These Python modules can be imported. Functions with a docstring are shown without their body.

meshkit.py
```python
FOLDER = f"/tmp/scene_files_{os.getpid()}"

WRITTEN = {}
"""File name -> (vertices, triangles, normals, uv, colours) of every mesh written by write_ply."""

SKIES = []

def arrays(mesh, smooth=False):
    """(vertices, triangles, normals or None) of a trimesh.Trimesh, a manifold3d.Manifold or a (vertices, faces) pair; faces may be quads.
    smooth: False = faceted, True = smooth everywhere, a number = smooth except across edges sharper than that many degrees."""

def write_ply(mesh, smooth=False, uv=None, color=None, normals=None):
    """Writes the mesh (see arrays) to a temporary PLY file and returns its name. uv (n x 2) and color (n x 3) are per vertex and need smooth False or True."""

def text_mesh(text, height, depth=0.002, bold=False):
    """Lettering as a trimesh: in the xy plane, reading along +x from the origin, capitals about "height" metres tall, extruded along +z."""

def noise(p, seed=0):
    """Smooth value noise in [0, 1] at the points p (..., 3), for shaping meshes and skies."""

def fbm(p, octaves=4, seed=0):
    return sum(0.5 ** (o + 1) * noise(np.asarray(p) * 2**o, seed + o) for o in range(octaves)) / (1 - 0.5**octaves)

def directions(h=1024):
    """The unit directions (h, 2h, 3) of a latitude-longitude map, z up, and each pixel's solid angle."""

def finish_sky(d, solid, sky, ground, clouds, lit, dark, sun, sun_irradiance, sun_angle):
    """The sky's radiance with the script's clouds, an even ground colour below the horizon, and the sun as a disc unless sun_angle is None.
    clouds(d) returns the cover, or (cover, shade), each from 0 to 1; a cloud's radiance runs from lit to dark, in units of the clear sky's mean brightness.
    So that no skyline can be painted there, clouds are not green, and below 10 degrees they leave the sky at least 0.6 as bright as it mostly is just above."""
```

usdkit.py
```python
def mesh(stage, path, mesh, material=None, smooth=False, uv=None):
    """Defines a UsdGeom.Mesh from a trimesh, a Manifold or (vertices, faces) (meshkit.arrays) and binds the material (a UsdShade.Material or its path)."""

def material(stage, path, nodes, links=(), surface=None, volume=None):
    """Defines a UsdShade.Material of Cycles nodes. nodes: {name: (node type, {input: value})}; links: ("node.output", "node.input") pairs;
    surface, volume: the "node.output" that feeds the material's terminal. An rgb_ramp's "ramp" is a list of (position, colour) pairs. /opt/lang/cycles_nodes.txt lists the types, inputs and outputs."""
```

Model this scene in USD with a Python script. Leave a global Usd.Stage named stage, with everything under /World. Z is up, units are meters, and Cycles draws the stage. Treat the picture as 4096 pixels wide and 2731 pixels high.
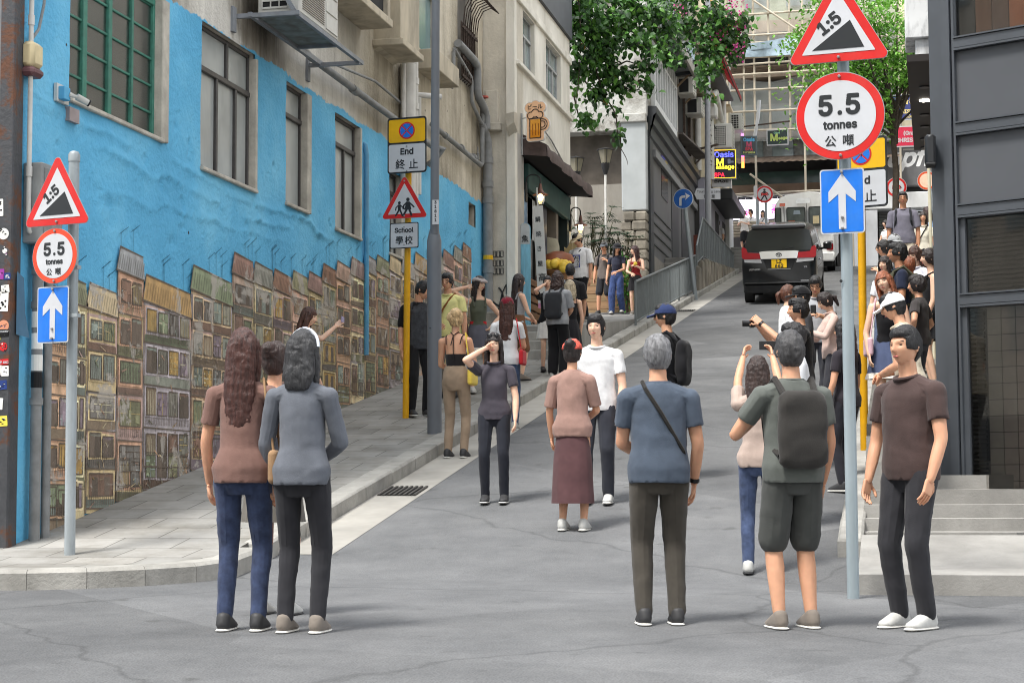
import math, random, glob
import numpy as np, trimesh, manifold3d as m3, usdkit, meshkit
from shapely import box as sbox
from shapely.geometry import Polygon, Point, LineString
from shapely import affinity, union_all
from pxr import Usd, UsdGeom, UsdLux, UsdShade, Sdf, Gf, Vt

stage = Usd.Stage.CreateInMemory()
UsdGeom.SetStageUpAxis(stage, 'Z'); UsdGeom.SetStageMetersPerUnit(stage, 1.0)
UsdGeom.Xform.Define(stage, '/World'); UsdGeom.Scope.Define(stage, '/World/Looks')
rng = np.random.default_rng(7); R = random.Random(11)

# ---------------------------------------------------------------- camera, sky, sun, exposure
EYE = (0.0, 0.0, 1.55)
cam = UsdGeom.Camera.Define(stage, '/World/camera')
cam.CreateHorizontalApertureAttr(36.0); cam.CreateVerticalApertureAttr(23.976); cam.CreateFocalLengthAttr(62.22)
cam.CreateClippingRangeAttr((0.1, 2000.0)); cam.CreateExposureAttr(1.82)
_x, _y, _z = (0.9768, 0.2142, -0.0050), (0.0212, -0.0733, 0.9971), (0.2132, -0.9740, -0.0762)
cam.AddTransformOp().Set(Gf.Matrix4d(*_x, 0, *_y, 0, *_z, 0, *EYE, 1))

SUN_AZ, SUN_EL = math.radians(215), math.radians(62)      # high hazy sun behind the camera's left shoulder
sund = np.array([math.sin(SUN_AZ) * math.cos(SUN_EL), math.cos(SUN_AZ) * math.cos(SUN_EL), math.sin(SUN_EL)])
usdkit.material(stage, '/World/Looks/sky_light', {
    's': ('sky_texture', {'sky_type': 'single_scattering', 'sun_disc': False, 'sun_elevation': SUN_EL, 'sun_rotation': SUN_AZ, 'aerosol_density': 3.0}),
    'tc': ('texture_coordinate', {}), 'n': ('noise_texture', {'scale': 2.2, 'detail': 5.0}),
    'r': ('rgb_ramp', {'ramp': [(0.3, (4.6, 4.75, 5.0)), (0.7, (6.6, 6.7, 6.8))]}),
    'm': ('mix_color', {'fac': 0.86, 'use_clamp': False}), 'b': ('background_shader', {'strength': 0.10})},
    [('tc.generated', 'n.vector'), ('n.fac', 'r.fac'), ('s.color', 'm.a'), ('r.color', 'm.b'), ('m.result', 'b.color')], surface='b.background')
dome = UsdLux.DomeLight.Define(stage, '/World/sky')
UsdShade.MaterialBindingAPI.Apply(dome.GetPrim()).Bind(UsdShade.Material.Get(stage, '/World/Looks/sky_light'))
sun = UsdLux.DistantLight.Define(stage, '/World/sun')
sun.CreateNormalizeAttr(True); sun.CreateIntensityAttr(0.38); sun.CreateAngleAttr(14.0); sun.CreateColorAttr(Gf.Vec3f(1.0, 0.97, 0.92))
_m = Gf.Matrix4d(); _m.SetRotate(Gf.Rotation(Gf.Vec3d(0, 0, 1), Gf.Vec3d(*sund))); sun.AddTransformOp().Set(_m)

# ---------------------------------------------------------------- materials
MATS = {}
def srgb(*c):
    c = [x / 255 if max(c) > 1.001 else x for x in c]
    return tuple(x / 12.92 if x <= .04045 else ((x + .055) / 1.055) ** 2.4 for x in c)
def mat(name, col, rough=.65, var=.12, scale=6.0, bump=0.0, bscale=None, metal=0.0, spec=.4, stretch=(1, 1, 1), dirt=0.0, dirtcol=(.08, .075, .065), dscale=1.2, coat=0.0, detail=5.0, trans=0.0, sheen=0.0):
    """A principled surface in one colour with grain: noise on the colour, optional dirt and fine relief, in world space."""
    if name in MATS: return MATS[name]
    lo, hi = [max(0, c * (1 - var)) for c in col], [min(1, c * (1 + var)) for c in col]
    nd = {'g': ('geometry', {}), 'mp': ('mapping', {'scale': stretch}), 'n': ('noise_texture', {'scale': scale, 'detail': detail, 'roughness': .6}),
          'r': ('rgb_ramp', {'ramp': [(0.3, lo), (0.7, hi)]}),
          'p': ('principled_bsdf', {'roughness': rough, 'metallic': metal, 'specular_ior_level': spec, 'coat_weight': coat, 'coat_roughness': .08})}
    ln = [('g.position', 'mp.vector'), ('mp.vector', 'n.vector'), ('n.fac', 'r.fac')]
    out = 'r.color'
    if dirt > 0:
        nd['dn'] = ('noise_texture', {'scale': dscale, 'detail': 8.0, 'roughness': .65, 'distortion': .4})
        nd['dm'] = ('mapping', {'scale': (1, 1, .35)})
        nd['dr'] = ('rgb_ramp', {'ramp': [(0.45, (0, 0, 0)), (0.72, (dirt,) * 3)]})
        nd['dx'] = ('mix_color', {'b': dirtcol})
        ln += [('g.position', 'dm.vector'), ('dm.vector', 'dn.vector'), ('dn.fac', 'dr.fac'), ('dr.color', 'dx.fac'), (out, 'dx.a')]
        out = 'dx.result'
    ln.append((out, 'p.base_color'))
    if bump > 0:
        nd['bn'] = ('noise_texture', {'scale': bscale or scale * 4, 'detail': 6.0, 'roughness': .65})
        nd['bp'] = ('bump', {'strength': bump, 'distance': .02})
        ln += [('mp.vector', 'bn.vector'), ('bn.fac', 'bp.height'), ('bp.normal', 'p.normal')]
    if sheen: nd['p'][1]['sheen_weight'] = sheen
    surf = 'p.BSDF'
    if trans > 0:
        nd['t'] = ('translucent_bsdf', {}); nd['mx'] = ('mix_closure', {'fac': trans})
        ln += [(out, 't.color'), ('p.BSDF', 'mx.closure1'), ('t.BSDF', 'mx.closure2')]; surf = 'mx.closure'
    MATS[name] = usdkit.material(stage, '/World/Looks/' + name, nd, ln, surface=surf)
    return MATS[name]
def matcol(name, fade=None, rough=.7, var=.18, scale=5.0, bump=0.0, wear=0.0, wearcol=(.62, .6, .56), stretch=(1, 1, 1), trans=0.0, spec=.3):
    """Colours come from the mesh's own primvar 'Col' (flat paint, print, leaves), broken up by noise; wear shows bare plaster in ragged patches."""
    if name in MATS: return MATS[name]
    nd = {'a': ('attribute', {'attribute': 'Col'}), 'g': ('geometry', {}), 'mp': ('mapping', {'scale': stretch}), 'n': ('noise_texture', {'scale': scale, 'detail': 7.0, 'roughness': .65}),
          'r': ('rgb_ramp', {'ramp': [(0.28, (1 - var,) * 3), (0.72, (1 + var,) * 3)]}), 'm': ('mix_color', {'blend_type': 'multiply', 'fac': 1.0, 'use_clamp': False}),
          'p': ('principled_bsdf', {'roughness': rough, 'specular_ior_level': spec})}
    ln = [('g.position', 'mp.vector'), ('mp.vector', 'n.vector'), ('n.fac', 'r.fac'), ('a.color', 'm.a'), ('r.color', 'm.b')]
    out = 'm.result'
    if fade: nd['fx'] = ('mix_color', {'b': fade[0], 'fac': fade[1]}); ln.append((out, 'fx.a')); out = 'fx.result'
    if wear > 0:
        nd['wn'] = ('noise_texture', {'scale': 1.7, 'detail': 10.0, 'roughness': .72, 'distortion': .6})
        nd['wr'] = ('rgb_ramp', {'ramp': [(0.62 - wear * .1, (0, 0, 0)), (0.66 - wear * .1, (.85,) * 3)]})
        nd['wx'] = ('mix_color', {'b': wearcol})
        ln += [('g.position', 'wn.vector'), ('wn.fac', 'wr.fac'), ('wr.color', 'wx.fac'), (out, 'wx.a')]; out = 'wx.result'
    ln.append((out, 'p.base_color'))
    if bump > 0:
        nd['bn'] = ('noise_texture', {'scale': scale * 5, 'detail': 6.0}); nd['bp'] = ('bump', {'strength': bump, 'distance': .01})
        ln += [('g.position', 'bn.vector'), ('bn.fac', 'bp.height'), ('bp.normal', 'p.normal')]
    surf = 'p.BSDF'
    if trans > 0:
        nd['t'] = ('translucent_bsdf', {}); nd['mx'] = ('mix_closure', {'fac': trans})
        ln += [(out, 't.color'), ('p.BSDF', 'mx.closure1'), ('t.BSDF', 'mx.closure2')]; surf = 'mx.closure'
    MATS[name] = usdkit.material(stage, '/World/Looks/' + name, nd, ln, surface=surf)
    return MATS[name]
def emit(name, col, strength):
    if name not in MATS:
        MATS[name] = usdkit.material(stage, '/World/Looks/' + name, {'e': ('emission', {'color': col, 'strength': strength})}, [], surface='e.emission')
    return MATS[name]
def emitcol(name, strength):
    if name not in MATS:
        MATS[name] = usdkit.material(stage, '/World/Looks/' + name, {'a': ('attribute', {'attribute': 'Col'}), 'e': ('emission', {'strength': strength})}, [('a.color', 'e.color')], surface='e.emission')
    return MATS[name]
def pane(name, tint=(.5, .55, .55), gloss=.25, rough=.05, clear=.6):
    """A window pane: see-through tinted glass with fresnel reflection."""
    if name not in MATS:
        MATS[name] = usdkit.material(stage, '/World/Looks/' + name, {'t': ('transparent_bsdf', {'color': tint}), 'g': ('glossy_bsdf', {'color': (.9, .9, .9), 'roughness': rough}),
            'f': ('fresnel', {'IOR': 1.5}), 'ma': ('math', {'math_type': 'add', 'value2': gloss * .3, 'use_clamp': True}), 'm': ('mix_closure', {})},
            [('f.fac', 'ma.value1'), ('ma.value', 'm.fac'), ('t.BSDF', 'm.closure1'), ('g.BSDF', 'm.closure2')], surface='m.closure')
    return MATS[name]

# ---------------------------------------------------------------- geometry helpers
def nrm(v):
    v = np.asarray(v, float); return v / max(np.linalg.norm(v), 1e-12)
class MB:
    """Collects shapes, each with a colour, into one mesh."""
    def __init__(self, col=None): self.v, self.f, self.c, self.n, self.col = [], [], [], 0, col
    def raw(self, v, f, col=None):
        v, f = np.asarray(v, float).reshape(-1, 3), np.asarray(f, int).reshape(-1, 3)
        self.v.append(v); self.f.append(f + self.n); self.n += len(v)
        c = col if col is not None else (self.col if self.col is not None else (.5, .5, .5))
        self.c.append(np.tile(np.asarray(c, float), (len(v), 1)) if np.ndim(c) == 1 else np.asarray(c, float))
        return self
    def tm(self, m, col=None): return self.raw(m.vertices, m.faces, col)
    def man(self, m, col=None):
        q = m.to_mesh(); return self.raw(q.vert_properties[:, :3], q.tri_verts, col)
    def box(self, c, s, col=None, rz=0.0, M=None):
        x, y, z = np.asarray(s) / 2
        p = np.array([[a * x, b * y, d * z] for a in (-1, 1) for b in (-1, 1) for d in (-1, 1)])
        if M is not None: p = p @ np.asarray(M)     # rows of M: the axes
        if rz: p = p @ np.array([[math.cos(rz), math.sin(rz), 0], [-math.sin(rz), math.cos(rz), 0], [0, 0, 1]])
        q = [(0, 1, 3, 2), (4, 6, 7, 5), (0, 4, 5, 1), (2, 3, 7, 6), (0, 2, 6, 4), (1, 5, 7, 3)]
        return self.raw(p + np.asarray(c), [t for a, b, d, e in q for t in ((a, b, d), (a, d, e))], col)
    def bb(self, lo, hi, col=None):
        lo, hi = np.asarray(lo, float), np.asarray(hi, float); return self.box((lo + hi) / 2, np.abs(hi - lo), col)
    def cbox(self, lo, hi, b=.01, col=None):
        """A box with chamfered edges."""
        lo, hi = np.minimum(lo, hi), np.maximum(lo, hi); b = min(b, .45 * min(np.asarray(hi) - np.asarray(lo)))
        lo, hi = np.asarray(lo, float), np.asarray(hi, float); pts = []
        for k in range(3):
            d = np.full(3, b); d[k] = 0
            l, h = lo + d, hi - d
            pts += [[(l, h)[i][0], (l, h)[j][1], (l, h)[m][2]] for i in (0, 1) for j in (0, 1) for m in (0, 1)]
        return self.man(m3.Manifold.hull_points(np.array(pts)), col)
    def beam(self, a, b, w, h, up=(0, 0, 1), col=None):
        a, b = np.asarray(a, float), np.asarray(b, float); d = nrm(b - a); s = np.cross(d, up)
        s = nrm(s) if np.linalg.norm(s) > 1e-6 else np.array([1.0, 0, 0]); u = np.cross(s, d)
        return self.box((a + b) / 2, (np.linalg.norm(b - a), w, h), col, M=np.array([d, s, u]))
    def tube(self, pts, r, n=8, col=None, caps=True):
        pts = np.asarray(pts, float); k = len(pts); r = np.broadcast_to(r, (k,))
        t = np.gradient(pts, axis=0); t /= np.maximum(np.linalg.norm(t, axis=1, keepdims=True), 1e-9)
        ref = np.array([0, 0, 1.0]) if abs(t[0][2]) < .9 else np.array([1.0, 0, 0])
        s = nrm(np.cross(t[0], ref)); V = []
        for i in range(k):
            s = nrm(s - (s @ t[i]) * t[i]); u = np.cross(t[i], s)
            a = np.arange(n) / n * 2 * math.pi
            V.append(pts[i] + r[i] * (np.cos(a)[:, None] * s + np.sin(a)[:, None] * u))
        V = np.vstack(V); F = []
        for i in range(k - 1):
            for j in range(n):
                a, b, c, d = i * n + j, i * n + (j + 1) % n, (i + 1) * n + (j + 1) % n, (i + 1) * n + j
                F += [(a, b, c), (a, c, d)]
        if caps:
            F += [(0, j + 1, j) for j in range(1, n - 1)]; o = (k - 1) * n
            F += [(o, o + j, o + j + 1) for j in range(1, n - 1)]
        return self.raw(V, F, col)
    def quad(self, a, b, c, d, col=None): return self.raw([a, b, c, d], [(0, 1, 2), (0, 2, 3)], col)
    def lathe(self, prof, c, n=20, col=None):
        """prof: (radius, z) pairs about the vertical through c."""
        a = np.arange(n) / n * 2 * math.pi; V = np.vstack([np.c_[np.cos(a) * r, np.sin(a) * r, np.full(n, z)] for r, z in prof]) + np.asarray(c, float)
        F = []
        for i in range(len(prof) - 1):
            for j in range(n):
                p, q, s, t = i * n + j, i * n + (j + 1) % n, (i + 1) * n + (j + 1) % n, (i + 1) * n + j
                F += [(p, q, s), (p, s, t)]
        return self.raw(V, F, col)
    def poly(self, shp, P, depth, col=None):
        """A flat shape (shapely, metres) laid on the plane P = (origin, ux, uy), extruded by depth along ux x uy."""
        o, ux, uy = [np.asarray(q, float) for q in P]; w = np.cross(ux, uy)
        for g in getattr(shp, 'geoms', [shp]):
            if g.is_empty or g.area < 1e-9: continue
            m = trimesh.creation.extrude_polygon(g, depth, engine='earcut')
            self.raw(o + m.vertices[:, :1] * ux + m.vertices[:, 1:2] * uy + m.vertices[:, 2:3] * w, m.faces, col)
        return self
    def lay(self, m, P, off=0.0, col=None):
        """A mesh drawn in its xy plane, moved onto the plane P."""
        o, ux, uy = [np.asarray(q, float) for q in P]; w = np.cross(ux, uy); v = np.asarray(m.vertices)
        return self.raw(o + v[:, :1] * ux + v[:, 1:2] * uy + (v[:, 2:3] + off) * w, m.faces, col)
    def arrays(self): return np.vstack(self.v), np.vstack(self.f), np.vstack(self.c)

USED = {}
def numbered(path):
    k = USED.get(path, -1) + 1; USED[path] = k
    return path if k == 0 else f'{path}_{k:03d}'
def tag(prim, label=None, cat=None, group=None, kind=None):
    for k, v in (('label', label), ('category', cat), ('group', group), ('kind', kind)):
        if v: prim.SetCustomDataByKey(k, v)
    return prim
ORG = {}
def thing(name, label, cat, loc=(0, 0, 0), group=None, kind=None):
    """An Xform at the thing's base; its parts are given in world metres."""
    p = numbered('/World/' + name); x = UsdGeom.Xform.Define(stage, p); x.AddTranslateOp().Set(Gf.Vec3d(*map(float, loc)))
    tag(x.GetPrim(), label, cat, group, kind); ORG[p] = np.asarray(loc, float)
    return p
def part(parent, name, mb, m, smooth=False, label=None):
    """One Mesh prim under its thing, part or piece of the setting."""
    p = numbered(f'{parent}/{name}'); o = ORG.get(parent, np.zeros(3)); ORG[p] = o
    colr = None
    if isinstance(mb, MB): v, f, colr = mb.arrays()
    elif hasattr(mb, 'to_mesh'): q = mb.to_mesh(); v, f = q.vert_properties[:, :3], q.tri_verts
    else: v, f = np.asarray(mb.vertices), np.asarray(mb.faces)
    tmx = trimesh.Trimesh(v - o, f, process=False)
    smooth_ = smooth
    pr = usdkit.mesh(stage, p, tmx, m, smooth=smooth_)
    if colr is not None and (smooth_ is False or smooth_ is True):
        UsdGeom.PrimvarsAPI(pr).CreatePrimvar('Col', Sdf.ValueTypeNames.Color3fArray, 'vertex').Set(Vt.Vec3fArray.FromNumpy(colr.astype(np.float32)))
    if label: tag(pr.GetPrim(), label)
    return p
def single(name, mb, m, label=None, cat=None, group=None, kind=None, smooth=False):
    """A top-level thing that is one mesh."""
    p = part('/World', name, mb, m, smooth); tag(stage.GetPrimAtPath(p), label, cat, group, kind); return p

# lettering: Latin from the kit, Chinese and Japanese signs from the CJK font that the kit's own font folder holds
_FONT = {}
def cjk(text, height):
    from PIL import Image, ImageDraw, ImageFont
    ff = glob.glob('/opt/blender-*/*/datafiles/fonts/Noto Sans CJK*')
    if not ff: return meshkit.text_mesh('0' * len(text), height, .002)
    font = _FONT.setdefault('c', ImageFont.truetype(ff[0], 80))
    x0, y0, x1, y1 = font.getbbox(text, anchor='ls', stroke_width=1)
    im = Image.new('L', (x1 - x0 + 8, y1 - y0 + 8)); ImageDraw.Draw(im).text((4 - x0, 4 - y0), text, 255, font, anchor='ls', stroke_width=1)
    on = np.pad(np.asarray(im) > 127, ((0, 0), (1, 1))).astype(np.int8)
    rows, st = np.nonzero(np.diff(on, axis=1) == 1); en = np.nonzero(np.diff(on, axis=1) == -1)[1]
    shp = union_all(sbox(st, -rows - 1, en, -rows)).buffer(.6).buffer(-.6).simplify(.7); s = height / 80.0
    shp = affinity.affine_transform(shp, [s, 0, 0, s, -4 * s, (4 - y0) * s])
    return trimesh.util.concatenate([trimesh.creation.extrude_polygon(g, .002, engine='earcut') for g in getattr(shp, 'geoms', [shp])])
def latin(text, height, bold=False, depth=.002):
    from PIL import Image, ImageDraw, ImageFont
    font = _FONT.setdefault('l', ImageFont.truetype(glob.glob('/opt/blender-*/*/datafiles/fonts/Inter.woff2')[0], 96)); sw = 4 if bold else 1
    x0, y0, x1, y1 = font.getbbox(text, anchor='ls', stroke_width=sw)
    im = Image.new('L', (x1 - x0 + 8, y1 - y0 + 8)); ImageDraw.Draw(im).text((4 - x0, 4 - y0), text, 255, font, anchor='ls', stroke_width=sw)
    on = np.pad(np.asarray(im) > 127, ((0, 0), (1, 1))).astype(np.int8)
    rows, st = np.nonzero(np.diff(on, axis=1) == 1); en = np.nonzero(np.diff(on, axis=1) == -1)[1]
    shp = union_all(sbox(st, -rows - 1, en, -rows)).buffer(.6).buffer(-.6).simplify(.7); s = height / 70.0
    shp = affinity.affine_transform(shp, [s, 0, 0, s, -4 * s, (4 - y0) * s])
    return trimesh.util.concatenate([trimesh.creation.extrude_polygon(g, depth, engine='earcut') for g in getattr(shp, 'geoms', [shp])])
def centred(m, cx, cy=None):
    m = m.copy(); b = m.bounds; m.apply_translation((cx - (b[0][0] + b[1][0]) / 2, 0 if cy is None else cy - (b[0][1] + b[1][1]) / 2, 0)); return m
def wallx(x, y0, z0=0.0):  # plane on a wall that faces +x: reads along +y
    return ((x, y0, z0), (0, 1, 0), (0, 0, 1))
def wally(y, x0, z0=0.0):  # plane on a wall that faces -y: reads along +x
    return ((x0, y, z0), (1, 0, 0), (0, 0, 1))
def interp(x, xs, ys): return float(np.interp(x, xs, ys))
def road_z(y): return interp(y, (-40, 0, 9, 13.5, 62, 90), (-2.2, 0, .62, .75, 8.7525, 9.1))
def terr_z(y): return road_z(y) + .14 if y < 30.2 else interp(y, (30.2, 30.5, 36, 43, 46), (road_z(30.2) + .14, 4.2, 4.75, 5.55, 5.9))
def rpave_z(y): return interp(y, (10, 14.5, 15.5, 17.8, 21.5, 26.5, 30.5, 36, 50, 62), (.8, .95, 1.25, 2.1, 2.6, 3.45, 4.6, 5.2, 7.0, 8.9))
# ================================================================ the setting: ground, road, kerbs, pavements, steps
def slab(poly, zf, thick, step=.75, level=False, mb=None):
    """A paved area that follows the slope zf(y); level: flat treads, as steps."""
    mb = mb or MB(); x0, y0, x1, y1 = poly.bounds; y = y0
    while y < y1 - 1e-6:
        ye = min(y + step, y1); g = poly.intersection(sbox(x0 - 1, y, x1 + 1, ye))
        for h in getattr(g, 'geoms', [g]):
            if h.geom_type != 'Polygon' or h.area < 1e-5: continue
            m = trimesh.creation.extrude_polygon(h, thick, engine='earcut'); v = m.vertices.copy()
            v[:, 2] += -thick + (zf(y) if level else np.array([zf(q) for q in v[:, 1]]))
            mb.raw(v, m.faces)
        y = ye
    return mb
ASPH = usdkit.material(stage, '/World/Looks/asphalt', {'g': ('geometry', {}), 'n': ('noise_texture', {'scale': .8, 'detail': 9.0, 'roughness': .7}), 'r': ('rgb_ramp', {'ramp': [(.3, (.075, .077, .08)), (.5, (.105, .107, .11)), (.72, (.14, .142, .144))]}),
    'ag': ('voronoi_texture', {'scale': 70.0}), 'ar': ('rgb_ramp', {'ramp': [(0, (.72, .72, .72)), (.6, (1.15, 1.15, 1.15))]}), 'm': ('mix_color', {'blend_type': 'multiply', 'fac': .8, 'use_clamp': False}),
    'cn': ('noise_texture', {'scale': 1.4, 'detail': 6.0}), 'cm': ('mix_color', {'fac': .35}), 'cv': ('voronoi_texture', {'feature': 'distance_to_edge', 'scale': .42}), 'cr': ('rgb_ramp', {'ramp': [(0, (.66, .66, .66)), (.004, (.8, .8, .8)), (.008, (1, 1, 1))]}), 'm2': ('mix_color', {'blend_type': 'multiply', 'fac': .8}),
    'pv': ('voronoi_texture', {'scale': .23}), 'pr': ('rgb_to_bw', {}), 'pm': ('map_range', {'from_min': .2, 'from_max': .8, 'to_min': .84, 'to_max': 1.16}), 'm3': ('mix_color', {'blend_type': 'multiply', 'fac': 1.0, 'use_clamp': False}),
    'sn': ('noise_texture', {'scale': 3.3, 'detail': 4.0}), 'sr': ('rgb_ramp', {'ramp': [(.66, (1, 1, 1)), (.74, (.62, .62, .6))]}), 'm4': ('mix_color', {'blend_type': 'multiply', 'fac': .8}),
    'bp': ('bump', {'strength': .5, 'distance': .008}), 'p': ('principled_bsdf', {'roughness': .82, 'specular_ior_level': .3})},
    [('g.position', 'n.vector'), ('n.fac', 'r.fac'), ('g.position', 'ag.vector'), ('ag.distance', 'ar.fac'), ('r.color', 'm.a'), ('ar.color', 'm.b'), ('g.position', 'cn.vector'), ('g.position', 'cm.a'), ('cn.color', 'cm.b'), ('cm.result', 'cv.vector'), ('cv.distance', 'cr.fac'), ('m.result', 'm2.a'), ('cr.color', 'm2.b'),
     ('g.position', 'pv.vector'), ('pv.color', 'pr.color'), ('pr.val', 'pm.value'), ('m2.result', 'm3.a'), ('pm.result', 'm3.b'), ('g.position', 'sn.vector'), ('sn.fac', 'sr.fac'), ('m3.result', 'm4.a'), ('sr.color', 'm4.b'), ('m4.result', 'p.base_color'), ('ag.distance', 'bp.height'), ('bp.normal', 'p.normal')], surface='p.BSDF')
CONC = mat('concrete_pavement', (.27, .262, .245), rough=.85, var=.2, scale=1.6, bump=.25, bscale=40, dirt=.55, dirtcol=(.12, .115, .105), dscale=.9, detail=9)
KERB = mat('kerb_concrete', (.33, .32, .295), rough=.85, var=.2, scale=3, bump=.35, bscale=35, dirt=.6, dirtcol=(.13, .125, .11), dscale=2)
ROUGH = mat('rough_old_concrete', (.30, .285, .25), rough=.9, var=.3, scale=2.5, bump=.6, bscale=14, dirt=.8, dirtcol=(.07, .066, .055), dscale=1.3)
ys = np.r_[np.arange(-28, 9, 2.0), 9, 11, 13, 13.5, np.arange(14, 62.1, 2.0), 66, 75]
xs = np.array([-45, -20, -8, -5.2, -2.8, -.5, 3, 12, 45])
V = np.array([[x, y, road_z(y)] for y in ys for x in xs]); n = len(xs)
F = [t for i in range(len(ys) - 1) for j in range(n - 1) for a in [i * n + j] for t in ((a, a + 1, a + n + 1), (a, a + n + 1, a + n))]
single('road', trimesh.Trimesh(V, F, process=False), ASPH, kind='structure')
g = MB()                                                            # the pale concrete channel along the left kerb
for y in np.arange(14.4, 60, 1.5):
    a, b = y, min(y + 1.5, 60); g.quad((-5.2, a, road_z(a) + .006), (-4.72, a, road_z(a) + .004), (-4.72, b, road_z(b) + .004), (-5.2, b, road_z(b) + .006))
single('gutter', g, mat('gutter_concrete', (.33, .315, .285), rough=.85, var=.18, scale=1.5, dirt=.5, dirtcol=(.16, .155, .14), dscale=.8), kind='structure')
arc = [(-6.9 + 1.5 * math.sin(t), 14.0 - 1.5 * math.cos(t)) for t in np.linspace(0, math.pi / 2, 7)]
LP = Polygon([(-40, 12.5), (-7.5, 12.5)] + arc + [(-5.4, 30.2), (-7.5, 30.2), (-7.5, 14.1), (-40, 14.1)])
PAVE = usdkit.material(stage, '/World/Looks/paving_slabs', {'g': ('geometry', {}), 'b': ('brick_texture', {'scale': 1.0, 'brick_width': .6, 'row_height': .45, 'mortar_size': .007, 'mortar_smooth': .2, 'color1': (.25, .245, .23), 'color2': (.31, .30, .28), 'mortar': (.12, .115, .105)}),
    'n': ('noise_texture', {'scale': 1.3, 'detail': 9.0, 'roughness': .7}), 'r': ('rgb_ramp', {'ramp': [(.32, (.62, .6, .56)), (.6, (1.05, 1.05, 1.05))]}), 'm': ('mix_color', {'blend_type': 'multiply', 'fac': 1.0, 'use_clamp': False}), 'bn': ('noise_texture', {'scale': 60.0, 'detail': 4.0}), 'bp': ('bump', {'strength': .3, 'distance': .01}), 'p': ('principled_bsdf', {'roughness': .85, 'specular_ior_level': .25})},
    [('g.position', 'b.vector'), ('g.position', 'n.vector'), ('n.fac', 'r.fac'), ('b.color', 'm.a'), ('r.color', 'm.b'), ('m.result', 'p.base_color'), ('g.position', 'bn.vector'), ('bn.fac', 'bp.height'), ('bp.normal', 'p.normal')], surface='p.BSDF')
single('left_pavement', slab(LP, lambda y: road_z(y) + .14, .3), PAVE, kind='structure')
RPV = Polygon([(-.32, 14.6), (.6, 14.6), (3.2, 17.5), (3.2, 62), (-.32, 62)])
single('right_pavement', slab(RPV, rpave_z, 1.3, step=.34, level=True), CONC, kind='structure')
single('right_corner_pavement', slab(Polygon([(-.32, 12.6), (40, 12.6), (40, 14.6), (-.32, 14.6)]), lambda y: road_z(y) + .14, .3), CONC, kind='structure')
T = thing('restaurant_terrace', 'raised concrete terrace with low front wall before the restaurant', 'terrace', (-6.2, 36, 4.75), kind='structure')
part(T, 'slab', slab(Polygon([(-6.9, 30.5), (-5.47, 30.5), (-5.47, 44.5), (-9.5, 44.5), (-9.5, 37.6), (-6.9, 37.6)]), terr_z, 1.6, step=.6), CONC)
for k in range(3):
    z = road_z(29.5) + .14 + .18 * (k + 1); part(T, 'step', MB().cbox((-6.45, 29.55 + .3 * k, 2.6), (-5.7, 30.5, z), .015), KERB)
part(T, 'parapet', MB().cbox((-7.3, 29.9, 2.8), (-6.48, 30.48, 4.42), .03), ROUGH)
K = thing('left_kerb', 'row of worn concrete kerb stones on the left side of the road', 'kerb', (-5.3, 36, 4.4), kind='structure')
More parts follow.
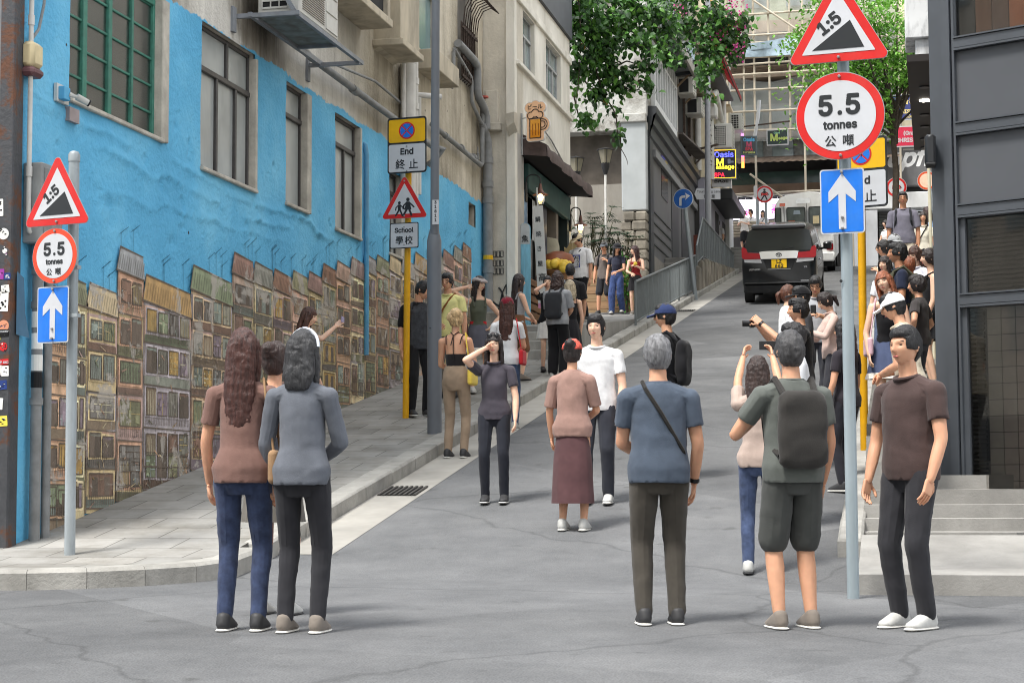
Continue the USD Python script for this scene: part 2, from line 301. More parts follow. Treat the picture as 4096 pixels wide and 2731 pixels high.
def kerbrow(K, x0, x1, ya, yb, dz=.15):
    y = ya
    while y < yb:
        l = .92; e = R.uniform(-.008, .008); z0, z1 = road_z(y), road_z(y + l); w = (x1 - x0)
        pts = [(x, yy, z) for x, q in ((x0 + e, 0), (x1 + e, 0)) for yy, zz in ((y + .008, z0), (y + l - .008, z1)) for z in (zz - .2, zz + dz - .02 + R.uniform(-.006, .006))]
        pts += [(x0 + e + .02, y + .02, z0 + dz), (x1 + e - .02, y + .02, z0 + dz), (x0 + e + .02, y + l - .02, z1 + dz), (x1 + e - .02, y + l - .02, z1 + dz)]
        part(K, 'kerb_stone', m3.Manifold.hull_points(np.array(pts)), KERB); y += l
kerbrow(K, -5.45, -5.2, 14.2, 60)
arcp = [(-20 + .92 * k, 12.5, -20 + .92 * (k + 1), 12.5) for k in range(14)] + [(-6.9 + 1.5 * math.sin(t), 14 - 1.5 * math.cos(t), -6.9 + 1.5 * math.sin(t + .26), 14 - 1.5 * math.cos(t + .26), t) for t in np.arange(0, 1.56, .26)]
for x0, y0, x1, y1, *t_ in arcp:
    d = nrm((x1 - x0, y1 - y0, 0)); o_ = np.array([d[1], -d[0], 0]); a = np.array([x0, y0, 0]) + d * .002; b = np.array([x1, y1, 0]) - d * .002
    ns_ = [np.array([math.sin(q), -math.cos(q), 0]) for q in (t_[0], t_[0] + .26)] if t_ else [o_, o_]
    pts = [p_ + n_ * w_ + (0, 0, road_z(p_[1]) + h_) for p_, n_ in zip((a, b), ns_) for w_, h_ in ((-.05, -.2), (-.05, .148), (.18, .148), (.215, .12), (.22, -.2))]
    part(K, 'kerb_stone', m3.Manifold.hull_points(np.array(pts)), KERB)
for y in (17.2, 42.0):                                               # gully grates let into the channel
    G_ = thing('gully_grate', 'iron gully grate in the channel ' + ('near the street corner' if y < 20 else 'beside the grey railing'), 'grate', (-4.95, y, road_z(y))); z = road_z(y) + .012
    part(G_, 'pit', MB().raw([(-5.17, y, z - .004), (-4.77, y, z - .004), (-4.77, y + .5, z + .0785), (-5.17, y + .5, z + .0785)], [(0, 1, 2), (0, 2, 3)]), mat('iron_pit', (.015, .015, .015), rough=.9))
    for k in range(8): part(G_, 'bar', MB().beam((-5.15 + k * .053, y, z + .004), (-5.15 + k * .053, y + .5, z + .0865), .026, .012), mat('cast_iron', (.07, .065, .06), rough=.6, metal=.3, var=.3, scale=20))
K = thing('right_kerb', 'row of concrete kerb stones at the foot of the stepped pavement', 'kerb', (-.4, 30, 3.5), kind='structure')
kerbrow(K, -.5, -.3, 14.4, 58)
T = thing('lane_steps', 'concrete steps climbing to the side lane behind the railing', 'steps', (-5.8, 46, 6), kind='structure')
for k in range(10):
    z = terr_z(44.4) + .168 * (k + 1); part(T, 'step', MB().cbox((-6.09, 44.5 + .29 * k, 5.0), (-5.47, 44.5 + .29 * (k + 1) + .02, z), .012), CONC); part(T, 'nosing', MB().bb((-6.09, 44.492 + .29 * k, z - .035), (-5.47, 44.54 + .29 * k, z + .003)), KERB)
single('upper_path', slab(Polygon([(-6.4, 47.4), (-5.47, 47.4), (-5.47, 60), (-6.4, 60)]), lambda y: interp(y, (47.4, 60), (7.42, 8.62)), 1.6), CONC, kind='structure')
T = thing('corner_steps', 'dark grey steps up to the raised corner at the top of the road', 'steps', (-5.2, 62, 8.6), kind='structure')
for k in range(5): part(T, 'step', MB().cbox((-6.3, 59.9 + .32 * k, 7.8), (-4.0, 66.0, 8.78 + .165 * k), .015), CONC)
# stone retaining wall beneath the upper railing, its end rounded and stained
W = thing('retaining_wall', 'low stained stone wall under the upper grey railing beside the kerb', 'wall', (-5.35, 53, 7), kind='structure')
mb = MB()
for y in np.arange(47.95, 59, .8):
    ye = min(y + .55, 59); z = interp(y + .27, (47.9, 48.6, 50, 59), (7.1, 7.45, 7.68, 8.42))
    mb.cbox((-5.47, y, road_z(y) - .3), (-5.24, ye + .01, z), .03)
part(W, 'stones', mb, mat('stained_wall', (.24, .215, .175), rough=.92, var=.4, scale=1.6, bump=.7, bscale=10, dirt=.9, dirtcol=(.05, .045, .035), dscale=.9))

# ================================================================ the blue painted building on the left
XW = -7.5
B = thing('blue_building', 'old left-hand building painted sky blue below bare stained plaster', 'building', (-7.5, 23, 2.5))
OPEN = [(15.02, 17.1, 5.1, 8.4), (18.2, 19.86, 5.0, 6.63), (20.96, 21.76, 5.02, 6.56), (22.96, 24.08, 4.97, 6.56), (25.6, 26.22, 4.95, 6.2), (27.25, 28.45, 8.5, 10.2), (29.9, 30.95, 8.6, 10.6), (30.66, 31.19, 6.08, 6.49)]
def fb(y, z, s, seed, o=5): return meshkit.fbm(np.stack([np.asarray(y) * s, np.asarray(z) * s, np.zeros_like(y) + .3], -1), o, seed)
RIDGES = [(14.4, 16.4, 4.93, 4.86, .022), (15.5, 19.0, 4.72, 4.66, .02), (17.3, 20.2, 4.9, 4.82, .02), (18.0, 22.5, 4.45, 4.5, .018), (20.0, 22.2, 4.86, 4.85, .03), (22.05, 24.1, 4.80, 4.76, .075), (19.5, 21.2, 4.62, 4.7, .02), (16.0, 18.4, 4.35, 4.4, .016), (24.4, 27.2, 5.1, 5.2, .012), (14.2, 15.2, 5.0, 4.95, .02)]
def relief(y, z):
    d = (fb(y, z, .55, 3) - .5) * .06 + (fb(y, z, 3.1, 8) - .5) * .03
    pit = fb(y, z, 5.2, 21, 3); d += -np.clip(pit - .62, 0, 1) * .16 * (z < 5.5)
    for a, b, za, zb, amp in RIDGES:
        t = (y - a) / (b - a); zc = za + (zb - za) * t + (fb(y, z * 0, 2.2, 5) - .5) * .22
        w = np.exp(-((z - zc) / .032) ** 2) * np.clip(t / .06, 0, 1) * np.clip((1 - t) / .06, 0, 1); d += 1.15 * amp * w * (.35 + 1.3 * fb(y, z, 15.0, 31, 3)) * np.clip(1.9 * fb(y, z, 4.5, 13) - .35, 0, 1)
    calm = np.clip((z - 3.2) / .4, 0, 1) * np.clip((z - (3.55 + (y - 15.1) * .148)) / .25, .03, 1)
    return d * calm
ycut = sorted({14.1, 31.85, *[q for o in OPEN for q in o[:2]]}); zcut = sorted({.4, 3.3, 4.2, 5.5, 14.0, *[q for o in OPEN for q in o[2:]]})
wm = MB()
for ya, yb in zip(ycut, ycut[1:]):
    for za, zb in zip(zcut, zcut[1:]):
        cy, cz = (ya + yb) / 2, (za + zb) / 2
        if any(a < cy < b and c < cz < d for a, b, c, d in OPEN): continue
        s = .028 if 4.2 < cz < 5.5 else .05 if 3.3 < cz < 6.8 else .16
        ny, nz = max(1, math.ceil((yb - ya) / s)), max(1, math.ceil((zb - za) / s))
        Y, Z = np.meshgrid(np.linspace(ya, yb, ny + 1), np.linspace(za, zb, nz + 1), indexing='ij')
        v = np.stack([XW + relief(Y, Z), Y, Z], -1).reshape(-1, 3); k = nz + 1
        f = [t for i in range(ny) for j in range(nz) for a in [i * k + j] for t in ((a, a + k, a + k + 1), (a, a + k + 1, a + 1))]
        wm.raw(v, f)
def ramp2(a, b, lo, hi): return {'ramp': [(a, lo), (b, hi)]}
nd = {'g': ('geometry', {}), 'sx': ('separate_xyz', {}),
      'n1': ('noise_texture', {'scale': 1.1, 'detail': 8.0, 'roughness': .7}), 'nb': ('noise_texture', {'scale': .9, 'detail': 6.0, 'roughness': .6}),
      'rb': ('rgb_ramp', {'ramp': [(.25, srgb(80, 156, 196)), (.5, srgb(96, 174, 213)), (.78, srgb(124, 194, 224))]}),
      'st': ('mapping', {'scale': (1, 2.6, .25)}), 'ns': ('noise_texture', {'scale': 1.0, 'detail': 9.0, 'roughness': .7}),
      'rg': ('rgb_ramp', {'ramp': [(.26, (.19, .18, .16)), (.38, (.45, .435, .405)), (.6, (.60, .585, .545)), (.8, (.68, .665, .62))]}),
      'rc': ('rgb_ramp', {'ramp': [(.29, (.20, .18, .145)), (.42, (.45, .41, .335)), (.6, (.60, .55, .455)), (.8, (.67, .62, .53))]}),
      'ky': ('map_range', {'from_min': 23.6, 'from_max': 24.6, 'clamp': True}), 'kn': ('math', {'math_type': 'multiply_add', 'value2': 1.6, 'value3': 0.0}),
      'up': ('mix_color', {}), 'na': ('math', {'math_type': 'multiply_add', 'value2': .42, 'value3': 6.42}), 'yl': ('math', {'math_type': 'less_than', 'value2': 17.3}),
      'ya': ('math', {'math_type': 'multiply_add', 'value2': 9.0}), 'gt': ('math', {'math_type': 'subtract'}), 'edge': ('map_range', {'from_min': -.006, 'from_max': .006, 'clamp': True}),
      'fin': ('mix_color', {}), 'vo': ('voronoi_texture', {'scale': 1.6, 'randomness': 1.0}), 'hole': ('map_range', {'from_min': .028, 'from_max': .04, 'clamp': True}), 'hx': ('mix_color', {'a': (.03, .03, .03)}),
      'd1': ('mapping', {'scale': (1, .8, .8)}), 'soot': ('noise_texture', {'scale': .42, 'detail': 6.0, 'roughness': .6}), 'sr': ('rgb_ramp', {'ramp': [(.42, (1.08, 1.07, 1.05)), (.54, (.78, .76, .72)), (.68, (.40, .38, .35))]}), 'tp': ('vector_math', {'math_type': 'multiply', 'vector2': (0, .55, 1.0)}), 'td': ('vector_math', {'math_type': 'distance', 'vector2': (0, 10.92, 7.1)}), 'tn': ('math', {'math_type': 'multiply_add', 'value2': 1.1, 'value3': -.55}), 'ta': ('math', {'math_type': 'add'}), 'tr': ('rgb_ramp', {'ramp': [(.04, (.2, .18, .155)), (.28, (.5, .47, .42)), (.52, (1, 1, 1))]}), 'tm': ('mix_color', {'blend_type': 'multiply', 'fac': 1.0}), 'sm': ('mix_color', {'blend_type': 'multiply', 'fac': 1.0}),
      'bn': ('noise_texture', {'scale': 16.0, 'detail': 8.0, 'roughness': .6}), 'bp': ('bump', {'strength': .9, 'distance': .02}), 'p': ('principled_bsdf', {'roughness': .75, 'specular_ior_level': .25})}
ln = [('g.position', 'sx.vector'), ('g.position', 'n1.vector'), ('g.position', 'nb.vector'), ('nb.fac', 'rb.fac'), ('g.position', 'st.vector'), ('st.vector', 'ns.vector'), ('ns.fac', 'rg.fac'), ('ns.fac', 'rc.fac'),
      ('sx.y', 'ky.value'), ('ky.result', 'up.fac'), ('rg.color', 'up.a'), ('rc.color', 'up.b'), ('n1.fac', 'na.value1'), ('sx.y', 'yl.value1'), ('yl.value', 'ya.value1'), ('na.value', 'ya.value3'),
      ('sx.z', 'gt.value1'), ('ya.value', 'gt.value2'), ('gt.value', 'edge.value'), ('edge.result', 'fin.fac'), ('rb.color', 'fin.a'),
      ('g.position', 'soot.vector'), ('soot.fac', 'sr.fac'), ('up.result', 'sm.a'), ('sr.color', 'sm.b'), ('g.position', 'tp.vector1'), ('tp.vector', 'td.vector1'), ('ns.fac', 'tn.value1'), ('td.value', 'ta.value1'), ('tn.value', 'ta.value2'), ('ta.value', 'tr.fac'), ('sm.result', 'tm.a'), ('tr.color', 'tm.b'), ('tm.result', 'fin.b'),
      ('g.position', 'vo.vector'), ('vo.distance', 'hole.value'), ('hole.result', 'hx.fac'), ('fin.result', 'hx.b'), ('hx.result', 'p.base_color'), ('g.position', 'bn.vector'), ('bn.fac', 'bp.height'), ('bp.normal', 'p.normal')]
BLUEWALL = usdkit.material(stage, '/World/Looks/blue_wall_paint', nd, ln, surface='p.BSDF')
part(B, 'street_wall', wm, BLUEWALL, smooth=True)
REVEAL = mat('window_reveal_plaster', (.46, .43, .37), rough=.85, var=.25, scale=4, bump=.3, dirt=.5, dirtcol=(.12, .11, .09), dscale=2)
DARKROOM = mat('dark_room', (.035, .035, .036), rough=.9, var=.3, scale=2)
FRAME = mat('brown_aluminium', (.05, .046, .044), rough=.45, var=.2, scale=12, spec=.5)
FROST = mat('frosted_glass', (.35, .37, .36), rough=.22, var=.18, scale=1.3, spec=.55, detail=2, dirt=.35, dirtcol=(.13, .135, .13), dscale=1.8)
GREENP = mat('green_window_paint', (.035, .16, .115), rough=.5, var=.25, scale=9, dirt=.4, dirtcol=(.03, .06, .05), dscale=4)
part(B, 'body', MB().bb((-14, 14.12, 0), (-7.95, 31.8, 13.9)), DARKROOM)
for a, b, c, d in OPEN:
    rv = MB()
    for lo, hi in (((-7.8, a - .06, c - .02), (-7.53, a, d + .02)), ((-7.8, b + .005, c - .02), (-7.53, b + .06, d + .02)), ((-7.8, a - .06, c - .06), (-7.53, b + .06, c)), ((-7.8, a, d), (-7.53, b, d + .05))): rv.bb(lo, hi)
    part(B, 'window_reveal', rv, REVEAL)

# pale plaster jambs on the far side of each opening and thin sloping sills
for (a, b, c, d), w in zip(OPEN[:5], (.16, .05, .15, .06, .15)):
    part(B, 'jamb', MB().cbox((-7.74, b - (.02 if w > .1 else .008), c - .03), (-7.475, b + w, min(d, 6.58) if b < 26 else d), .008), REVEAL)
    part(B, 'sill', MB().cbox((-7.7, a - .02, c - .05), (-7.46, b + .05, c - .004), .01), REVEAL)
def casement(parent, ya, yb, za, zb, cols, bars, x=-7.62, fr=FRAME, gl=FROST, w=.045, name='window'):
    """A metal window: outer frame, mullions at cols, transoms at bars, and one pane in each cell."""
    f = MB(); t = .05
    for lo, hi in (((x, ya, za), (x + t, ya + w, zb)), ((x, yb - w, za), (x + t, yb, zb)), ((x, ya, za), (x + t, yb, za + w)), ((x, ya, zb - w), (x + t, yb, zb))): f.cbox(np.array(lo), np.array(hi), .006)
    rows = [za] + list(bars) + [zb]
    for zbar in bars: f.cbox(np.array((x - .004, ya, zbar - w * .7)), np.array((x + t + .012, yb, zbar + w * .7)), .006)
    for r0, r1, cc in zip(rows, rows[1:], cols):
        for c in cc: f.cbox(np.array((x + .002, c - w * .6, r0)), np.array((x + t + .006, c + w * .6, r1)), .006)
    p = part(parent, name, f, fr)
    for r0, r1, cc in zip(rows, rows[1:], cols):
        ed = [ya] + list(cc) + [yb]
        for e0, e1 in zip(ed, ed[1:]): part(p, 'pane', MB().bb((x + .012, e0 + .01, r0 + .01), (x + .02, e1 - .01, r1 - .01)), gl)
    return p
casement(B, 18.2, 19.86, 5.0, 6.63, [(18.83, 19.42), (19.14,)], (6.14,))
casement(B, 20.96, 21.76, 5.02, 6.56, [(), ()], (6.17,))
casement(B, 22.96, 24.08, 4.97, 6.56, [(23.58,), ()], (6.17,))
casement(B, 25.6, 26.22, 4.95, 6.2, [(25.9,), ()], (5.9,))
TEAL = mat('teal_glass', (.11, .175, .18), rough=.15, var=.25, scale=.8, spec=.6)
casement(B, 27.25, 28.45, 8.5, 10.2, [(), ()], (9.6,), gl=TEAL, fr=REVEAL)
# the green steel window with wired glass and wavy bars behind
p = part(B, 'green_window', (lambda f: ([f.cbox((-7.62, c - w, 5.1), (-7.565, c + w, 8.4), .006) for c, w in ((15.04, .02), (15.465, .045), (16.02, .04), (16.54, .022), (17.07, .03))],
     [f.cbox((-7.615, 15.04, z - .012), (-7.58, 17.08, z + .012), .004) for z in np.arange(5.36, 8.3, .285)], [f.cbox((-7.62, 15.98, 6.50), (-7.56, 17.08, 6.56), .006)], f)[-1])(MB()), GREENP)
WIRED = pane('wired_glass', (.80, .84, .82), .2, .22)
CURT = mat('dusty_curtain', (.42, .44, .42), rough=.9, var=.6, scale=2.2, stretch=(1, 3, .35), dirt=.6, dscale=1.5)
cols_ = (15.05, 15.46, 16.02, 16.54, 17.07); zr = list(np.arange(5.075, 6.5, .285)) + [6.53]
for a, b in zip(cols_, cols_[1:]):
    for z0, z1 in zip(zr, zr[1:]): part(p, 'pane', MB().bb((-7.603, a + .02, z0 + .012), (-7.597, b - .02, z1 - .012)), WIRED)
    part(p, 'pane', MB().bb((-7.603, a + .02, 6.56), (-7.597, b - .02, 8.35)), WIRED)
part(B, 'curtain', MB().bb((-7.68, 15.0, 5.0), (-7.655, 17.08, 8.4)), CURT)
gb = MB()
for z in np.arange(5.2, 7, .285):
    for a, b in zip(cols_, cols_[1:]): gb.tube([(-7.637, a + (b - a) * t, z + .03 * math.sin(t * 9 + z * 7)) for t in np.linspace(.03, .97, 9)], .011, 5)
for y in (15.75, 16.3, 16.85): gb.tube([(-7.64, y, 5.1), (-7.64, y, 7)], .008, 5)
part(B, 'wavy_bars', gb, mat('pale_green_bars', (.2, .45, .37), rough=.6))
# the small square vent hole with its fan
vf = MB(); vf.bb((-7.75, 30.62, 6.04), (-7.72, 31.23, 6.53)); part(B, 'vent', vf, DARKROOM)
vf = MB(); vf.tube([(-7.62, 30.92 + .17 * math.cos(t), 6.28 + .17 * math.sin(t)) for t in np.linspace(0, 2 * math.pi, 17)], .018, 6)
for k in range(4): vf.beam((-7.63, 30.92, 6.28), (-7.63, 30.92 + .16 * math.cos(k * 1.57 + .3), 6.28 + .16 * math.sin(k * 1.57 + .3)), .07, .012, up=(1, 0, 0))
part(B, 'fan', vf, FRAME)

# ---------------------------------------------------------------- the mural: a row of painted terrace houses, generic fronts
ROOF = [(14.6, 3.3), (15.1, 3.4), (15.42, 3.4), (16.08, 3.83), (16.7, 3.62), (17.93, 3.86), (19.14, 4.15), (19.82, 4.12), (20.49, 4.11), (21.18, 4.17), (21.8, 4.23), (22.38, 4.4), (22.98, 4.51), (23.63, 4.64), (24.29, 4.76), (24.87, 4.82), (25.55, 4.91), (26.22, 4.95), (26.98, 5.12), (27.91, 5.3), (28.76, 5.39), (29.51, 5.55), (30.13, 5.68), (30.8, 5.7)]
WALLC = [srgb(*c) for c in ((184, 164, 124), (194, 178, 138), (184, 148, 118), (190, 166, 134), (164, 148, 112), (176, 138, 114), (188, 158, 150), (200, 184, 148), (160, 138, 122), (176, 160, 116), (162, 154, 158), (194, 156, 136))]
ROOFC = [srgb(*c) for c in ((156, 154, 154), (140, 142, 112), (206, 186, 150), (154, 156, 158), (180, 144, 92), (128, 140, 110), (152, 116, 104), (146, 146, 136), (148, 110, 90), (158, 154, 118), (160, 126, 118), (140, 102, 82), (190, 158, 140), (146, 122, 120))]
GLASSC = [srgb(*c) for c in ((112, 110, 100), (104, 100, 96), (118, 128, 120), (130, 112, 92), (118, 92, 80), (112, 112, 84), (116, 102, 112), (160, 128, 70), (112, 84, 70), (136, 140, 128), (112, 122, 96))]
DK = srgb(78, 66, 58)
MUR = matcol('mural_paint', fade=((.60, .52, .40), .10), rough=.8, var=.42, scale=9.0, bump=.3, wear=.75, wearcol=(.44, .40, .35), stretch=(1, 1, .6))
mr = random.Random(41)
MURAL = thing('mural', 'painted mural of a row of old terrace houses along the blue wall', 'mural', (-7.49, 23, 3))
def house(y0, y1, zt, idx):
    m = MB(); zb = road_z(y0) + .16; base = tuple(min(1, q * 1.3) for q in WALLC[(idx * 5 + 2) % len(WALLC)]); X = -7.488
    def patch(a, b, c, d, lev, col, j=.012, tilt=0.0):
        x = X + .0016 * lev + mr.uniform(0, .0014); q = lambda: mr.uniform(-j, j); s = [mr.uniform(.86, 1.14) for _ in range(4)]
        pts = [(x, a + q(), c + q()), (x, b + q(), c + q() - tilt), (x, b + q(), d + q() - tilt), (x, a + q(), d + q())]
        m.raw(pts, [(0, 1, 2), (0, 2, 3)], np.array([np.clip(np.array(col) * t, 0, 1) for t in s]))
    def stroke(a, c, b, d, w, lev, col):
        x = X + .0016 * lev + mr.uniform(0, .0014); t = nrm((b - a, d - c)); nx_, nz_ = -t[1] * w / 2, t[0] * w / 2
        m.raw([(x, a + nx_, c + nz_), (x, b + nx_ * .6, d + nz_ * .6), (x, b - nx_ * .6, d - nz_ * .6), (x, a - nx_, c - nz_)], [(0, 2, 1), (0, 3, 2)], col)
    w = y1 - y0; rh = .2 + .05 * w; tilt = .07 * w
    patch(y0, y1 - .004, zb, zt - rh + .02, 0, base, .003)
    rc = ROOFC[idx % len(ROOFC)]; x = X + .011                         # tiled eaves with a dark ridge line
    m.raw([(x, y0 - .03, zt - rh), (x, y1 + .005, zt - rh - tilt), (x, y1 - .05, zt - tilt), (x, y0 + .02, zt)], [(0, 1, 2), (0, 2, 3)], rc)
    for t in np.linspace(.06, .94, int(7 + w * 9)):
        a = y0 + w * t; stroke(a - .03, zt - rh * .9 - tilt * t, a + .015, zt - rh * .25 - tilt * t, .022, 8, np.array(rc) * mr.uniform(.45, .75))
    for (a, c, b, d) in ((y0 + .02, zt + .004, y1 - .05, zt - tilt + .004), (y0 - .06, zt - rh, y1 + .02, zt - rh - tilt), (y0 - .05, zt - rh, y0 + .03, zt)): stroke(a, c, b, d, .02, 9, DK)
    z = zt - rh - .05; k = 0
    while z > zb + .1:
        fh = mr.uniform(.33, .46); z0 = max(z - fh, zb)
        if mr.random() < .6: patch(y0, y1 - .006, z0, z, 1, np.array(WALLC[mr.randrange(len(WALLC))]) * mr.uniform(.95, 1.4), .006, 0)
        if mr.random() < .75: patch(y0 + .01, y1 - .02, z0, z0 + fh * mr.uniform(.16, .3), 2, np.array(GLASSC[mr.randrange(len(GLASSC))]) * mr.uniform(.6, 1.0), .015)
        nwin = 4 if w > 1.1 else 3 if w > .7 else mr.choice((1, 2, 2)); ed = np.linspace(y0 + .05, y1 - .05, nwin + 1); mr_w = mr.random()
        for i in range(nwin):
            a, b = ed[i] + .02, ed[i + 1] - .02; c, d = z0 + fh * .3, z0 + fh * mr.uniform(.82, .95); gc = np.array(GLASSC[mr.randrange(len(GLASSC))])
            patch(a - .025, b + .025, c - .025, d + .025, 3, np.clip(np.array(base) * mr.uniform(.9, 1.5), 0, 1), .008); patch(a, b, c, d, 4, gc * mr.uniform(.75, 1.3), .008)
            st = mr.random(); lc = mr.choice((DK, DK, srgb(196, 188, 160), srgb(170, 150, 100), srgb(150, 160, 160)))
            if st < .45:                                              # panes
                for t in np.linspace(0, 1, mr.choice((3, 4)))[1:-1]: stroke(a + (b - a) * t, c, a + (b - a) * t, d, .016, 5, lc)
                for t in np.linspace(0, 1, mr.choice((3, 4, 5)))[1:-1]: stroke(a, c + (d - c) * t, b, c + (d - c) * t, .014, 5, lc)
                for _ in range(4): q = mr.uniform(a, b - .08); zz = mr.uniform(c, d - .08); patch(q, q + mr.uniform(.04, .1), zz, zz + mr.uniform(.04, .12), 6, gc * mr.uniform(.5, 2.0), .01)
            elif st < .75:                                            # slatted shutters
                for t in np.linspace(.04, .96, int((b - a) / .035)): stroke(a + (b - a) * t, c, a + (b - a) * t + mr.uniform(-.01, .01), d - mr.uniform(0, .06), .012, 5, np.array(lc) * mr.uniform(.6, 1.1))
            else:                                                     # arched openings
                for t in (.25, .75): q = a + (b - a) * t; patch(q - .06, q + .06, c, d - .03, 5, np.array(DK) * mr.uniform(.8, 1.6), .012)
            for q in ((a, c, b, c), (a, d, b, d), (a, c, a, d), (b, c, b, d)): stroke(*q, .014, 7, DK)
        for _ in range(int(10 * w)):                                   # loose brush marks and washing lines
            q, zz = mr.uniform(y0 + .02, y1 - .05), mr.uniform(z0, z); stroke(q, zz, q + mr.uniform(-.03, .12), zz + mr.uniform(-.1, .06), mr.uniform(.008, .02), 7, np.array(mr.choice(WALLC + GLASSC)) * mr.uniform(.4, 1.2))
        stroke(y0, z0, y1 - .01, z0 - .01, .018, 7, np.array(DK) * mr.uniform(.8, 1.5))
        if mr.random() < .55:                                         # balcony rail
            for t in np.linspace(.05, .95, int(w / .045)): stroke(y0 + w * t, z0 + .03, y0 + w * t, z0 + .13, .012, 8, np.array(DK) * 1.2)
        z = z0; k += 1
    stroke(y0, zb, y0, zt - rh, .022, 8, DK)
    part(MURAL, 'painted_house', m, MUR)
for i, ((a, z), (b, _)) in enumerate(zip(ROOF, ROOF[1:])): house(a, b, z, i)
ant = MB()                                                          # thin painted rooftop aerials
for (a, z), (b, _) in zip(ROOF, ROOF[1:]):
    for _ in range(1 + int(3 * (b - a))):
        y = mr.uniform(a + .05, b); h = mr.uniform(.16, .36); zt = z - (y - a) * .07 - .02
        for p_, q_ in (((y, zt), (y, zt + h)), ((y - .05, zt + h - .03), (y + .16, zt + h + .07))):
            p3, q3 = np.array((-7.487, *p_)), np.array((-7.487, *q_)); d = nrm(q3 - p3); s = np.cross((1, 0, 0), d) * .0028; ant.raw([p3 - s, p3 + s, q3 + s, q3 - s], [(0, 2, 1), (0, 3, 2), (0, 1, 2), (0, 2, 3)], srgb(66, 112, 142))
p_ = part(MURAL, 'painted_aerials', ant, matcol('aerial_paint', var=.3)); tag(stage.GetPrimAtPath(p_), kind='stuff')
# ================================================================ traffic signs on posts
SW = mat('sign_white', srgb(190, 192, 196), rough=.38, var=.05, scale=5, dirt=.22, dirtcol=(.42, .41, .38), dscale=5, spec=.5)
SR = mat('sign_red', srgb(196, 32, 30), rough=.35, var=.1, scale=7, dirt=.15, dirtcol=(.30, .12, .1), dscale=6)
SO = mat('sign_orange_red', srgb(222, 66, 36), rough=.35, var=.1, scale=7, dirt=.15, dirtcol=(.5, .2, .12), dscale=6)
SB = mat('sign_blue', srgb(18, 108, 206), rough=.35, var=.1, scale=7, dirt=.2, dirtcol=(.12, .28, .5), dscale=6)
SBD = mat('sign_deep_blue', srgb(24, 84, 158), rough=.4, var=.12, scale=6, dirt=.2, dirtcol=(.1, .16, .3), dscale=6)
SK = mat('sign_black', srgb(34, 37, 40), rough=.4, var=.1)
SY = mat('sign_yellow', srgb(222, 172, 18), rough=.35, var=.08, scale=6, dirt=.15, dirtcol=(.4, .3, .05), dscale=6)
GALV = mat('galvanised_steel', (.36, .40, .42), rough=.5, var=.16, scale=5, metal=.35, dirt=.35, dirtcol=(.19, .2, .2), dscale=3, stretch=(1, 1, .4))
PAINTY = mat('yellow_pole_paint', srgb(216, 160, 18), rough=.42, var=.1, scale=5, dirt=.25, dirtcol=(.25, .17, .04), dscale=5)
BOLT = mat('bolt_steel', (.33, .32, .31), rough=.35, metal=.7, var=.3, scale=30)
def P3(c, ux): ux = nrm((ux[0], ux[1], 0)); return (np.asarray(c, float), ux, np.array([0, 0, 1.0]))
def off(P, d): return (P[0] + np.cross(P[1], P[2]) * d, P[1], P[2])
def rr(w, h, r): return sbox(-w / 2 + r, -h / 2 + r, w / 2 - r, h / 2 - r).buffer(r, 6)
def tri(s, r): h = s * .866; return Polygon([(-s / 2, -h / 3), (s / 2, -h / 3), (0, 2 * h / 3)]).buffer(-r).buffer(r, 6)
def layer(t, name, shp, P, d, m, th=.0018): return part(t, name, MB().poly(shp, off(P, d), th), m)
def bolts(t, P, pts, r=.011):
    w = np.cross(P[1], P[2])
    for a, b in pts:
        c = P[0] + P[1] * a + P[2] * b
        part(t, 'bolt', MB().tube([c, c + w * .012, c + w * .016], (r, r, r * .6), 6), BOLT)
def pole(t, base, top, r, m, name='pole', n=20): return part(t, name, MB().tube([base, top], r, n), m, smooth=40)
def word(t, name, m, P, d, mm): return part(t, name, MB().lay(m, off(P, d)), mm)
def arrow_up(w, h):
    s = .27 * w; return Polygon([(-s / 2, -h / 2), (s / 2, -h / 2), (s / 2, h * .13), (w / 2, -h * .02), (w / 2, h * .17), (0, h / 2), (-w / 2, h * .17), (-w / 2, -h * .02), (-s / 2, h * .13)])
def hill_sign(t, c, ux, s):
    P = P3(c, ux); h = s * .866
    q = layer(t, 'triangle_plate', tri(s, s * .05), P, 0, GALV, .004); layer(q, 'red_border', tri(s * .985, s * .048), P, .0045, SR); layer(q, 'white_field', tri(s * .70, .004), P, .007, SW)
    y0 = -h / 3 + s * .125; layer(q, 'slope_symbol', Polygon([(-s * .25, y0), (s * .245, y0), (s * .115, y0 + s * .27)]), P, .0095, SK)
    m = latin('1:5', s * .118, True); m = centred(m, 0, 0); a = math.atan2(.27, .365); m.apply_transform(trimesh.transformations.rotation_matrix(a, (0, 0, 1)))
    m.apply_translation((-s * .085, y0 + s * .255, 0)); word(q, 'gradient_lettering', m, P, .0095, SK)
    bolts(t, off(P, .0065), [(0, -h / 3 + s * .045)])
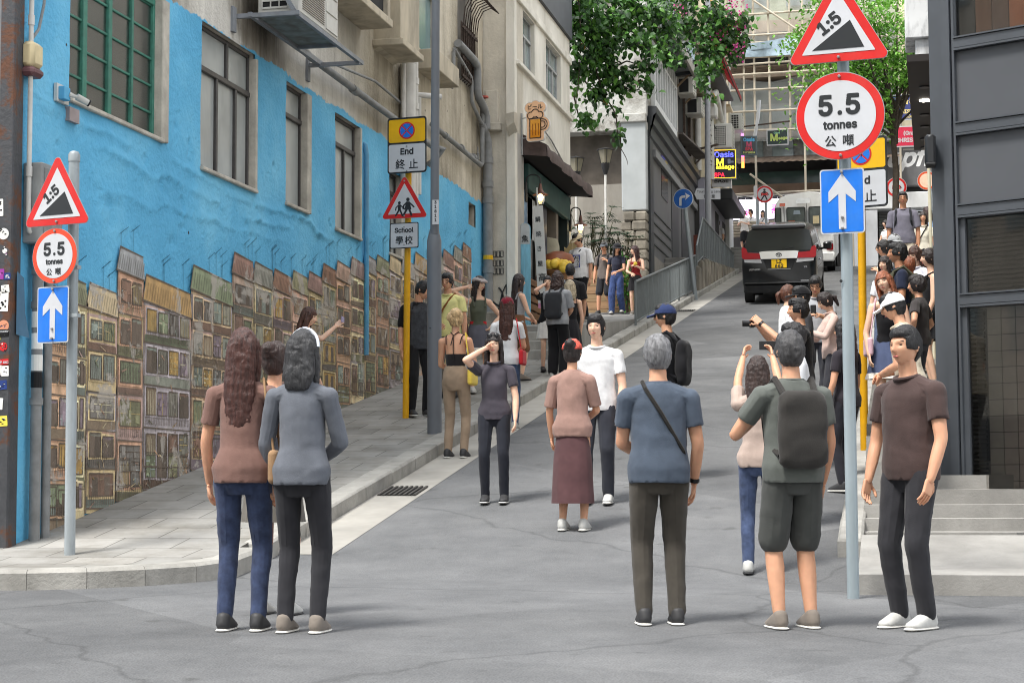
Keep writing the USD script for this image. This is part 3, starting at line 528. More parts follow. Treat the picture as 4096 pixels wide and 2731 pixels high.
def weight_sign(t, c, ux, dia, red):
    P = P3(c, ux); r = dia / 2; C = lambda q: Point(0, 0).buffer(q, 24)
    q = layer(t, 'round_plate', C(r), P, 0, GALV, .004); layer(q, 'red_ring', C(r * .985), P, .0045, red); layer(q, 'white_field', C(r * .805), P, .007, SW)
    for i, dx in ((0, -.33), (2, .31)): word(q, 'limit_lettering', centred(latin('5', dia * .215, True), dia * dx * .48, dia * .125), P, .0095, SK)
    layer(q, 'limit_point', Point(0, dia * .035).buffer(dia * .026), P, .0095, SK)
    word(q, 'unit_lettering', centred(latin('tonnes', dia * .086, True), 0, -dia * .105), P, .0095, SK)
    word(q, 'chinese_lettering', centred(cjk('公', dia * .135), -dia * .11, -dia * .285), P, .0095, SK); word(q, 'chinese_lettering', centred(cjk('噸', dia * .135), dia * .09, -dia * .28), P, .0095, SK)
    bolts(t, off(P, .0065), [(0, r * .9), (0, -r * .9)])
def oneway_sign(t, c, ux, w, h):
    P = P3(c, ux)
    q = layer(t, 'rectangular_plate', rr(w, h, .02), P, 0, SW, .004); layer(q, 'blue_field', rr(w * .94, h * .955, .014), P, .0045, SB); layer(q, 'arrow', affinity.translate(arrow_up(w * .62, h * .86), 0, 0), P, .007, SW)
    bolts(t, off(P, .009), [(0, h * .45), (0, -h * .42), (0, -h * .25)])
def clearway_sign(t, c, ux, w, h, kind='End'):
    P = P3(c, ux); q = layer(t, 'notice_plate', rr(w, h, .04), P, 0, SK, .004)
    layer(q, 'yellow_panel', affinity.translate(rr(w * .93, h * .41, .025), 0, h * .26), P, .0045, SY); layer(q, 'white_panel', affinity.translate(rr(w * .93, h * .49, .025), 0, -h * .225), P, .0045, SW)
    C = Point(0, h * .26); r = w * .205
    layer(q, 'red_ring', C.buffer(r, 20), P, .007, SR); cross = union_all([affinity.rotate(sbox(-r, h * .26 - r * .075, r, h * .26 + r * .075), a, origin=(0, h * .26)) for a in (45, 135)])
    layer(q, 'blue_disc', C.buffer(r * .83, 20).difference(cross), P, .0092, SB)
    word(q, 'lettering', centred(latin(kind, h * .105, True), 0, -h * .11), P, .007, SK)
    for ch, dx in (('終', -.17), ('止', .17)): word(q, 'chinese_lettering', centred(cjk(ch, h * .185), w * dx, -h * .335), P, .007, SK)
    bolts(t, off(P, .009), [(0, -h * .02), (0, -h * .46), (0, h * .26)], .009)

T = thing('traffic_sign_post', 'grey post with steep hill, orange-rimmed weight limit and one-way signs before the blue wall', 'sign post', (-6.77, 13.62, .9))
pole(T, (-6.74, 13.62, .85), (-6.72, 13.56, 4.22), .045, GALV); part(T, 'cap', MB().lathe([(.049, 0), (.049, .06), (.035, .085), (0, .095)], (-6.72, 13.56, 4.2), 16), GALV, smooth=40)
ux = (.975, -.218)
hill_sign(T, (-6.80, 13.43, 3.85), ux, .70); weight_sign(T, (-6.825, 13.45, 3.396), ux, .464, SO); oneway_sign(T, (-6.85, 13.48, 2.91), ux, .325, .47)
for z in (3.75, 3.3, 2.9): part(T, 'bracket', MB().beam((-6.86, 13.53, z), (-6.62, 13.48, z), .05, .03), GALV)
T = thing('traffic_sign_post', 'pale steel post with steep hill, red-rimmed weight limit and one-way signs at the right kerb', 'sign post', (-.34, 12.33, .75))
pole(T, (-.335, 12.33, .7), (-.33, 12.20, 4.62), .041, mat('pale_blue_steel', (.31, .365, .39), rough=.45, var=.12, scale=5, metal=.2, dirt=.35, dirtcol=(.27, .32, .34), dscale=4, stretch=(1, 1, .3)))
ux = (.99, -.13)
hill_sign(T, (-.356, 12.10, 4.565), ux, .715); weight_sign(T, (-.355, 12.12, 3.99), ux, .605, SR); oneway_sign(T, (-.352, 12.16, 3.41), ux, .30, .445)
for z in (2.87,): part(T, 'hole', MB().tube([(-.372, 12.222, z), (-.373, 12.216, z)], .011, 8), SK)
# the school warning post and the second yellow post behind the right-hand signs
T = thing('traffic_sign_post', 'yellow post with clearway end plate and school triangle beside the mural', 'sign post', (-6.24, 22.13, 2.3))
pole(T, (-6.27, 22.16, 2.2), (-6.17, 21.98, 6.2), .042, PAINTY); ux = (.994, -.109)
clearway_sign(T, (-6.175, 21.90, 5.845), ux, .545, .735)
P = P3((-6.215, 21.925, 5.085), ux); s = .66; h = s * .866
q = layer(T, 'triangle_plate', tri(s, s * .05), P, 0, GALV, .004); layer(q, 'red_border', tri(s * .985, s * .048), P, .0045, SR); layer(q, 'white_field', tri(s * .70, .004), P, .007, SW)
def figure(x, y, k, skirt):
    g = [Point(x, y + .83 * k).buffer(.1 * k)]
    g.append(Polygon([(x - .1 * k, y + .72 * k), (x + .1 * k, y + .72 * k), (x + (.2 if skirt else .1) * k, y + (.28 if skirt else .36) * k), (x - (.2 if skirt else .1) * k, y + (.28 if skirt else .36) * k)]))
    for a, b in (((-.04, .34), (-.26, 0)), ((.06, .34), (.2, 0))): g.append(LineString([(x + a[0] * k, y + a[1] * k), (x + b[0] * k, y + b[1] * k)]).buffer(.055 * k))
    for a, b, c in (((-.08, .66), (-.24, .52), (-.27, .36)), ((.08, .66), (.24, .52), (.34, .42))): g.append(LineString([(x + a[0] * k, y + a[1] * k), (x + b[0] * k, y + b[1] * k), (x + c[0] * k, y + c[1] * k)]).buffer(.04 * k))
    return union_all(g)
layer(q, 'child_symbol', figure(-s * .105, -h * .265, s * .30, False), P, .0095, SK); layer(q, 'child_symbol', figure(s * .075, -h * .265, s * .37, True), P, .0095, SK)
bolts(T, off(P, .0065), [(0, -h / 3 + s * .045), (0, h * .52)])
P = P3((-6.23, 21.96, 4.675), ux); q = layer(T, 'notice_plate', rr(.40, .335, .02), P, 0, SK, .004); layer(q, 'white_panel', rr(.375, .31, .015), P, .0045, SW)
word(q, 'lettering', centred(latin('School', .058, True), 0, .07), P, .007, SK)
for ch, dx in (('學', -.065), ('校', .065)): word(q, 'chinese_lettering', centred(cjk(ch, .115), dx, -.062), P, .007, SK)
bolts(T, off(P, .0065), [(0, .11), (0, -.12)], .008)
T = thing('traffic_sign_post', 'yellow post with a half-hidden clearway end plate behind the pale steel post', 'sign post', (-.37, 19.05, 1.8))
pole(T, (-.375, 19.06, 1.5), (-.345, 18.9, 5.2), .042, PAINTY); clearway_sign(T, (-.34, 18.86, 4.73), (.95, -.3), .56, .75)

# ---------------------------------------------------------------- lamp posts and the lesser signs up the hill
GREYP = mat('grey_lamp_paint', srgb(104, 108, 114), rough=.42, var=.08, scale=4, dirt=.2, dirtcol=(.08, .085, .09), dscale=5, stretch=(1, 1, .4))
T = thing('lamp_post', 'tall grey street lamp post with numbered strip in front of the mural', 'lamp post', (-5.52, 20.8, 2.0))
part(T, 'base_sleeve', MB().lathe([(.088, 1.9), (.088, 4.2), (.092, 4.22), (.092, 4.28), (.088, 4.3), (.088, 4.42), (.055, 4.56)], (-5.50, 20.72, 0), 24), GREYP, smooth=40)
part(T, 'pole', MB().tube([(-5.49, 20.70, 4.5), (-5.41, 20.47, 7.2), (-5.36, 20.36, 9.4)], (.054, .05, .046), 20), GREYP, smooth=40)
q = part(T, 'number_strip', MB().bb((-5.485, 20.577, 4.6), (-5.405, 20.58, 4.9)), SW)
for k, ch in enumerate('31811'): word(q, 'numeral', centred(latin(ch, .034, True), 0, 0), P3((-5.445, 20.5765, 4.87 - k * .054), (1, 0)), .0005, SK)
part(T, 'door_bolt', MB().tube([(-5.53, 20.64, 3.35), (-5.53, 20.63, 3.35)], .008, 6), SK)
T = thing('lamp_post', 'slim grey lamp post up the hill between awnings and massage sign', 'lamp post', (-5.4, 52, 7.2))
part(T, 'pole', MB().tube([(-5.44, 52.1, 7.0), (-5.4, 51.9, 11), (-5.3, 51.7, 16.5)], (.095, .085, .075), 16), mat('light_grey_paint', (.33, .34, .36), rough=.5, var=.1), smooth=40)
T = thing('turn_right_sign', 'round blue turn right sign on a leaning grey post by the railing', 'sign', (-5.17, 46.3, 6.1))
pole(T, (-5.16, 46.27, 6.0), (-5.44, 46.02, 9.0), .055, GALV)
P = P3((-5.433, 45.93, 8.80), (.99, -.12)); q = layer(T, 'round_plate', Point(0, 0).buffer(.268, 20), P, 0, SW, .004); layer(q, 'blue_field', Point(0, 0).buffer(.252, 20), P, .006, SBD)
a = union_all([LineString([(-.075, -.185), (-.075, -.01), (-.06, .03), (-.02, .05), (.06, .055)]).buffer(.033, cap_style=2), Polygon([(.05, .15), (.185, .065), (.05, -.045), (.075, .02), (.075, .085)])])
layer(q, 'arrow', a, P, .011, SW)
T = thing('street_name_sign', 'white arrow-shaped lane name plate on a thin post behind the turn sign', 'sign', (-5.42, 52.2, 7.6))
pole(T, (-5.42, 52.2, 7.4), (-5.39, 52.06, 9.75), .045, GALV); P = P3((-5.42, 52.0, 9.87), (.97, .2))
q = layer(T, 'name_plate', Polygon([(-.40, 0), (-.33, .165), (.37, .165), (.37, -.165), (-.33, -.165)]), P, 0, SW, .03)
word(q, 'lettering', centred(latin('Tsun Wing Lane', .068), .03, .06), P, .032, SK); word(q, 'chinese_lettering', centred(cjk('俊榮里', .115), .04, -.075), P, .032, SK)
def no_entry(label, c, r, ring, ux=(1, 0), walker=True, base=None):
    T = thing('prohibition_sign', label, 'sign', c); P = P3(c, ux); C = lambda q: Point(0, 0).buffer(q, 20)
    q = layer(T, 'round_plate', C(r), P, 0, SW if base is None else GALV, .004); layer(q, 'red_ring', C(r * .96).difference(C(r * .76)), P, .006, ring)
    if walker: layer(q, 'walker_symbol', affinity.scale(figure(0, -r * .62, r * 1.35, False), 1, 1, origin=(0, 0)), P, .006, SK); layer(q, 'red_bars', union_all([affinity.rotate(sbox(-r * .42, -r * .06, r * .42, r * .06), k, origin=(0, 0)) for k in (20, -20)]), P, .009, ring)
    return T
T = no_entry('round no pedestrians sign on twin posts in front of the lit shop sign', (-4.53, 62.75, 11.5), .31, SR)
pole(T, (-4.47, 63.0, 8.6), (-4.5, 62.8, 11.7), .05, GALV); pole(T, (-4.79, 62.9, 8.6), (-4.79, 62.8, 11.6), .055, GALV)
part(T, 'back_plate', MB().poly(rr(.16, .42, .03), P3((-4.84, 62.7, 11.6), (.8, -.6)), .01), SW)
T = no_entry('round no pedestrians sign half hidden by the tree trunk', (.05, 63.7, 11.72), .36, SR); pole(T, (.05, 63.8, 8.7), (.05, 63.76, 11.9), .05, GALV)
T = no_entry('orange-rimmed blank round sign by the grey pillar', (1.09, 62.5, 11.72), .33, mat('warm_sign_ring', srgb(214, 84, 44), rough=.4), walker=False)
layer(T, 'warm_face', Point(0, 0).buffer(.25, 20), P3((1.09, 62.5, 11.72), (1, 0)), .006, mat('warm_sign_face', srgb(240, 205, 180), rough=.4)); pole(T, (1.2, 62.6, 8.7), (1.2, 62.56, 11.9), .05, GALV)  # plain pale peach paint on the sign face
# ================================================================ things fixed to the blue building
CREAMP = mat('cream_plastic', srgb(206, 190, 150), rough=.5, var=.08, dirt=.3, dirtcol=(.2, .16, .11), dscale=5)
PIPEG = mat('grey_pipe', (.22, .225, .225), rough=.55, var=.2, scale=6, dirt=.4, dirtcol=(.1, .1, .095), dscale=4)
PIPEW = mat('white_pipe', (.58, .57, .54), rough=.5, var=.12, scale=5, dirt=.35, dirtcol=(.26, .24, .2), dscale=4)
IRON = mat('rusty_iron', (.055, .038, .03), rough=.8, var=.5, scale=18, bump=.4)
STEELG = mat('painted_grey_steel', (.20, .215, .235), rough=.5, var=.15, scale=8, dirt=.3, dirtcol=(.12, .09, .07), dscale=6)
ACW = mat('air_conditioner_casing', (.55, .54, .50), rough=.5, var=.08, dirt=.35, dirtcol=(.27, .25, .21), dscale=3)
DARK = mat('dark_gap', (.02, .02, .021), rough=.85)
# the rusting steel pillar at the corner of the block, plastered with stickers
T = thing('corner_pillar', 'dark rusting steel shop pillar covered with stickers at the left edge', 'pillar', (-7.7, 13.95, .9))
nd = {'g': ('geometry', {}), 'n': ('noise_texture', {'scale': 2.6, 'detail': 8.0, 'roughness': .7, 'distortion': .5}), 'r': ('rgb_ramp', {'ramp': [(.3, (.035, .037, .042)), (.52, (.06, .062, .068)), (.585, (.10, .042, .022)), (.7, (.16, .06, .028))]}),
      'bn': ('noise_texture', {'scale': 30.0, 'detail': 6.0}), 'bp': ('bump', {'strength': .4, 'distance': .01}), 'p': ('principled_bsdf', {'roughness': .55, 'metallic': .2})}
RUST = usdkit.material(stage, '/World/Looks/rusting_steel', nd, [('g.position', 'n.vector'), ('n.fac', 'r.fac'), ('r.color', 'p.base_color'), ('g.position', 'bn.vector'), ('bn.fac', 'bp.height'), ('bp.normal', 'p.normal')], surface='p.BSDF')
part(T, 'post', MB().cbox((-7.62, 13.93, .6), (-7.475, 14.1, 9), .012), RUST)
part(T, 'shopfront_frame', MB().cbox((-8.6, 14.0, .6), (-7.62, 14.1, 9), .01), mat('dull_grey_frame', (.19, .195, .2), rough=.6))
sr_ = random.Random(5); STK = matcol('stickers', rough=.5, var=.1)
pal = [srgb(*c) for c in ((220, 220, 215), (24, 24, 26), (200, 40, 45), (150, 60, 150), (235, 235, 230), (225, 205, 80), (40, 60, 120), (205, 140, 110), (30, 30, 32), (240, 238, 232))]
z = 3.93; k = 0
stick = [(-7.6, 3.90, .075, .15, 4), (-7.555, 3.67, .10, .11, 0), (-7.54, 3.52, .045, .1, 4), (-7.585, 3.32, .085, .09, 3), (-7.515, 3.30, .065, .06, 6), (-7.53, 3.19, .075, .07, 0), (-7.60, 3.13, .05, .06, 1), (-7.55, 3.08, .1, .17, 9), (-7.54, 2.87, .1, .05, 7), (-7.535, 2.8, .09, .05, 1), (-7.6, 2.78, .06, .07, 5), (-7.54, 2.69, .075, .1, 2), (-7.605, 2.67, .05, .11, 9), (-7.54, 2.56, .105, .045, 2), (-7.59, 2.49, .07, .09, 0), (-7.52, 2.48, .07, .09, 4), (-7.55, 2.36, .1, .08, 6), (-7.58, 2.2, .09, .1, 0), (-7.53, 2.05, .08, .09, 5)]
for x, z, w, h, c in stick:
    a = sr_.uniform(-.12, .12); m = MB(); P = ((x, 13.928, z), (math.cos(a), 0, math.sin(a)), (-math.sin(a), 0, math.cos(a)))
    m.poly(rr(w, h, .006) if sr_.random() < .8 else Point(0, 0).buffer(w / 2), P, .0012, pal[c])
    for _ in range(7):                                                # print: loose blots and bars
        bx, bz = sr_.uniform(-w * .32, w * .32), sr_.uniform(-h * .36, h * .36)
        m.poly(affinity.rotate(sbox(bx - w * .12, bz - h * .05, bx + w * sr_.uniform(.04, .12), bz + h * .05), sr_.uniform(-50, 50)), off(P, .0014), .0006, pal[sr_.choice((1, 1, 4, 8, c - 1))])
    part(T, 'sticker', m, STK)
q = part(T, 'sticker', MB().poly(rr(.1, .042, .003), P3((-7.545, 13.926, 2.555), (1, 0)), .0015, pal[2]), STK); word(q, 'lettering', centred(latin('AMP 6KC', .019, True), 0, 0), P3((-7.545, 13.924, 2.555), (1, 0)), 0, SW)
q = part(T, 'sticker', MB().poly(rr(.092, .05, .003), P3((-7.54, 13.926, 2.815), (1, 0)), .0015, pal[1]), STK); word(q, 'chinese_lettering', centred(cjk('明天会更好', .02), 0, .006), P3((-7.54, 13.924, 2.815), (1, 0)), 0, SW)
# conduit, cream box, meter box and cables left of the mural
T = thing('conduit', 'white vertical conduit with an elbow running down the blue corner', 'pipe', (-7.43, 14.13, 3.6))
part(T, 'pipe', MB().tube([(-7.43, 14.13, 7.4), (-7.43, 14.13, 3.78), (-7.43, 14.15, 3.72), (-7.42, 14.21, 3.70), (-7.42, 14.3, 3.695)], .022, 10), PIPEW, smooth=40)
for z in (5.55, 4.2): part(T, 'collar', MB().tube([(-7.43, 14.13, z), (-7.43, 14.13, z + .09)], .029, 10), PIPEW, smooth=40)
single('cable', MB().tube([(-7.44, 14.15, 5.42), (-7.43, 14.27, 5.55), (-7.43, 14.36, 5.8), (-7.43, 14.4, 6.2), (-7.44, 14.42, 7.2)], .014, 8), PIPEG, 'thin grey cable curving up the blue wall above the cream box', 'cable', smooth=40)
T = thing('alarm_box', 'cream rounded alarm box with brown base on the blue corner', 'box', (-7.45, 14.2, 5.1))
part(T, 'cover', MB().cbox((-7.5, 14.06, 5.17), (-7.37, 14.27, 5.40), .035), CREAMP, smooth=40); part(T, 'base', MB().cbox((-7.5, 14.055, 5.09), (-7.365, 14.275, 5.175), .03), mat('brown_plastic', (.12, .055, .06), rough=.5))
T = thing('security_camera', 'white security camera on a small box under the green window', 'camera', (-7.45, 14.85, 5.1))
part(T, 'junction_box', MB().cbox((-7.5, 14.74, 5.02), (-7.41, 14.86, 5.14), .006), mat('blue_painted_box', srgb(90, 165, 205), rough=.7)); part(T, 'back_plate', MB().bb((-7.5, 14.71, 5.0), (-7.47, 14.95, 5.165)), PIPEW)
part(T, 'arm', MB().tube([(-7.41, 14.84, 5.08), (-7.37, 14.87, 5.065), (-7.35, 14.9, 5.06)], (.025, .016, .022), 8), ACW, smooth=40)
part(T, 'camera_body', MB().tube([(-7.36, 14.89, 5.065), (-7.285, 14.965, 5.02)], (.034, .031), 8), ACW, smooth=50); part(T, 'lens_hood', MB().tube([(-7.285, 14.965, 5.02), (-7.275, 14.975, 5.014)], (.034, .034), 8), DARK)
single('metal_plate', MB().bb((-7.5, 14.93, 4.86), (-7.45, 15.13, 4.99)), mat('grey_pink_plate', (.30, .25, .25), rough=.5), 'small grey metal plate below the security camera', 'plate')
T = thing('meter_box', 'tall grey steel cabinet behind the left traffic signs', 'cabinet', (-7.4, 14.4, 3.7))
part(T, 'case', MB().cbox((-7.5, 14.16, 3.62), (-7.32, 14.56, 4.33), .008), mat('cabinet_grey', (.24, .25, .25), rough=.5, dirt=.4, dirtcol=(.1, .1, .1), dscale=3)); part(T, 'door', MB().cbox((-7.325, 14.2, 3.66), (-7.31, 14.52, 4.29), .004), PIPEG)
T = thing('drain_pipe', 'grey drain pipe with graffiti stickers beside the left traffic signs', 'pipe', (-7.4, 14.3, .9))
part(T, 'pipe', MB().tube([(-7.41, 14.29, .9), (-7.41, 14.29, 3.66)], .05, 14), PIPEG, smooth=40)
for z in (3.35, 3.05, 2.2): part(T, 'collar', MB().tube([(-7.41, 14.29, z), (-7.41, 14.29, z + .06)], .06, 14), PIPEG, smooth=40)
for z, c in ((2.95, 0), (2.76, 4), (2.57, 0), (2.42, 1)): part(T, 'sticker', MB().tube([(-7.41, 14.29, z - .07), (-7.41, 14.29, z + .07)], .0515, 14, col=pal[c]), STK)
single('drain_pipe', MB().tube([(-7.37, 14.41, .9), (-7.37, 14.41, 3.7)], .04, 12), PIPEG, 'second thinner grey pipe between the stickered pipe and signs', 'pipe', smooth=40)
single('peeling_strip', MB().raw([(-7.46, 14.0, 3.35), (-7.44, 14.09, 3.3), (-7.44, 14.12, 3.0), (-7.42, 14.17, 2.78), (-7.46, 14.0, 2.8)], [(0, 1, 2), (0, 2, 4), (2, 3, 4)]), mat('blue_grey_strip', srgb(70, 105, 130)), 'torn strip hanging from the blue corner beside the stickers', 'strip')
single('wall_pipe', MB().tube([(-7.45, 24.27, 3.3), (-7.45, 24.27, 6.2), (-7.47, 24.27, 6.34), (-7.5, 24.27, 6.36)], .035, 10), mat('blue_painted_pipe', srgb(84, 150, 186), rough=.6, var=.2, dirt=.4, dirtcol=(.2, .2, .22)), 'blue painted vertical pipe running down over the mural', 'pipe', smooth=40)
# the big air conditioner on its bracket
def aircon(name, label, x0, x1, y0, y1, z0, z1, grille='near', group=None, slats=9, cells=(3, 5)):
    """A wall unit: casing, end grille of rails, side vents of fine fins."""
    T = thing(name, label, 'air conditioner', ((x0 + x1) / 2, (y0 + y1) / 2, z0), group=group)
    part(T, 'casing', MB().cbox((x0, y0, z0), (x1, y1, z1), .02), ACW)
    w = x1 - x0; h = z1 - z0; a, b, c, d = x0 + w * .12, x0 + w * .72, z0 + h * .08, z1 - h * .1
    part(T, 'grille_back', MB().bb((a, y0 - .004, c), (b, y0 - .001, d)), DARK)
    g = MB()
    for t in np.linspace(0, 1, cells[0] + 1): q = a + (b - a) * t; g.bb((q - w * .012, y0 - .018, c), (q + w * .012, y0 - .005, d))
    for t in np.linspace(0, 1, cells[1] + 1): q = c + (d - c) * t; g.bb((a, y0 - .016, q - h * .012), (b, y0 - .006, q + h * .012))
    part(T, 'grille', g, ACW)
    g = MB(); l = y1 - y0
    for t in np.linspace(.08, .92, slats): q = z0 + h * t; g.bb((x1 - .002, y0 + l * .06, q - .004), (x1 + .008, y0 + l * .62, q + .004))
    part(T, 'fins', g, mat('fin_brown', (.22, .19, .16), rough=.6)); 
    for k in range(4): part(T, 'side_panel', MB().cbox((x1 - .002, y0 + l * .66, z0 + h * (.05 + .23 * k)), (x1 + .012, y0 + l * .96, z0 + h * (.26 + .23 * k)), .004), ACW)
    return T
aircon('air_conditioner', 'large white air conditioner on a grey steel bracket above the blue paint', -7.32, -6.79, 19.45, 20.9, 7.0, 7.95, slats=30, cells=(3, 9))
T = thing('bracket', 'grey angle-iron bracket carrying the large air conditioner', 'bracket', (-7.2, 20.3, 6.9))
for a, b in (((-7.48, 19.2, 6.93), (-6.76, 19.35, 6.97)), ((-6.79, 19.35, 6.96), (-6.79, 21.9, 6.96)), ((-7.32, 19.2, 6.95), (-7.32, 21.9, 6.95)), ((-7.48, 21.75, 6.93), (-6.77, 21.75, 6.93)), ((-7.3, 20.85, 6.95), (-6.8, 20.85, 6.95)), ((-6.83, 19.38, 7.0), (-7.2, 19.38, 7.6))):
    part(T, 'steel_angle', MB().beam(a, b, .05, .05), STEELG)
part(T, 'tray', MB().bb((-7.3, 19.4, 6.965), (-6.82, 20.88, 6.985)), mat('drip_tray', (.17, .19, .18), rough=.6, var=.3, dirt=.8, dirtcol=(.08, .05, .03), dscale=5))
for y in (19.1, 21.75): part(T, 'wall_plate', MB().cbox((-7.5, y - .05, 6.72), (-7.46, y + .05, 7.02), .005), STEELG)
# concrete hoods and bay boxes
HOOD = mat('cream_render', (.50, .44, .335), rough=.85, var=.2, scale=2.2, bump=.3, dirt=.7, dirtcol=(.13, .12, .10), dscale=1.8, stretch=(1, 1, .4))
T = thing('concrete_hood', 'stained concrete window hood to the right of the large air conditioner', 'hood', (-7.3, 23.3, 8.0))
part(T, 'slab', MB().cbox((-7.5, 22.0, 8.0), (-7.02, 24.15, 8.12), .01), HOOD); part(T, 'box', MB().bb((-7.5, 22.1, 8.12), (-7.12, 24.1, 9.6)), DARK); part(T, 'end_wall', MB().cbox((-7.5, 24.0, 8.12), (-7.05, 24.12, 9.6), .008), HOOD)
T = thing('concrete_chute', 'tall cream concrete box projecting above the clearway plate', 'box', (-7.3, 25.3, 7.8))
part(T, 'box', m3.Manifold.hull_points(np.array([(x, y, z) for x, y in ((-7.5, 24.75), (-7.5, 25.8), (-7.08, 24.75), (-7.08, 25.8)) for z in (8.02 if x > -7.2 else 7.86, 10.4)])), HOOD)
part(T, 'lip', MB().cbox((-7.5, 24.7, 7.9), (-7.02, 25.85, 8.0), .01), HOOD)
T = thing('down_pipe', 'pair of thick white downpipes behind the clearway plate', 'pipe', (-7.38, 26.2, 6.2))
part(T, 'pipe', MB().tube([(-7.36, 26.15, 5.9), (-7.36, 26.15, 7.95)], .12, 14), PIPEW, smooth=40); part(T, 'pipe', MB().tube([(-7.36, 26.48, 5.9), (-7.36, 26.48, 10.4)], .075, 14), PIPEW, smooth=40); part(T, 'pipe', MB().tube([(-7.36, 25.9, 6.9), (-7.36, 25.9, 7.9)], .035, 10), PIPEW, smooth=40); part(T, 'pipe', MB().tube([(-7.36, 26.75, 6), (-7.36, 26.75, 7.55)], .05, 10), PIPEW, smooth=40)
for z in (7.7, 7.3): part(T, 'collar', MB().tube([(-7.36, 26.48, z), (-7.36, 26.48, z + .1)], .088, 14), PIPEW, smooth=40)
part(T, 'outlet', MB().tube([(-7.4, 26.75, 7.6), (-7.05, 27.0, 7.6)], .045, 10), PIPEW, smooth=40)
T = thing('window_box', 'concrete window sill box behind the tall lamp post', 'box', (-7.4, 27.8, 8.2)); part(T, 'sill', MB().cbox((-7.5, 27.1, 8.1), (-7.15, 28.6, 8.42), .01), HOOD)
# long sloping pipes along the wall
T = thing('sloping_pipe', 'long grey pipe sloping down the bare wall from the air conditioner', 'pipe', (-7.38, 24, 7.6))
part(T, 'pipe', MB().tube([(-7.34, 20.9, 7.02), (-7.36, 21.5, 6.98), (-7.36, 24.4, 6.95), (-7.36, 27.6, 6.93), (-7.2, 27.72, 6.9), (-7.36, 27.75, 6.72), (-7.47, 27.78, 6.66)], .05, 12), PIPEG, smooth=40)
part(T, 'thin_pipe', MB().tube([(-7.15, 21.9, 6.96), (-7.3, 24.2, 7.25), (-7.44, 26.1, 7.32)], .02, 8), PIPEG, smooth=40)
for y in (23.3, 26.0, 26.6): part(T, 'collar', MB().tube([(-7.36, y, 6.953), (-7.36, y + .2, 6.95)], .062, 12), PIPEG, smooth=40)
T = thing('sloping_pipe', 'lower grey pipe sloping behind the lamp post to the corner valve', 'pipe', (-7.4, 29.5, 7.2))
part(T, 'pipe', MB().tube([(-7.4, 27.75, 7.32), (-7.4, 31.2, 7.24), (-7.4, 31.32, 7.3), (-7.4, 31.34, 8.35)], .045, 10), PIPEG, smooth=40)
part(T, 'valve', MB().lathe([(0, 0), (.03, 0), (.03, .12), (.012, .13), (.012, .24), (0, .25)], (-7.38, 30.9, 7.28), 10), PIPEG, smooth=40)
for y in (28.6, 29.7, 30.6): part(T, 'collar', MB().tube([(-7.4, y, 7.3), (-7.4, y + .12, 7.297)], .056, 10), PIPEG, smooth=40)
T = thing('corner_pipes', 'cluster of bent grey drain pipes with a red valve at the wall corner', 'pipe', (-7.4, 31.4, 5))
part(T, 'pipe', MB().tube([(-7.42, 29.6, 9.12), (-7.35, 30.45, 9.02), (-7.35, 30.7, 8.98), (-7.35, 30.75, 8.85), (-7.35, 30.75, 8.55), (-7.35, 30.85, 8.42), (-7.35, 31.3, 8.3), (-7.35, 31.45, 8.18), (-7.35, 31.47, 7.95)], .075, 12), PIPEG, smooth=40)
part(T, 'pipe', MB().tube([(-7.4, 31.3, 8.02), (-7.38, 31.5, 7.9), (-7.38, 31.66, 7.75), (-7.38, 31.68, 7.5), (-7.38, 31.68, 3.6)], (.06, .075, .085, .09, .09), 14), PIPEG, smooth=40)
part(T, 'pipe', MB().tube([(-7.45, 29.25, 8.25), (-7.42, 29.27, 8.33), (-7.42, 29.27, 8.9), (-7.42, 29.32, 8.95), (-7.42, 30.55, 8.72), (-7.42, 30.6, 8.65), (-7.42, 30.6, 8.3), (-7.4, 30.7, 8.2), (-7.4, 31.3, 8.02)], .035, 10), PIPEG, smooth=40)
for z in (7.35, 6.9, 6.6, 5.3): part(T, 'collar', MB().tube([(-7.38, 31.68, z), (-7.38, 31.68, z + .12)], .105, 14), PIPEG, smooth=40)
part(T, 'valve_wheel', MB().lathe([(0, 0), (.09, .01), (.09, .04), (.02, .05), (0, .05)], (-7.35, 31.25, 8.48), 12), mat('valve_red', (.4, .08, .06), rough=.5)); part(T, 'tape', MB().tube([(-7.38, 31.68, 5.55), (-7.38, 31.68, 5.63)], .094, 14), SY); part(T, 'tape', MB().tube([(-7.38, 31.68, 4.4), (-7.38, 31.68, 4.47)], .094, 14), SY)
# the rusty window cage with its curled bars
T = thing('window_cage', 'rusty iron window cage with curled top bars on the bare wall', 'window cage', (-7.4, 30.4, 8.6))
part(T, 'window', MB().bb((-7.66, 29.9, 8.6), (-7.62, 30.95, 10.6)), mat('dark_old_window', (.06, .055, .05), rough=.4, var=.5, scale=6))
for k in range(8): 
    y = 29.95 + k * .143; part(T, 'bar', MB().tube([(-7.47, y, 8.55), (-7.40, y, 8.6), (-7.40, y, 9.62), (-7.37, y, 9.85), (-7.28, y, 10.02), (-7.14, y + .02, 10.08), (-7.0, y + .06, 9.98)], .011, 5), IRON, smooth=40)
for k in range(14): part(T, 'upright', MB().tube([(-7.44, 29.92 + k * .076, 8.6), (-7.44, 29.92 + k * .076, 9.6)], .009, 4), IRON)
for z in (8.62, 8.95, 9.5): part(T, 'cross_bar', MB().beam((-7.41, 29.88, z), (-7.41, 31.02, z), .02, .05), IRON)
part(T, 'front_rail', MB().tube([(-7.02, 29.95, 9.99), (-7.02, 31.05, 10.0)], .012, 5), IRON)
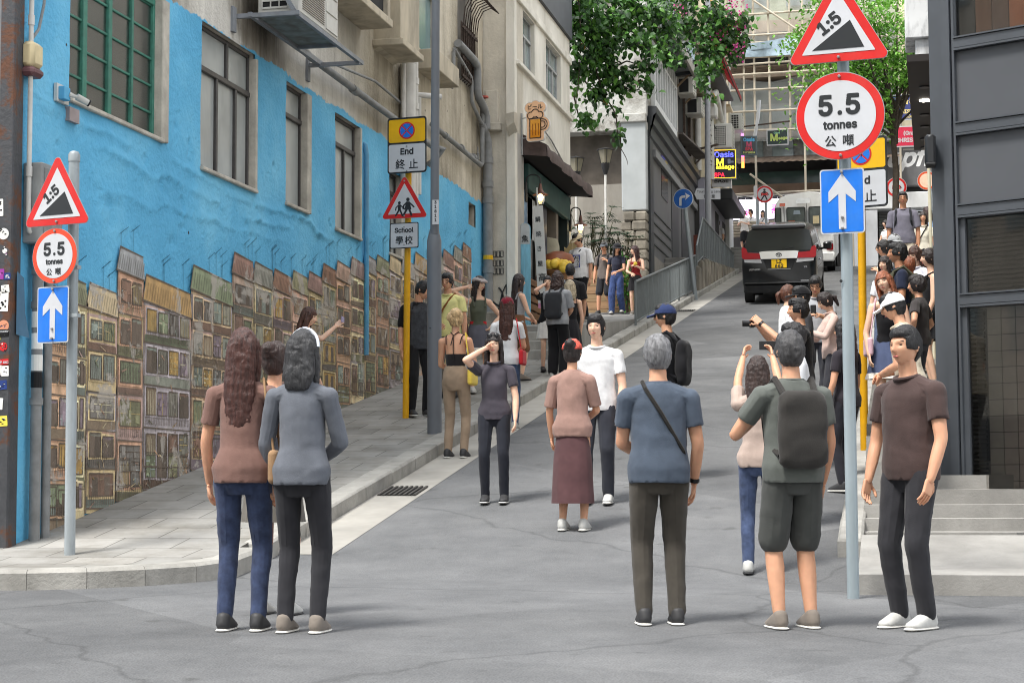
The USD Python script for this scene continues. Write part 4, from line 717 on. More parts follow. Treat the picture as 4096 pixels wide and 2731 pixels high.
# ================================================================ the cream corner building with the restaurant
WHITER = mat('off_white_render', (.72, .69, .615), rough=.85, var=.1, scale=1.6, bump=.3, bscale=22, dirt=.42, dirtcol=(.30, .27, .21), dscale=1.1, stretch=(1, 1, .5))
BEIGER = mat('beige_render', (.55, .51, .43), rough=.88, var=.14, scale=1.8, bump=.45, bscale=16, dirt=.5, dirtcol=(.2, .18, .145), dscale=1.6)
SLATEC = mat('slate_cladding', (.085, .09, .10), rough=.6, var=.12, scale=3)
ALUM = mat('grey_aluminium', (.38, .39, .39), rough=.45, var=.1, scale=8, metal=.2)
SKYGL = mat('reflecting_glass', (.16, .20, .20), rough=.08, var=.5, scale=1.1, spec=.8, detail=3)
B = thing('restaurant_building', 'cream rendered building with a beer sign and shaded restaurant front', 'building', (-6.9, 34.7, 4.4))
XB = -6.89
part(B, 'front_wall', MB().bb((-7.72, 31.86, 2.0), (XB - .0, 32.6, 14)), BEIGER)
part(B, 'corner_pilaster', MB().cbox((-7.06, 31.82, 2.5), (XB + .004, 32.02, 14), .01), WHITER)
sw = MB()
for lo, hi in (((-7.3, 32.6, 8.0), (XB, 37.5, 9.36)), ((-7.3, 32.6, 10.46), (XB, 37.5, 11.05)), ((-7.3, 33.7, 9.36), (XB, 34.85, 10.46)), ((-7.3, 36.46, 9.36), (XB, 37.5, 10.46)), ((-7.3, 32.02, 8.0), (XB - .001, 32.6, 9.3))): sw.bb(lo, hi)
part(B, 'side_wall', sw, WHITER)
part(B, 'string_course', MB().cbox((XB - .02, 31.95, 9.26), (XB + .07, 37.52, 9.35), .012), WHITER)
part(B, 'lintel_band', MB().cbox((XB - .02, 31.95, 10.5), (XB + .05, 37.52, 10.66), .012), WHITER)
part(B, 'upper_cladding', MB().bb((-7.2, 31.9, 11.06), (XB + .06, 37.52, 14)), SLATEC)
part(B, 'end_wall', MB().bb((-9.5, 37.3, 3.5), (XB - .004, 37.52, 11.05)), WHITER); part(B, 'core', MB().bb((-9.5, 32.6, 3.5), (-7.75, 37.3, 13.9)), DARKROOM)
for a, b in ((32.0, 33.7), (34.85, 36.46)):
    c1, c2 = a + (b - a) / 3, a + (b - a) * 2 / 3
    casement(B, a, b, 9.37, 10.46, [(c1, c2), ((a + b) / 2,)], (10.05,), x=XB - .13, fr=ALUM, gl=SKYGL, w=.04)
part(B, 'bracket_stone', m3.Manifold.hull_points(np.array([(-7.0, 31.62, 8.0), (-6.86, 31.62, 8.1), (-7.0, 31.84, 7.85), (-6.84, 31.84, 7.95), (-7.02, 31.6, 8.25), (-6.86, 31.6, 8.28), (-7.02, 31.84, 8.3), (-6.84, 31.84, 8.3)])), BEIGER)
part(B, 'wall_patch', MB().cbox((-7.45, 31.78, 8.1), (-7.2, 31.87, 8.75), .01), BEIGER); part(B, 'wall_shelf', MB().cbox((-7.48, 31.70, 7.98), (-7.14, 31.87, 8.12), .01), BEIGER)
part(B, 'wall_cable', MB().tube([(XB + .03, 33.6, 8.55), (XB + .03, 35.2, 8.42), (XB + .03, 36.9, 8.12), (XB + .03, 37.2, 8.1), (XB + .03, 37.3, 7.4)], .015, 6), PIPEG)
# graffiti scrawl on the face beside the pipe
gf = MB(col=(.02, .02, .022)); gr_ = random.Random(3)
def scrawl(pts, r=.012): gf.tube([(x, 31.845, z) for x, z in pts], r, 5)
for k, (z, w) in enumerate(((5.62, .13), (5.45, .12), (5.3, .1))):
    for j in range(3): x0 = -7.32 + j * .07; scrawl([(x0, z), (x0, z + .11), (x0 + .05, z + .11), (x0 + .05, z), (x0, z)], .008)
scrawl([(-7.22 + .1 * math.sin(t * 3.1) - .02 * t, 4.95 - .16 * t + .1 * math.cos(t * 4)) for t in np.linspace(0, 3, 40)], .016)
scrawl([(-7.25, 4.5), (-7.15, 4.95), (-7.08, 5.1), (-7.04, 4.8), (-7.1, 4.45), (-7.2, 4.2)], .016)
part(B, 'graffiti', gf, SK)
# restaurant front: pillars, fascia, dark interior
WOODB = mat('warm_brown_wood', (.23, .115, .05), rough=.6, var=.35, scale=3, stretch=(1, .4, 6), detail=8)
TEALP = mat('teal_fascia', (.03, .085, .078), rough=.6, var=.25, scale=3)
part(B, 'shop_pillar', MB().cbox((-7.3, 32.03, 3.6), (XB + .002, 32.62, 7.99), .012), mat('pale_grey_pillar', (.37, .355, .335), rough=.8, var=.1, dirt=.3, dirtcol=(.2, .19, .17)))
part(B, 'shop_pillar', MB().cbox((-7.2, 37.1, 4.5), (XB + .002, 37.3, 7.99), .01), mat('dark_green_post', (.02, .035, .034), rough=.5))
part(B, 'shop_pillar', MB().cbox((-7.15, 36.1, 4.5), (XB - .05, 36.32, 7.6), .01), mat('taupe_post', (.21, .18, .15), rough=.7))
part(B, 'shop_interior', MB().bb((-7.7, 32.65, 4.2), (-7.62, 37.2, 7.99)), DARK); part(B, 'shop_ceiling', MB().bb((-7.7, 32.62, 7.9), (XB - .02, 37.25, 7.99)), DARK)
part(B, 'shop_fascia', MB().cbox((-6.98, 32.9, 7.05), (XB + .03, 37.28, 7.55), .012), TEALP)
part(B, 'shop_door', MB().cbox((-7.05, 34.6, 4.5), (-7.0, 35.4, 7.04), .008), mat('navy_door', (.012, .016, .035), rough=.4))
part(B, 'shop_door', MB().cbox((-7.05, 33.15, 4.9), (-7.0, 33.9, 7.04), .008), mat('shop_dark_glass', (.03, .034, .036), rough=.12, spec=.7))
for k in range(5): part(B, 'wood_slat', MB().cbox((-6.96, 32.75, 4.6 + k * .16), (-6.9, 34.3, 4.73 + k * .16), .01), WOODB)
part(B, 'blue_poster', MB().bb((-7.02, 32.8, 6.3), (-6.995, 33.4, 7.2)), mat('blue_grey_poster', (.12, .2, .32), rough=.6, var=.8, scale=3))
part(B, 'hanging_cloth', MB().bb((-7.02, 33.45, 6.2), (-7.0, 34.2, 7.0)), mat('white_print_cloth', (.42, .43, .43), rough=.8, var=.7, scale=4))
q = part(B, 'paper_lantern', MB().lathe([(.0, 4.7), (.2, 4.75), (.24, 4.9), (.24, 6.3), (.2, 6.45), (0, 6.5)], (-7.05, 35.75, 0), 18), mat('lantern_paper', (.40, .37, .28), rough=.8, var=.12), smooth=40)
word(q, 'lettering', cjk('た', .26), P3((-7.02, 35.50, 5.9), (1, 0)), 0, SK); word(q, 'lettering', cjk('酒', .26), P3((-7.02, 35.50, 5.55), (1, 0)), 0, SK)
q = part(B, 'red_spot', MB().poly(Point(0, 0).buffer(.1), P3((-7.17, 35.50, 5.62), (1, 0)), .002), SR)
# the brown awning
AWN = mat('brown_awning', (.088, .062, .056), rough=.8, var=.3, scale=5, bump=.4, bscale=9, dirt=.35, dirtcol=(.16, .125, .12), dscale=3)
T = thing('awning', 'dark brown canvas awning over the restaurant front', 'awning', (-6.6, 35, 7.6))
m = MB(); ysn = np.linspace(32.4, 37.5, 26)
wob = lambda y: .02 * math.sin(y * 5.1) + .012 * math.sin(y * 11 + 1)
rows = []
for y in ysn: rows.append([(-6.89, y, 8.02), (-6.64, y, 7.905 + .4 * wob(y)), (-6.41, y, 7.79 + wob(y)), (-6.395 + .5 * wob(y), y, 7.68), (-6.40 + wob(y), y, 7.57 + .5 * wob(y + 1))])
V = np.array(rows).reshape(-1, 3); k = 5; F = [t for i in range(25) for j in range(4) for a in [i * k + j] for t in ((a, a + 1, a + k + 1), (a, a + k + 1, a + k))]
m.raw(V, F); part(T, 'canvas', m, AWN, smooth=True)
part(T, 'end_flap', MB().raw([(-6.885, 32.4, 8.02), (-6.41, 32.395, 7.79), (-6.40, 32.395, 7.57), (-6.885, 32.395, 7.62)], [(0, 1, 2), (0, 2, 3)]), AWN)
part(T, 'end_flap', MB().raw([(-6.885, 37.5, 8.02), (-6.41, 37.505, 7.79), (-6.40, 37.505, 7.57), (-6.885, 37.505, 7.62)], [(0, 2, 1), (0, 3, 2)]), AWN)
part(T, 'frame_bar', MB().tube([(-6.44, 32.42, 7.66), (-6.44, 37.48, 7.66)], .014, 6), DARK)
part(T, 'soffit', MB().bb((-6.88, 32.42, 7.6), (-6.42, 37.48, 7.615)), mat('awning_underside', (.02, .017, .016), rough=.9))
# the beer sign: a cut-out tankard on a bracket
BF = mat('beer_face_peach', srgb(236, 190, 150), rough=.45, var=.04); AMB = matcol('beer_amber', rough=.4, var=.06, scale=9)
T = thing('beer_sign', 'cut-out beer mug sign with Japanese lettering above the awning', 'sign', (-6.53, 32.2, 8.2))
P = P3((-6.53, 32.15, 8.12), (.985, -.17))
mug = sbox(-.14, -.25, .10, .17).buffer(.03); head = union_all([Point(x, y).buffer(r) for x, y, r in ((-.11, .18, .07), (-.02, .22, .08), (.07, .18, .07))])
handle = Point(.12, 0).buffer(.12).difference(Point(.12, 0).buffer(.055)); txt = union_all([Point(x, y).buffer(.075) for x, y in ((-.13, .33), (-.02, .36), (.09, .33))])
outline = union_all([mug, head, handle, txt]).buffer(.02)
q = part(T, 'board', MB().poly(outline.buffer(.012), P, .05), mat('sign_edge_white', (.62, .6, .57), rough=.5)); layer(T, 'face', outline, off(P, .05), .0012, BF)
bm = MB(); P2 = off(P, .0555); bm.poly(sbox(-.12, -.24, .08, .10), P2, .0015, srgb(226, 158, 62)); bm.poly(sbox(-.12, -.24, .08, -.1), off(P2, .0017), .001, srgb(214, 136, 36))
for x in (-.07, -.01, .05): bm.poly(sbox(x - .006, -.2, x + .006, .02), off(P2, .003), .001, srgb(120, 60, 20))
part(T, 'beer', bm, AMB)
ol = MB(); ln_ = lambda g, w: g.boundary.buffer(w)
for g in (sbox(-.13, -.25, .09, .12), head.buffer(-.005), Point(.12, 0).buffer(.1).difference(sbox(-.2, -.3, .09, .3)), Point(.12, 0).buffer(.06).difference(sbox(-.2, -.3, .09, .3))): ol.poly(ln_(g, .008), off(P, .06), .001)
part(T, 'outlines', ol, SK); word(T, 'lettering', centred(cjk('ビール', .105), -.02, .345), P, .056, SK)
br = MB()
for z in (8.3, 7.95): br.tube([(-6.89, 33.0, z), (-6.6, 32.3, z), (-6.6, 32.2, z)], .012, 6)
br.tube([(-6.87, 32.35, 7.6), (-6.87, 32.35, 8.4)], .018, 6); br.tube([(-6.87, 32.35, 8.3), (-6.55, 32.2, 8.3)], .01, 6); br.tube([(-6.87, 32.35, 7.92), (-6.55, 32.2, 7.92)], .01, 6)
part(T, 'bracket', br, ALUM)
# gooseneck lamps, lit
COPPER = mat('copper_shade', (.17, .085, .065), rough=.45, metal=.4, var=.2, scale=12); IRONB = mat('black_iron', (.018, .018, .02), rough=.5)
BULB = emit('lamp_glow', (1.0, .80, .48), 5.0); GLOBE = pane('lamp_globe', (.9, .85, .7), .2, .1)
def goose(label, wall, tip):
    T = thing('wall_lamp', label, 'lamp', wall, group=None); a, b = np.array(wall), np.array(tip); up = np.array([0, 0, 1.0]); mid = (a + b) / 2; h = b[2] + .28
    arcp = [a + (0, 0, -.2), a + (0, 0, .0), np.array([a[0], a[1], h - .05])] + [mid + (a - mid) * math.cos(t) * np.array([1, 1, 0]) + up * (h - mid[2] + .09 * math.sin(t)) for t in np.linspace(.3, math.pi - .2, 7)] + [np.array([b[0], b[1], h - .06]), b + (0, 0, .17)]
    part(T, 'arm', MB().tube(arcp, .014, 8), IRONB, smooth=40); part(T, 'back_plate', MB().cbox(a - (.03, .05, .28), a + (.01, .05, .1), .01), IRONB)
    part(T, 'shade', MB().lathe([(.025, .2), (.03, .16), (.045, .08), (.075, .03), (.15, -.01), (.152, -.02), (.07, .015), (.03, .07)], b, 22), COPPER, smooth=50)
    part(T, 'globe', MB().lathe([(.085, -.0), (.09, -.06), (.075, -.15), (.05, -.2), (0, -.21)], b, 18), GLOBE, smooth=50)
    part(T, 'bulb', MB().lathe([(0, .0), (.04, -.01), (.058, -.06), (.045, -.11), (0, -.13)], b, 14), BULB, smooth=50)
goose('lit copper wall lamp by the blue poster under the awning', (-6.87, 32.75, 7.05), (-6.62, 32.85, 6.93)); goose('lit copper wall lamp at the far end of the restaurant front', (-6.86, 37.36, 7.1), (-6.66, 37.42, 6.98))
T = thing('surfboard_panel', 'upright blue wave-painted board at the restaurant entrance', 'board', (-6.75, 32.5, 4.5)); P = P3((-6.80, 32.3, 5.35), (.98, -.1))
q = part(T, 'board', MB().poly(union_all([sbox(-.1, -1, .1, .85), Point(0, .85).buffer(.1)]), P, .03), mat('blue_wave_paint', (.16, .38, .50), rough=.5, var=.45, scale=3.2, stretch=(3, 3, .5), detail=8))
part(T, 'white_tip', MB().poly(union_all([sbox(-.095, .55, .095, .85), Point(0, .85).buffer(.095)]), off(P, .031), .002), mat('pale_tip', (.42, .45, .46), rough=.6)); word(T, 'lettering', cjk('魚', .14), (P[0] + np.array([-.07, 0, .6]), P[1], P[2]), .034, SK)
T = thing('banner', 'white Japanese banner on a thin pole before the restaurant', 'banner', (-6.55, 32.6, 4.5))
part(T, 'pole', MB().tube([(-6.50, 32.5, 4.5), (-6.62, 32.5, 7.0)], .014, 8), PIPEW); P = ((-6.60, 32.48, 4.75), nrm((.99, -.12, 0)), nrm((-.05, 0, 1)))
q = part(T, 'cloth', MB().poly(sbox(0, 0, .2, 1.9), P, .004), mat('banner_white', (.55, .55, .53), rough=.8, var=.1)); 
for k, ch in enumerate('鯛焼き屋高'): word(q, 'lettering', cjk(ch, .11 if k < 4 else .16), (np.array(P[0]) + P[1] * .03 + P[2] * (1.6 - .28 * k), P[1], P[2]), .006, SK)
part(q, 'pink_hem', MB().poly(sbox(0, -.05, .2, .05), P, .006), mat('pink_hem', (.5, .2, .32), rough=.8))
T = thing('menu_board', 'pair of tall yellow wavy-topped menu boards beside the far pillar', 'board', (-6.7, 37, 4.7)); P = P3((-6.70, 36.6, 5.6), (.97, -.25)); wav = lambda x0, x1, s: Polygon([(x0, -.9), (x1, -.9), (x1, .82)] + [(x1 + (x0 - x1) * t, .86 + s * .1 * math.cos(t * 4)) for t in np.linspace(0, 1, 9)])
YB = mat('pale_yellow_board', (.55, .42, .21), rough=.6, var=.15, scale=3); part(T, 'board', MB().poly(wav(-.17, .02, 1), P, .03), YB); part(T, 'board', MB().poly(wav(.035, .17, -1), P, .03), YB)
for z, c in ((.35, SR), (-.1, SK), (-.4, SK)): layer(T, 'print', affinity.rotate(sbox(-.1, z, -.05, z + .16), 8), P, .033, c)
T = thing('yellow_food_model', 'giant yellow popcorn-like balls in a brown bowl lid before the shop', 'display', (-6.4, 33.6, 5.2)); sp = MB()
for _ in range(26): a, r = gr_.uniform(0, 6.28), gr_.uniform(0, .22); s = trimesh.creation.icosphere(2, gr_.uniform(.07, .1)); s.apply_translation((-6.35 + r * math.cos(a), 33.2 + r * math.sin(a), 5.55 + .12 * (1 - r / .22) + gr_.uniform(-.05, .05))); sp.tm(s)
part(T, 'balls', sp, mat('corn_yellow', srgb(224, 190, 70), rough=.5, var=.1), smooth=True); part(T, 'lid', MB().lathe([(.3, 5.66), (.31, 5.72), (.26, 5.82), (.12, 5.88), (0, 5.89)], (-6.38, 33.4, 0), 20), mat('brown_lid', (.26, .09, .045), rough=.4), smooth=40); part(T, 'stand', MB().lathe([(.22, 4.3), (.2, 5.4), (.28, 5.5)], (-6.36, 33.3, 0), 14), WOODB)

# ================================================================ the mossy grey wall, lane corner, plants
nd = {'g': ('geometry', {}), 'n': ('noise_texture', {'scale': 1.3, 'detail': 10.0, 'roughness': .72, 'distortion': .5}), 'r': ('rgb_ramp', {'ramp': [(.3, (.05, .045, .037)), (.40, (.18, .165, .14)), (.5, (.38, .37, .34)), (.68, (.52, .52, .495))]}), 'bn': ('noise_texture', {'scale': 9.0, 'detail': 8.0}), 'bp': ('bump', {'strength': .8, 'distance': .03}), 'p': ('principled_bsdf', {'roughness': .9})}
MOSSY = usdkit.material(stage, '/World/Looks/mossy_wall', nd, [('g.position', 'n.vector'), ('n.fac', 'r.fac'), ('r.color', 'p.base_color'), ('g.position', 'bn.vector'), ('bn.fac', 'bp.height'), ('bp.normal', 'p.normal')], surface='p.BSDF')
B = thing('mossy_building', 'grey concrete building end streaked with black mould behind the vine', 'building', (-7.5, 44.6, 5.5))
part(B, 'upper_wall', MB().cbox((-10, 44.1, 10.32), (-6.12, 44.9, 17), .02), MOSSY)
part(B, 'recess', MB().bb((-10, 44.62, 9.0), (-6.14, 44.9, 10.4)), mat('brown_recess', (.10, .085, .07), rough=.9, var=.35, scale=2))
part(B, 'lower_wall', MB().bb((-10, 44.5, 5.0), (-6.14, 44.9, 9.02)), mat('beige_grey_wall', (.29, .27, .235), rough=.88, var=.18, scale=1.6, bump=.4, bscale=14, dirt=.5, dirtcol=(.13, .11, .09), dscale=1.4, stretch=(1, 1, .4)))
part(B, 'white_column', MB().cbox((-6.77, 44.02, 8.25), (-6.13, 44.5, 10.62), .025), mat('bluish_white_paint', (.40, .425, .43), rough=.75, var=.1, scale=1.5, dirt=.2, dirtcol=(.25, .25, .24)))
part(B, 'column_head', MB().cbox((-6.95, 43.95, 10.5), (-6.12, 44.6, 10.72), .02), MOSSY)
st = MB(); 
for r_ in range(7):
    for c_ in range(2): st.cbox((-6.72 + c_ * .3 - .08 * (r_ % 2), 43.95 - .06 * R.random(), 6.5 + r_ * .245), (-6.43 + c_ * .3 - .08 * (r_ % 2) * (1 - c_), 44.45, 6.742 + r_ * .245), .035)
part(B, 'stone_pier', st, MATS['stained_wall'])
def lantern(label, x, y, ztop, zbase, s=1.0):
    T = thing('lantern_post', label, 'street lamp', (x, y, zbase)); part(T, 'pole', MB().tube([(x, y, zbase), (x, y, ztop - .62)], .032, 12), PIPEW, smooth=40); part(T, 'pole_sleeve', MB().tube([(x, y, zbase), (x, y, zbase + 1.5)], .055, 12), PIPEW, smooth=40)
    part(T, 'glass', MB().lathe([(.185, ztop - .06), (.11, ztop - .40)], (x, y, 0), 8), mat('lantern_glass', (.22, .20, .145), rough=.4, var=.15)); part(T, 'roof', MB().lathe([(0, ztop), (.06, ztop - .015), (.22, ztop - .055), (.22, ztop - .075), (0, ztop - .07)], (x, y, 0), 8), IRONB)
    part(T, 'cup', MB().lathe([(.112, ztop - .39), (.1, ztop - .5), (.04, ztop - .68), (0, ztop - .7)], (x, y, 0), 10), IRONB, smooth=40)
    for k in range(4): a = k * math.pi / 2 + .4; part(T, 'rib', MB().tube([(x + .19 * math.cos(a), y + .19 * math.sin(a), ztop - .06), (x + .113 * math.cos(a), y + .113 * math.sin(a), ztop - .4)], .008, 4), IRONB)
lantern('unlit lantern street lamp on a white pole before the white column', -6.95, 42.6, 9.62, 5.5); lantern('unlit lantern street lamp peeping over the brown awning', -7.68, 42.6, 9.44, 5.5)
T = thing('wooden_planter', 'long tan wooden planter box holding palms at the terrace end', 'planter', (-7.0, 42.9, 5.4))
for k in range(6): part(T, 'plank', MB().cbox((-7.75, 42.45, 5.42 + k * .19), (-6.35, 42.5, 5.6 + k * .19), .006), mat(f'planter_wood_{k % 2}', (.27 + .03 * (k % 2), .18, .095), rough=.7, var=.25, scale=3, stretch=(.6, 1, 6)))
part(T, 'box', MB().bb((-7.75, 42.5, 5.4), (-6.35, 43.3, 6.5)), WOODB)
LEAF = matcol('leaf', rough=.42, var=.3, scale=14, trans=.28, spec=.45)
def palm(label, x, y, z, h, n, seed, group):
    T = thing('palm_plant', label, 'plant', (x, y, z), group=group); r = random.Random(seed); stems, fans = MB(), MB()
    for k in range(n):
        a = r.uniform(0, 6.28); hh = h * r.uniform(.35, 1.0); tip = np.array([x + .25 * hh * math.cos(a) + r.uniform(-.2, .2), y - .12 + .2 * hh * math.sin(a), z + hh]); stems.tube([(x + r.uniform(-.12, .12), y, z), tip], .008, 4)
        az = a + r.uniform(-.4, .4); out = np.array([math.cos(az), math.sin(az), -.15]); side = nrm(np.cross(out, (0, 0, 1))); c = np.array(srgb(30, 52, 34)) * r.uniform(.55, 1.7)
        for j in range(9):
            t = (j - 4) / 4 * 1.25; d = nrm(out * math.cos(t) + side * math.sin(t) + np.array([0, 0, .25])); L = r.uniform(.24, .34); w = nrm(np.cross(d, (0, 0, 1))) * .021
            p1, p2 = tip + d * L * .55, tip + d * L + np.array([0, 0, -.07]); fans.raw([tip, p1 - w, p1 + w, p2], [(0, 1, 2), (1, 3, 2)], c * r.uniform(.8, 1.3))
    part(T, 'stems', stems, mat('palm_stem', (.07, .065, .03), rough=.7)); p_ = part(T, 'fronds', fans, LEAF); tag(stage.GetPrimAtPath(p_), kind='stuff')
palm('tall dark lady palm at the left of the wooden planter', -7.35, 42.9, 6.4, 1.75, 24, 1, 'palms in the wooden planter'); palm('bushy lady palm in the middle of the wooden planter', -6.95, 42.85, 6.4, 1.25, 26, 2, 'palms in the wooden planter'); palm('low lady palm at the right end of the wooden planter', -6.5, 42.85, 6.35, 1.2, 24, 3, 'palms in the wooden planter')
T = thing('shrub', 'bright green low shrub at the foot of the stone pier', 'plant', (-6.35, 42.3, 5.5)); m = MB(); r = random.Random(9)
for _ in range(420):
    p = np.array([-6.4 + r.gauss(0, .16), 42.3 + r.gauss(0, .1), 6.15 + r.gauss(0, .28)]); d = nrm([r.gauss(0, 1), r.gauss(0, 1), r.gauss(0, .6)]); w = nrm(np.cross(d, (r.random(), r.random(), 1))) * .025
    m.raw([p, p + d * .05 + w, p + d * .11, p + d * .05 - w], [(0, 1, 2), (0, 2, 3)], np.array(srgb(70, 128, 52)) * r.uniform(.5, 1.4))
part(T, 'foliage', m, LEAF); part(T, 'stem', MB().tube([(-6.4, 42.3, 5.5), (-6.4, 42.3, 6.3)], .03, 6), mat('twig', (.09, .07, .05), rough=.8))

# ================================================================ grey railings along the kerb
RAIL = mat('grey_railing_paint', (.165, .185, .19), rough=.5, var=.12, scale=6, metal=.15, dirt=.3, dirtcol=(.15, .15, .14), dscale=4)
def railing(label, pts, hh, nbar, posts, x=-5.33):
    """pts: (y, z of the foot); a sloping guard rail of uprights between a top and a bottom rail."""
    T = thing('railing', label, 'railing', (x, pts[0][0], pts[0][1])); ya, yb = pts[0][0], pts[-1][0]; zf = lambda y: interp(y, [p[0] for p in pts], [p[1] for p in pts]); hf = lambda y: interp(y, [p[0] for p in pts], hh)
    part(T, 'top_rail', MB().tube([(x, p[0], p[1] + h) for p, h in zip(pts, hh)], .028, 8), RAIL, smooth=40); part(T, 'bottom_rail', MB().tube([(x, p[0], p[1] + .1) for p in pts], .02, 8), RAIL, smooth=40)
    for k in range(posts): y = ya + (yb - ya) * k / (posts - 1); part(T, 'post', MB().tube([(x, y, zf(y) - .08), (x, y, zf(y) + hf(y))], .026, 8), RAIL, smooth=40)
    for k in range(nbar): y = ya + (yb - ya) * (k + .5) / nbar; part(T, 'bar', MB().box((x, y, zf(y) + .1 + (hf(y) - .1) / 2), (.018, .03, hf(y) - .1)), RAIL)
railing('lower grey steel railing stepping down beside the kerb', [(36.4, 4.66), (41, 5.42), (47.6, 6.5)], [.93, .95, 1.0], 78, 7)
railing('upper grey steel railing on the low stone wall', [(48.0, 7.25), (49.6, 7.62), (59.0, 8.15)], [.55, 1.2, .8], 60, 8)
# ================================================================ the dark shop up the lane and the upper white bay
CHAR = mat('charcoal_cladding', (.036, .039, .043), rough=.5, var=.15, scale=3); MIDG = mat('mid_grey_cladding', (.125, .125, .13), rough=.6, var=.1, scale=2)
WHITEP = mat('white_bay_paint', (.70, .71, .71), rough=.7, var=.08, scale=2, dirt=.3, dirtcol=(.3, .3, .29), dscale=1.3)
B = thing('dark_shop', 'charcoal clad shop with heavy cornice beside the lane steps', 'building', (-6.1, 50, 5.5)); X = -6.1
part(B, 'wall', MB().bb((-10, 44.92, 5.2), (X, 55.4, 10.2)), MIDG)
m = MB(); rows = [(X, 10.15), (X + .05, 10.2), (X + .05, 10.45), (X + .12, 10.5), (X + .12, 10.72), (X + .2, 10.78), (X + .2, 10.95), (X - .2, 10.98)]
for (xa, za), (xb, zb) in zip(rows, rows[1:]): m.raw([(xa, 44.3, za), (xa, 55.5, za), (xb, 55.5, zb), (xb, 44.3, zb)], [(0, 1, 2), (0, 2, 3)])
m.raw([(x, 44.3, z) for x, z in rows] + [(X - .2, 44.3, 10.15)], [(0, i, i + 1) for i in range(1, 8)]); part(B, 'cornice', m, CHAR)
part(B, 'corner_post', MB().cbox((-6.25, 44.3, 6.6), (X + .03, 44.9, 10.15), .01), CHAR); part(B, 'lower_skirt', MB().bb((X - .01, 44.92, 5.5), (X + .02, 49.0, 7.2)), mat('beige_skirt', (.26, .24, .21), rough=.8, var=.15))
for k in range(4):
    m = MB().beam((X + .012, 44.95, 8.35 - k * .28), (X + .012, 48.6, 8.35 - k * .28), .02, .035); part(B, 'groove', m, CHAR)
part(B, 'window', MB().cbox((X - .02, 46.6, 9.0), (X + .015, 47.9, 10.14), .004), mat('black_window', (.02, .018, .018), rough=.15, spec=.6)); part(B, 'door', MB().cbox((X - .02, 48.7, 7.4), (X + .02, 50.2, 10.14), .004), CHAR); part(B, 'door', MB().cbox((X - .02, 51.0, 7.6), (X + .02, 52.6, 10.14), .004), CHAR)
part(B, 'sign_strip', MB().cbox((X, 44.9, 9.75), (X + .1, 55.4, 9.95), .01), mat('strip_grey', (.22, .225, .23), rough=.6))
B = thing('white_bay_house', 'white upper bay with tall barred windows above the dark shop', 'building', (-6.2, 47, 11)); X = -6.02
part(B, 'wall', MB().bb((-9, 44.92, 10.98), (X, 49.6, 11.3)), WHITEP); part(B, 'upper_wall', MB().bb((-9, 44.92, 13.0), (X, 49.6, 17)), WHITEP); part(B, 'rooms', MB().bb((-9, 44.95, 11.3), (X - .15, 49.6, 13.0)), DARKROOM)
part(B, 'glazing', MB().bb((X - .1, 44.95, 11.3), (X - .08, 49.6, 13.0)), pane('bay_glass', (.45, .5, .52), .5, .05))
for k in range(10): y = 44.95 + k * .515; part(B, 'mullion', MB().cbox((X - .07, y - .03, 11.3), (X + .015, y + .03, 13.0), .005), WHITEP)
part(B, 'transom', MB().cbox((X - .06, 44.95, 12.5), (X + .01, 49.6, 12.56), .005), WHITEP); part(B, 'corner_trim', MB().cbox((X - .1, 44.86, 10.98), (X + .02, 44.98, 13.0), .008), WHITEP)
part(B, 'balcony_slab', MB().cbox((X - .05, 44.5, 12.98), (-5.5, 49.8, 13.08), .01), mat('slab_underside', (.16, .165, .17), rough=.8))
for k in range(6): y = 44.9 + k * .9; part(B, 'bracket', MB().beam((X, y, 12.9), (-5.52, y, 12.95), .06, .09), CHAR)
part(B, 'fascia_board', MB().cbox((-5.56, 44.5, 12.86), (-5.47, 49.8, 13.1), .01), mat('aged_plank', (.30, .28, .25), rough=.8, var=.3, scale=4)); part(B, 'balcony_screen', MB().bb((-5.53, 45.2, 13.3), (-5.5, 49.7, 16)), pane('balcony_glass', (.5, .55, .56), .4, .05))
for k in range(8): part(B, 'screen_post', MB().bb((-5.55, 45.2 + k * .64, 13.1), (-5.5, 45.25 + k * .64, 16)), WHITEP)
B = thing('brown_tenement', 'weathered grey-brown tenement with corrugated awning and old air conditioners', 'building', (-6.2, 51.5, 11)); X = -6.1
OLDB = mat('weathered_brown_wall', (.15, .13, .115), rough=.9, var=.3, scale=2, bump=.4, dirt=.6, dirtcol=(.05, .045, .04), dscale=1.5)
part(B, 'wall', MB().bb((-9, 49.62, 10.98), (X, 54.4, 17)), OLDB); part(B, 'pier', MB().cbox((X - .05, 49.65, 10.98), (X + .06, 50.05, 13.2), .01), mat('grey_pier', (.22, .2, .18), rough=.85, var=.2)); part(B, 'opening', MB().bb((X - .02, 50.4, 11.1), (X + .012, 52.9, 12.9)), DARK)
part(B, 'window_frame', MB().cbox((X, 51.6, 11.0), (X + .08, 51.75, 12.9), .005), IRON); part(B, 'window_frame', MB().cbox((X, 52.8, 11.2), (X + .1, 53.0, 13.2), .005), IRON); part(B, 'shelf', MB().beam((X, 50.1, 11.35), (X + .4, 53.4, 11.2), .4, .05), OLDB)
T = thing('corrugated_awning', 'rusty corrugated metal awning above the old air conditioners', 'awning', (-5.8, 51.5, 13.2))
m = MB(); 
for k in range(40): y = 49.55 + k * .123; dz = .018 * (k % 2); m.raw([(-6.1, y, 13.75 + dz), (-5.42, y, 13.28 + dz), (-5.42, y + .123, 13.28 + .018 - dz), (-6.1, y + .123, 13.75 + .018 - dz)], [(0, 1, 2), (0, 2, 3)])
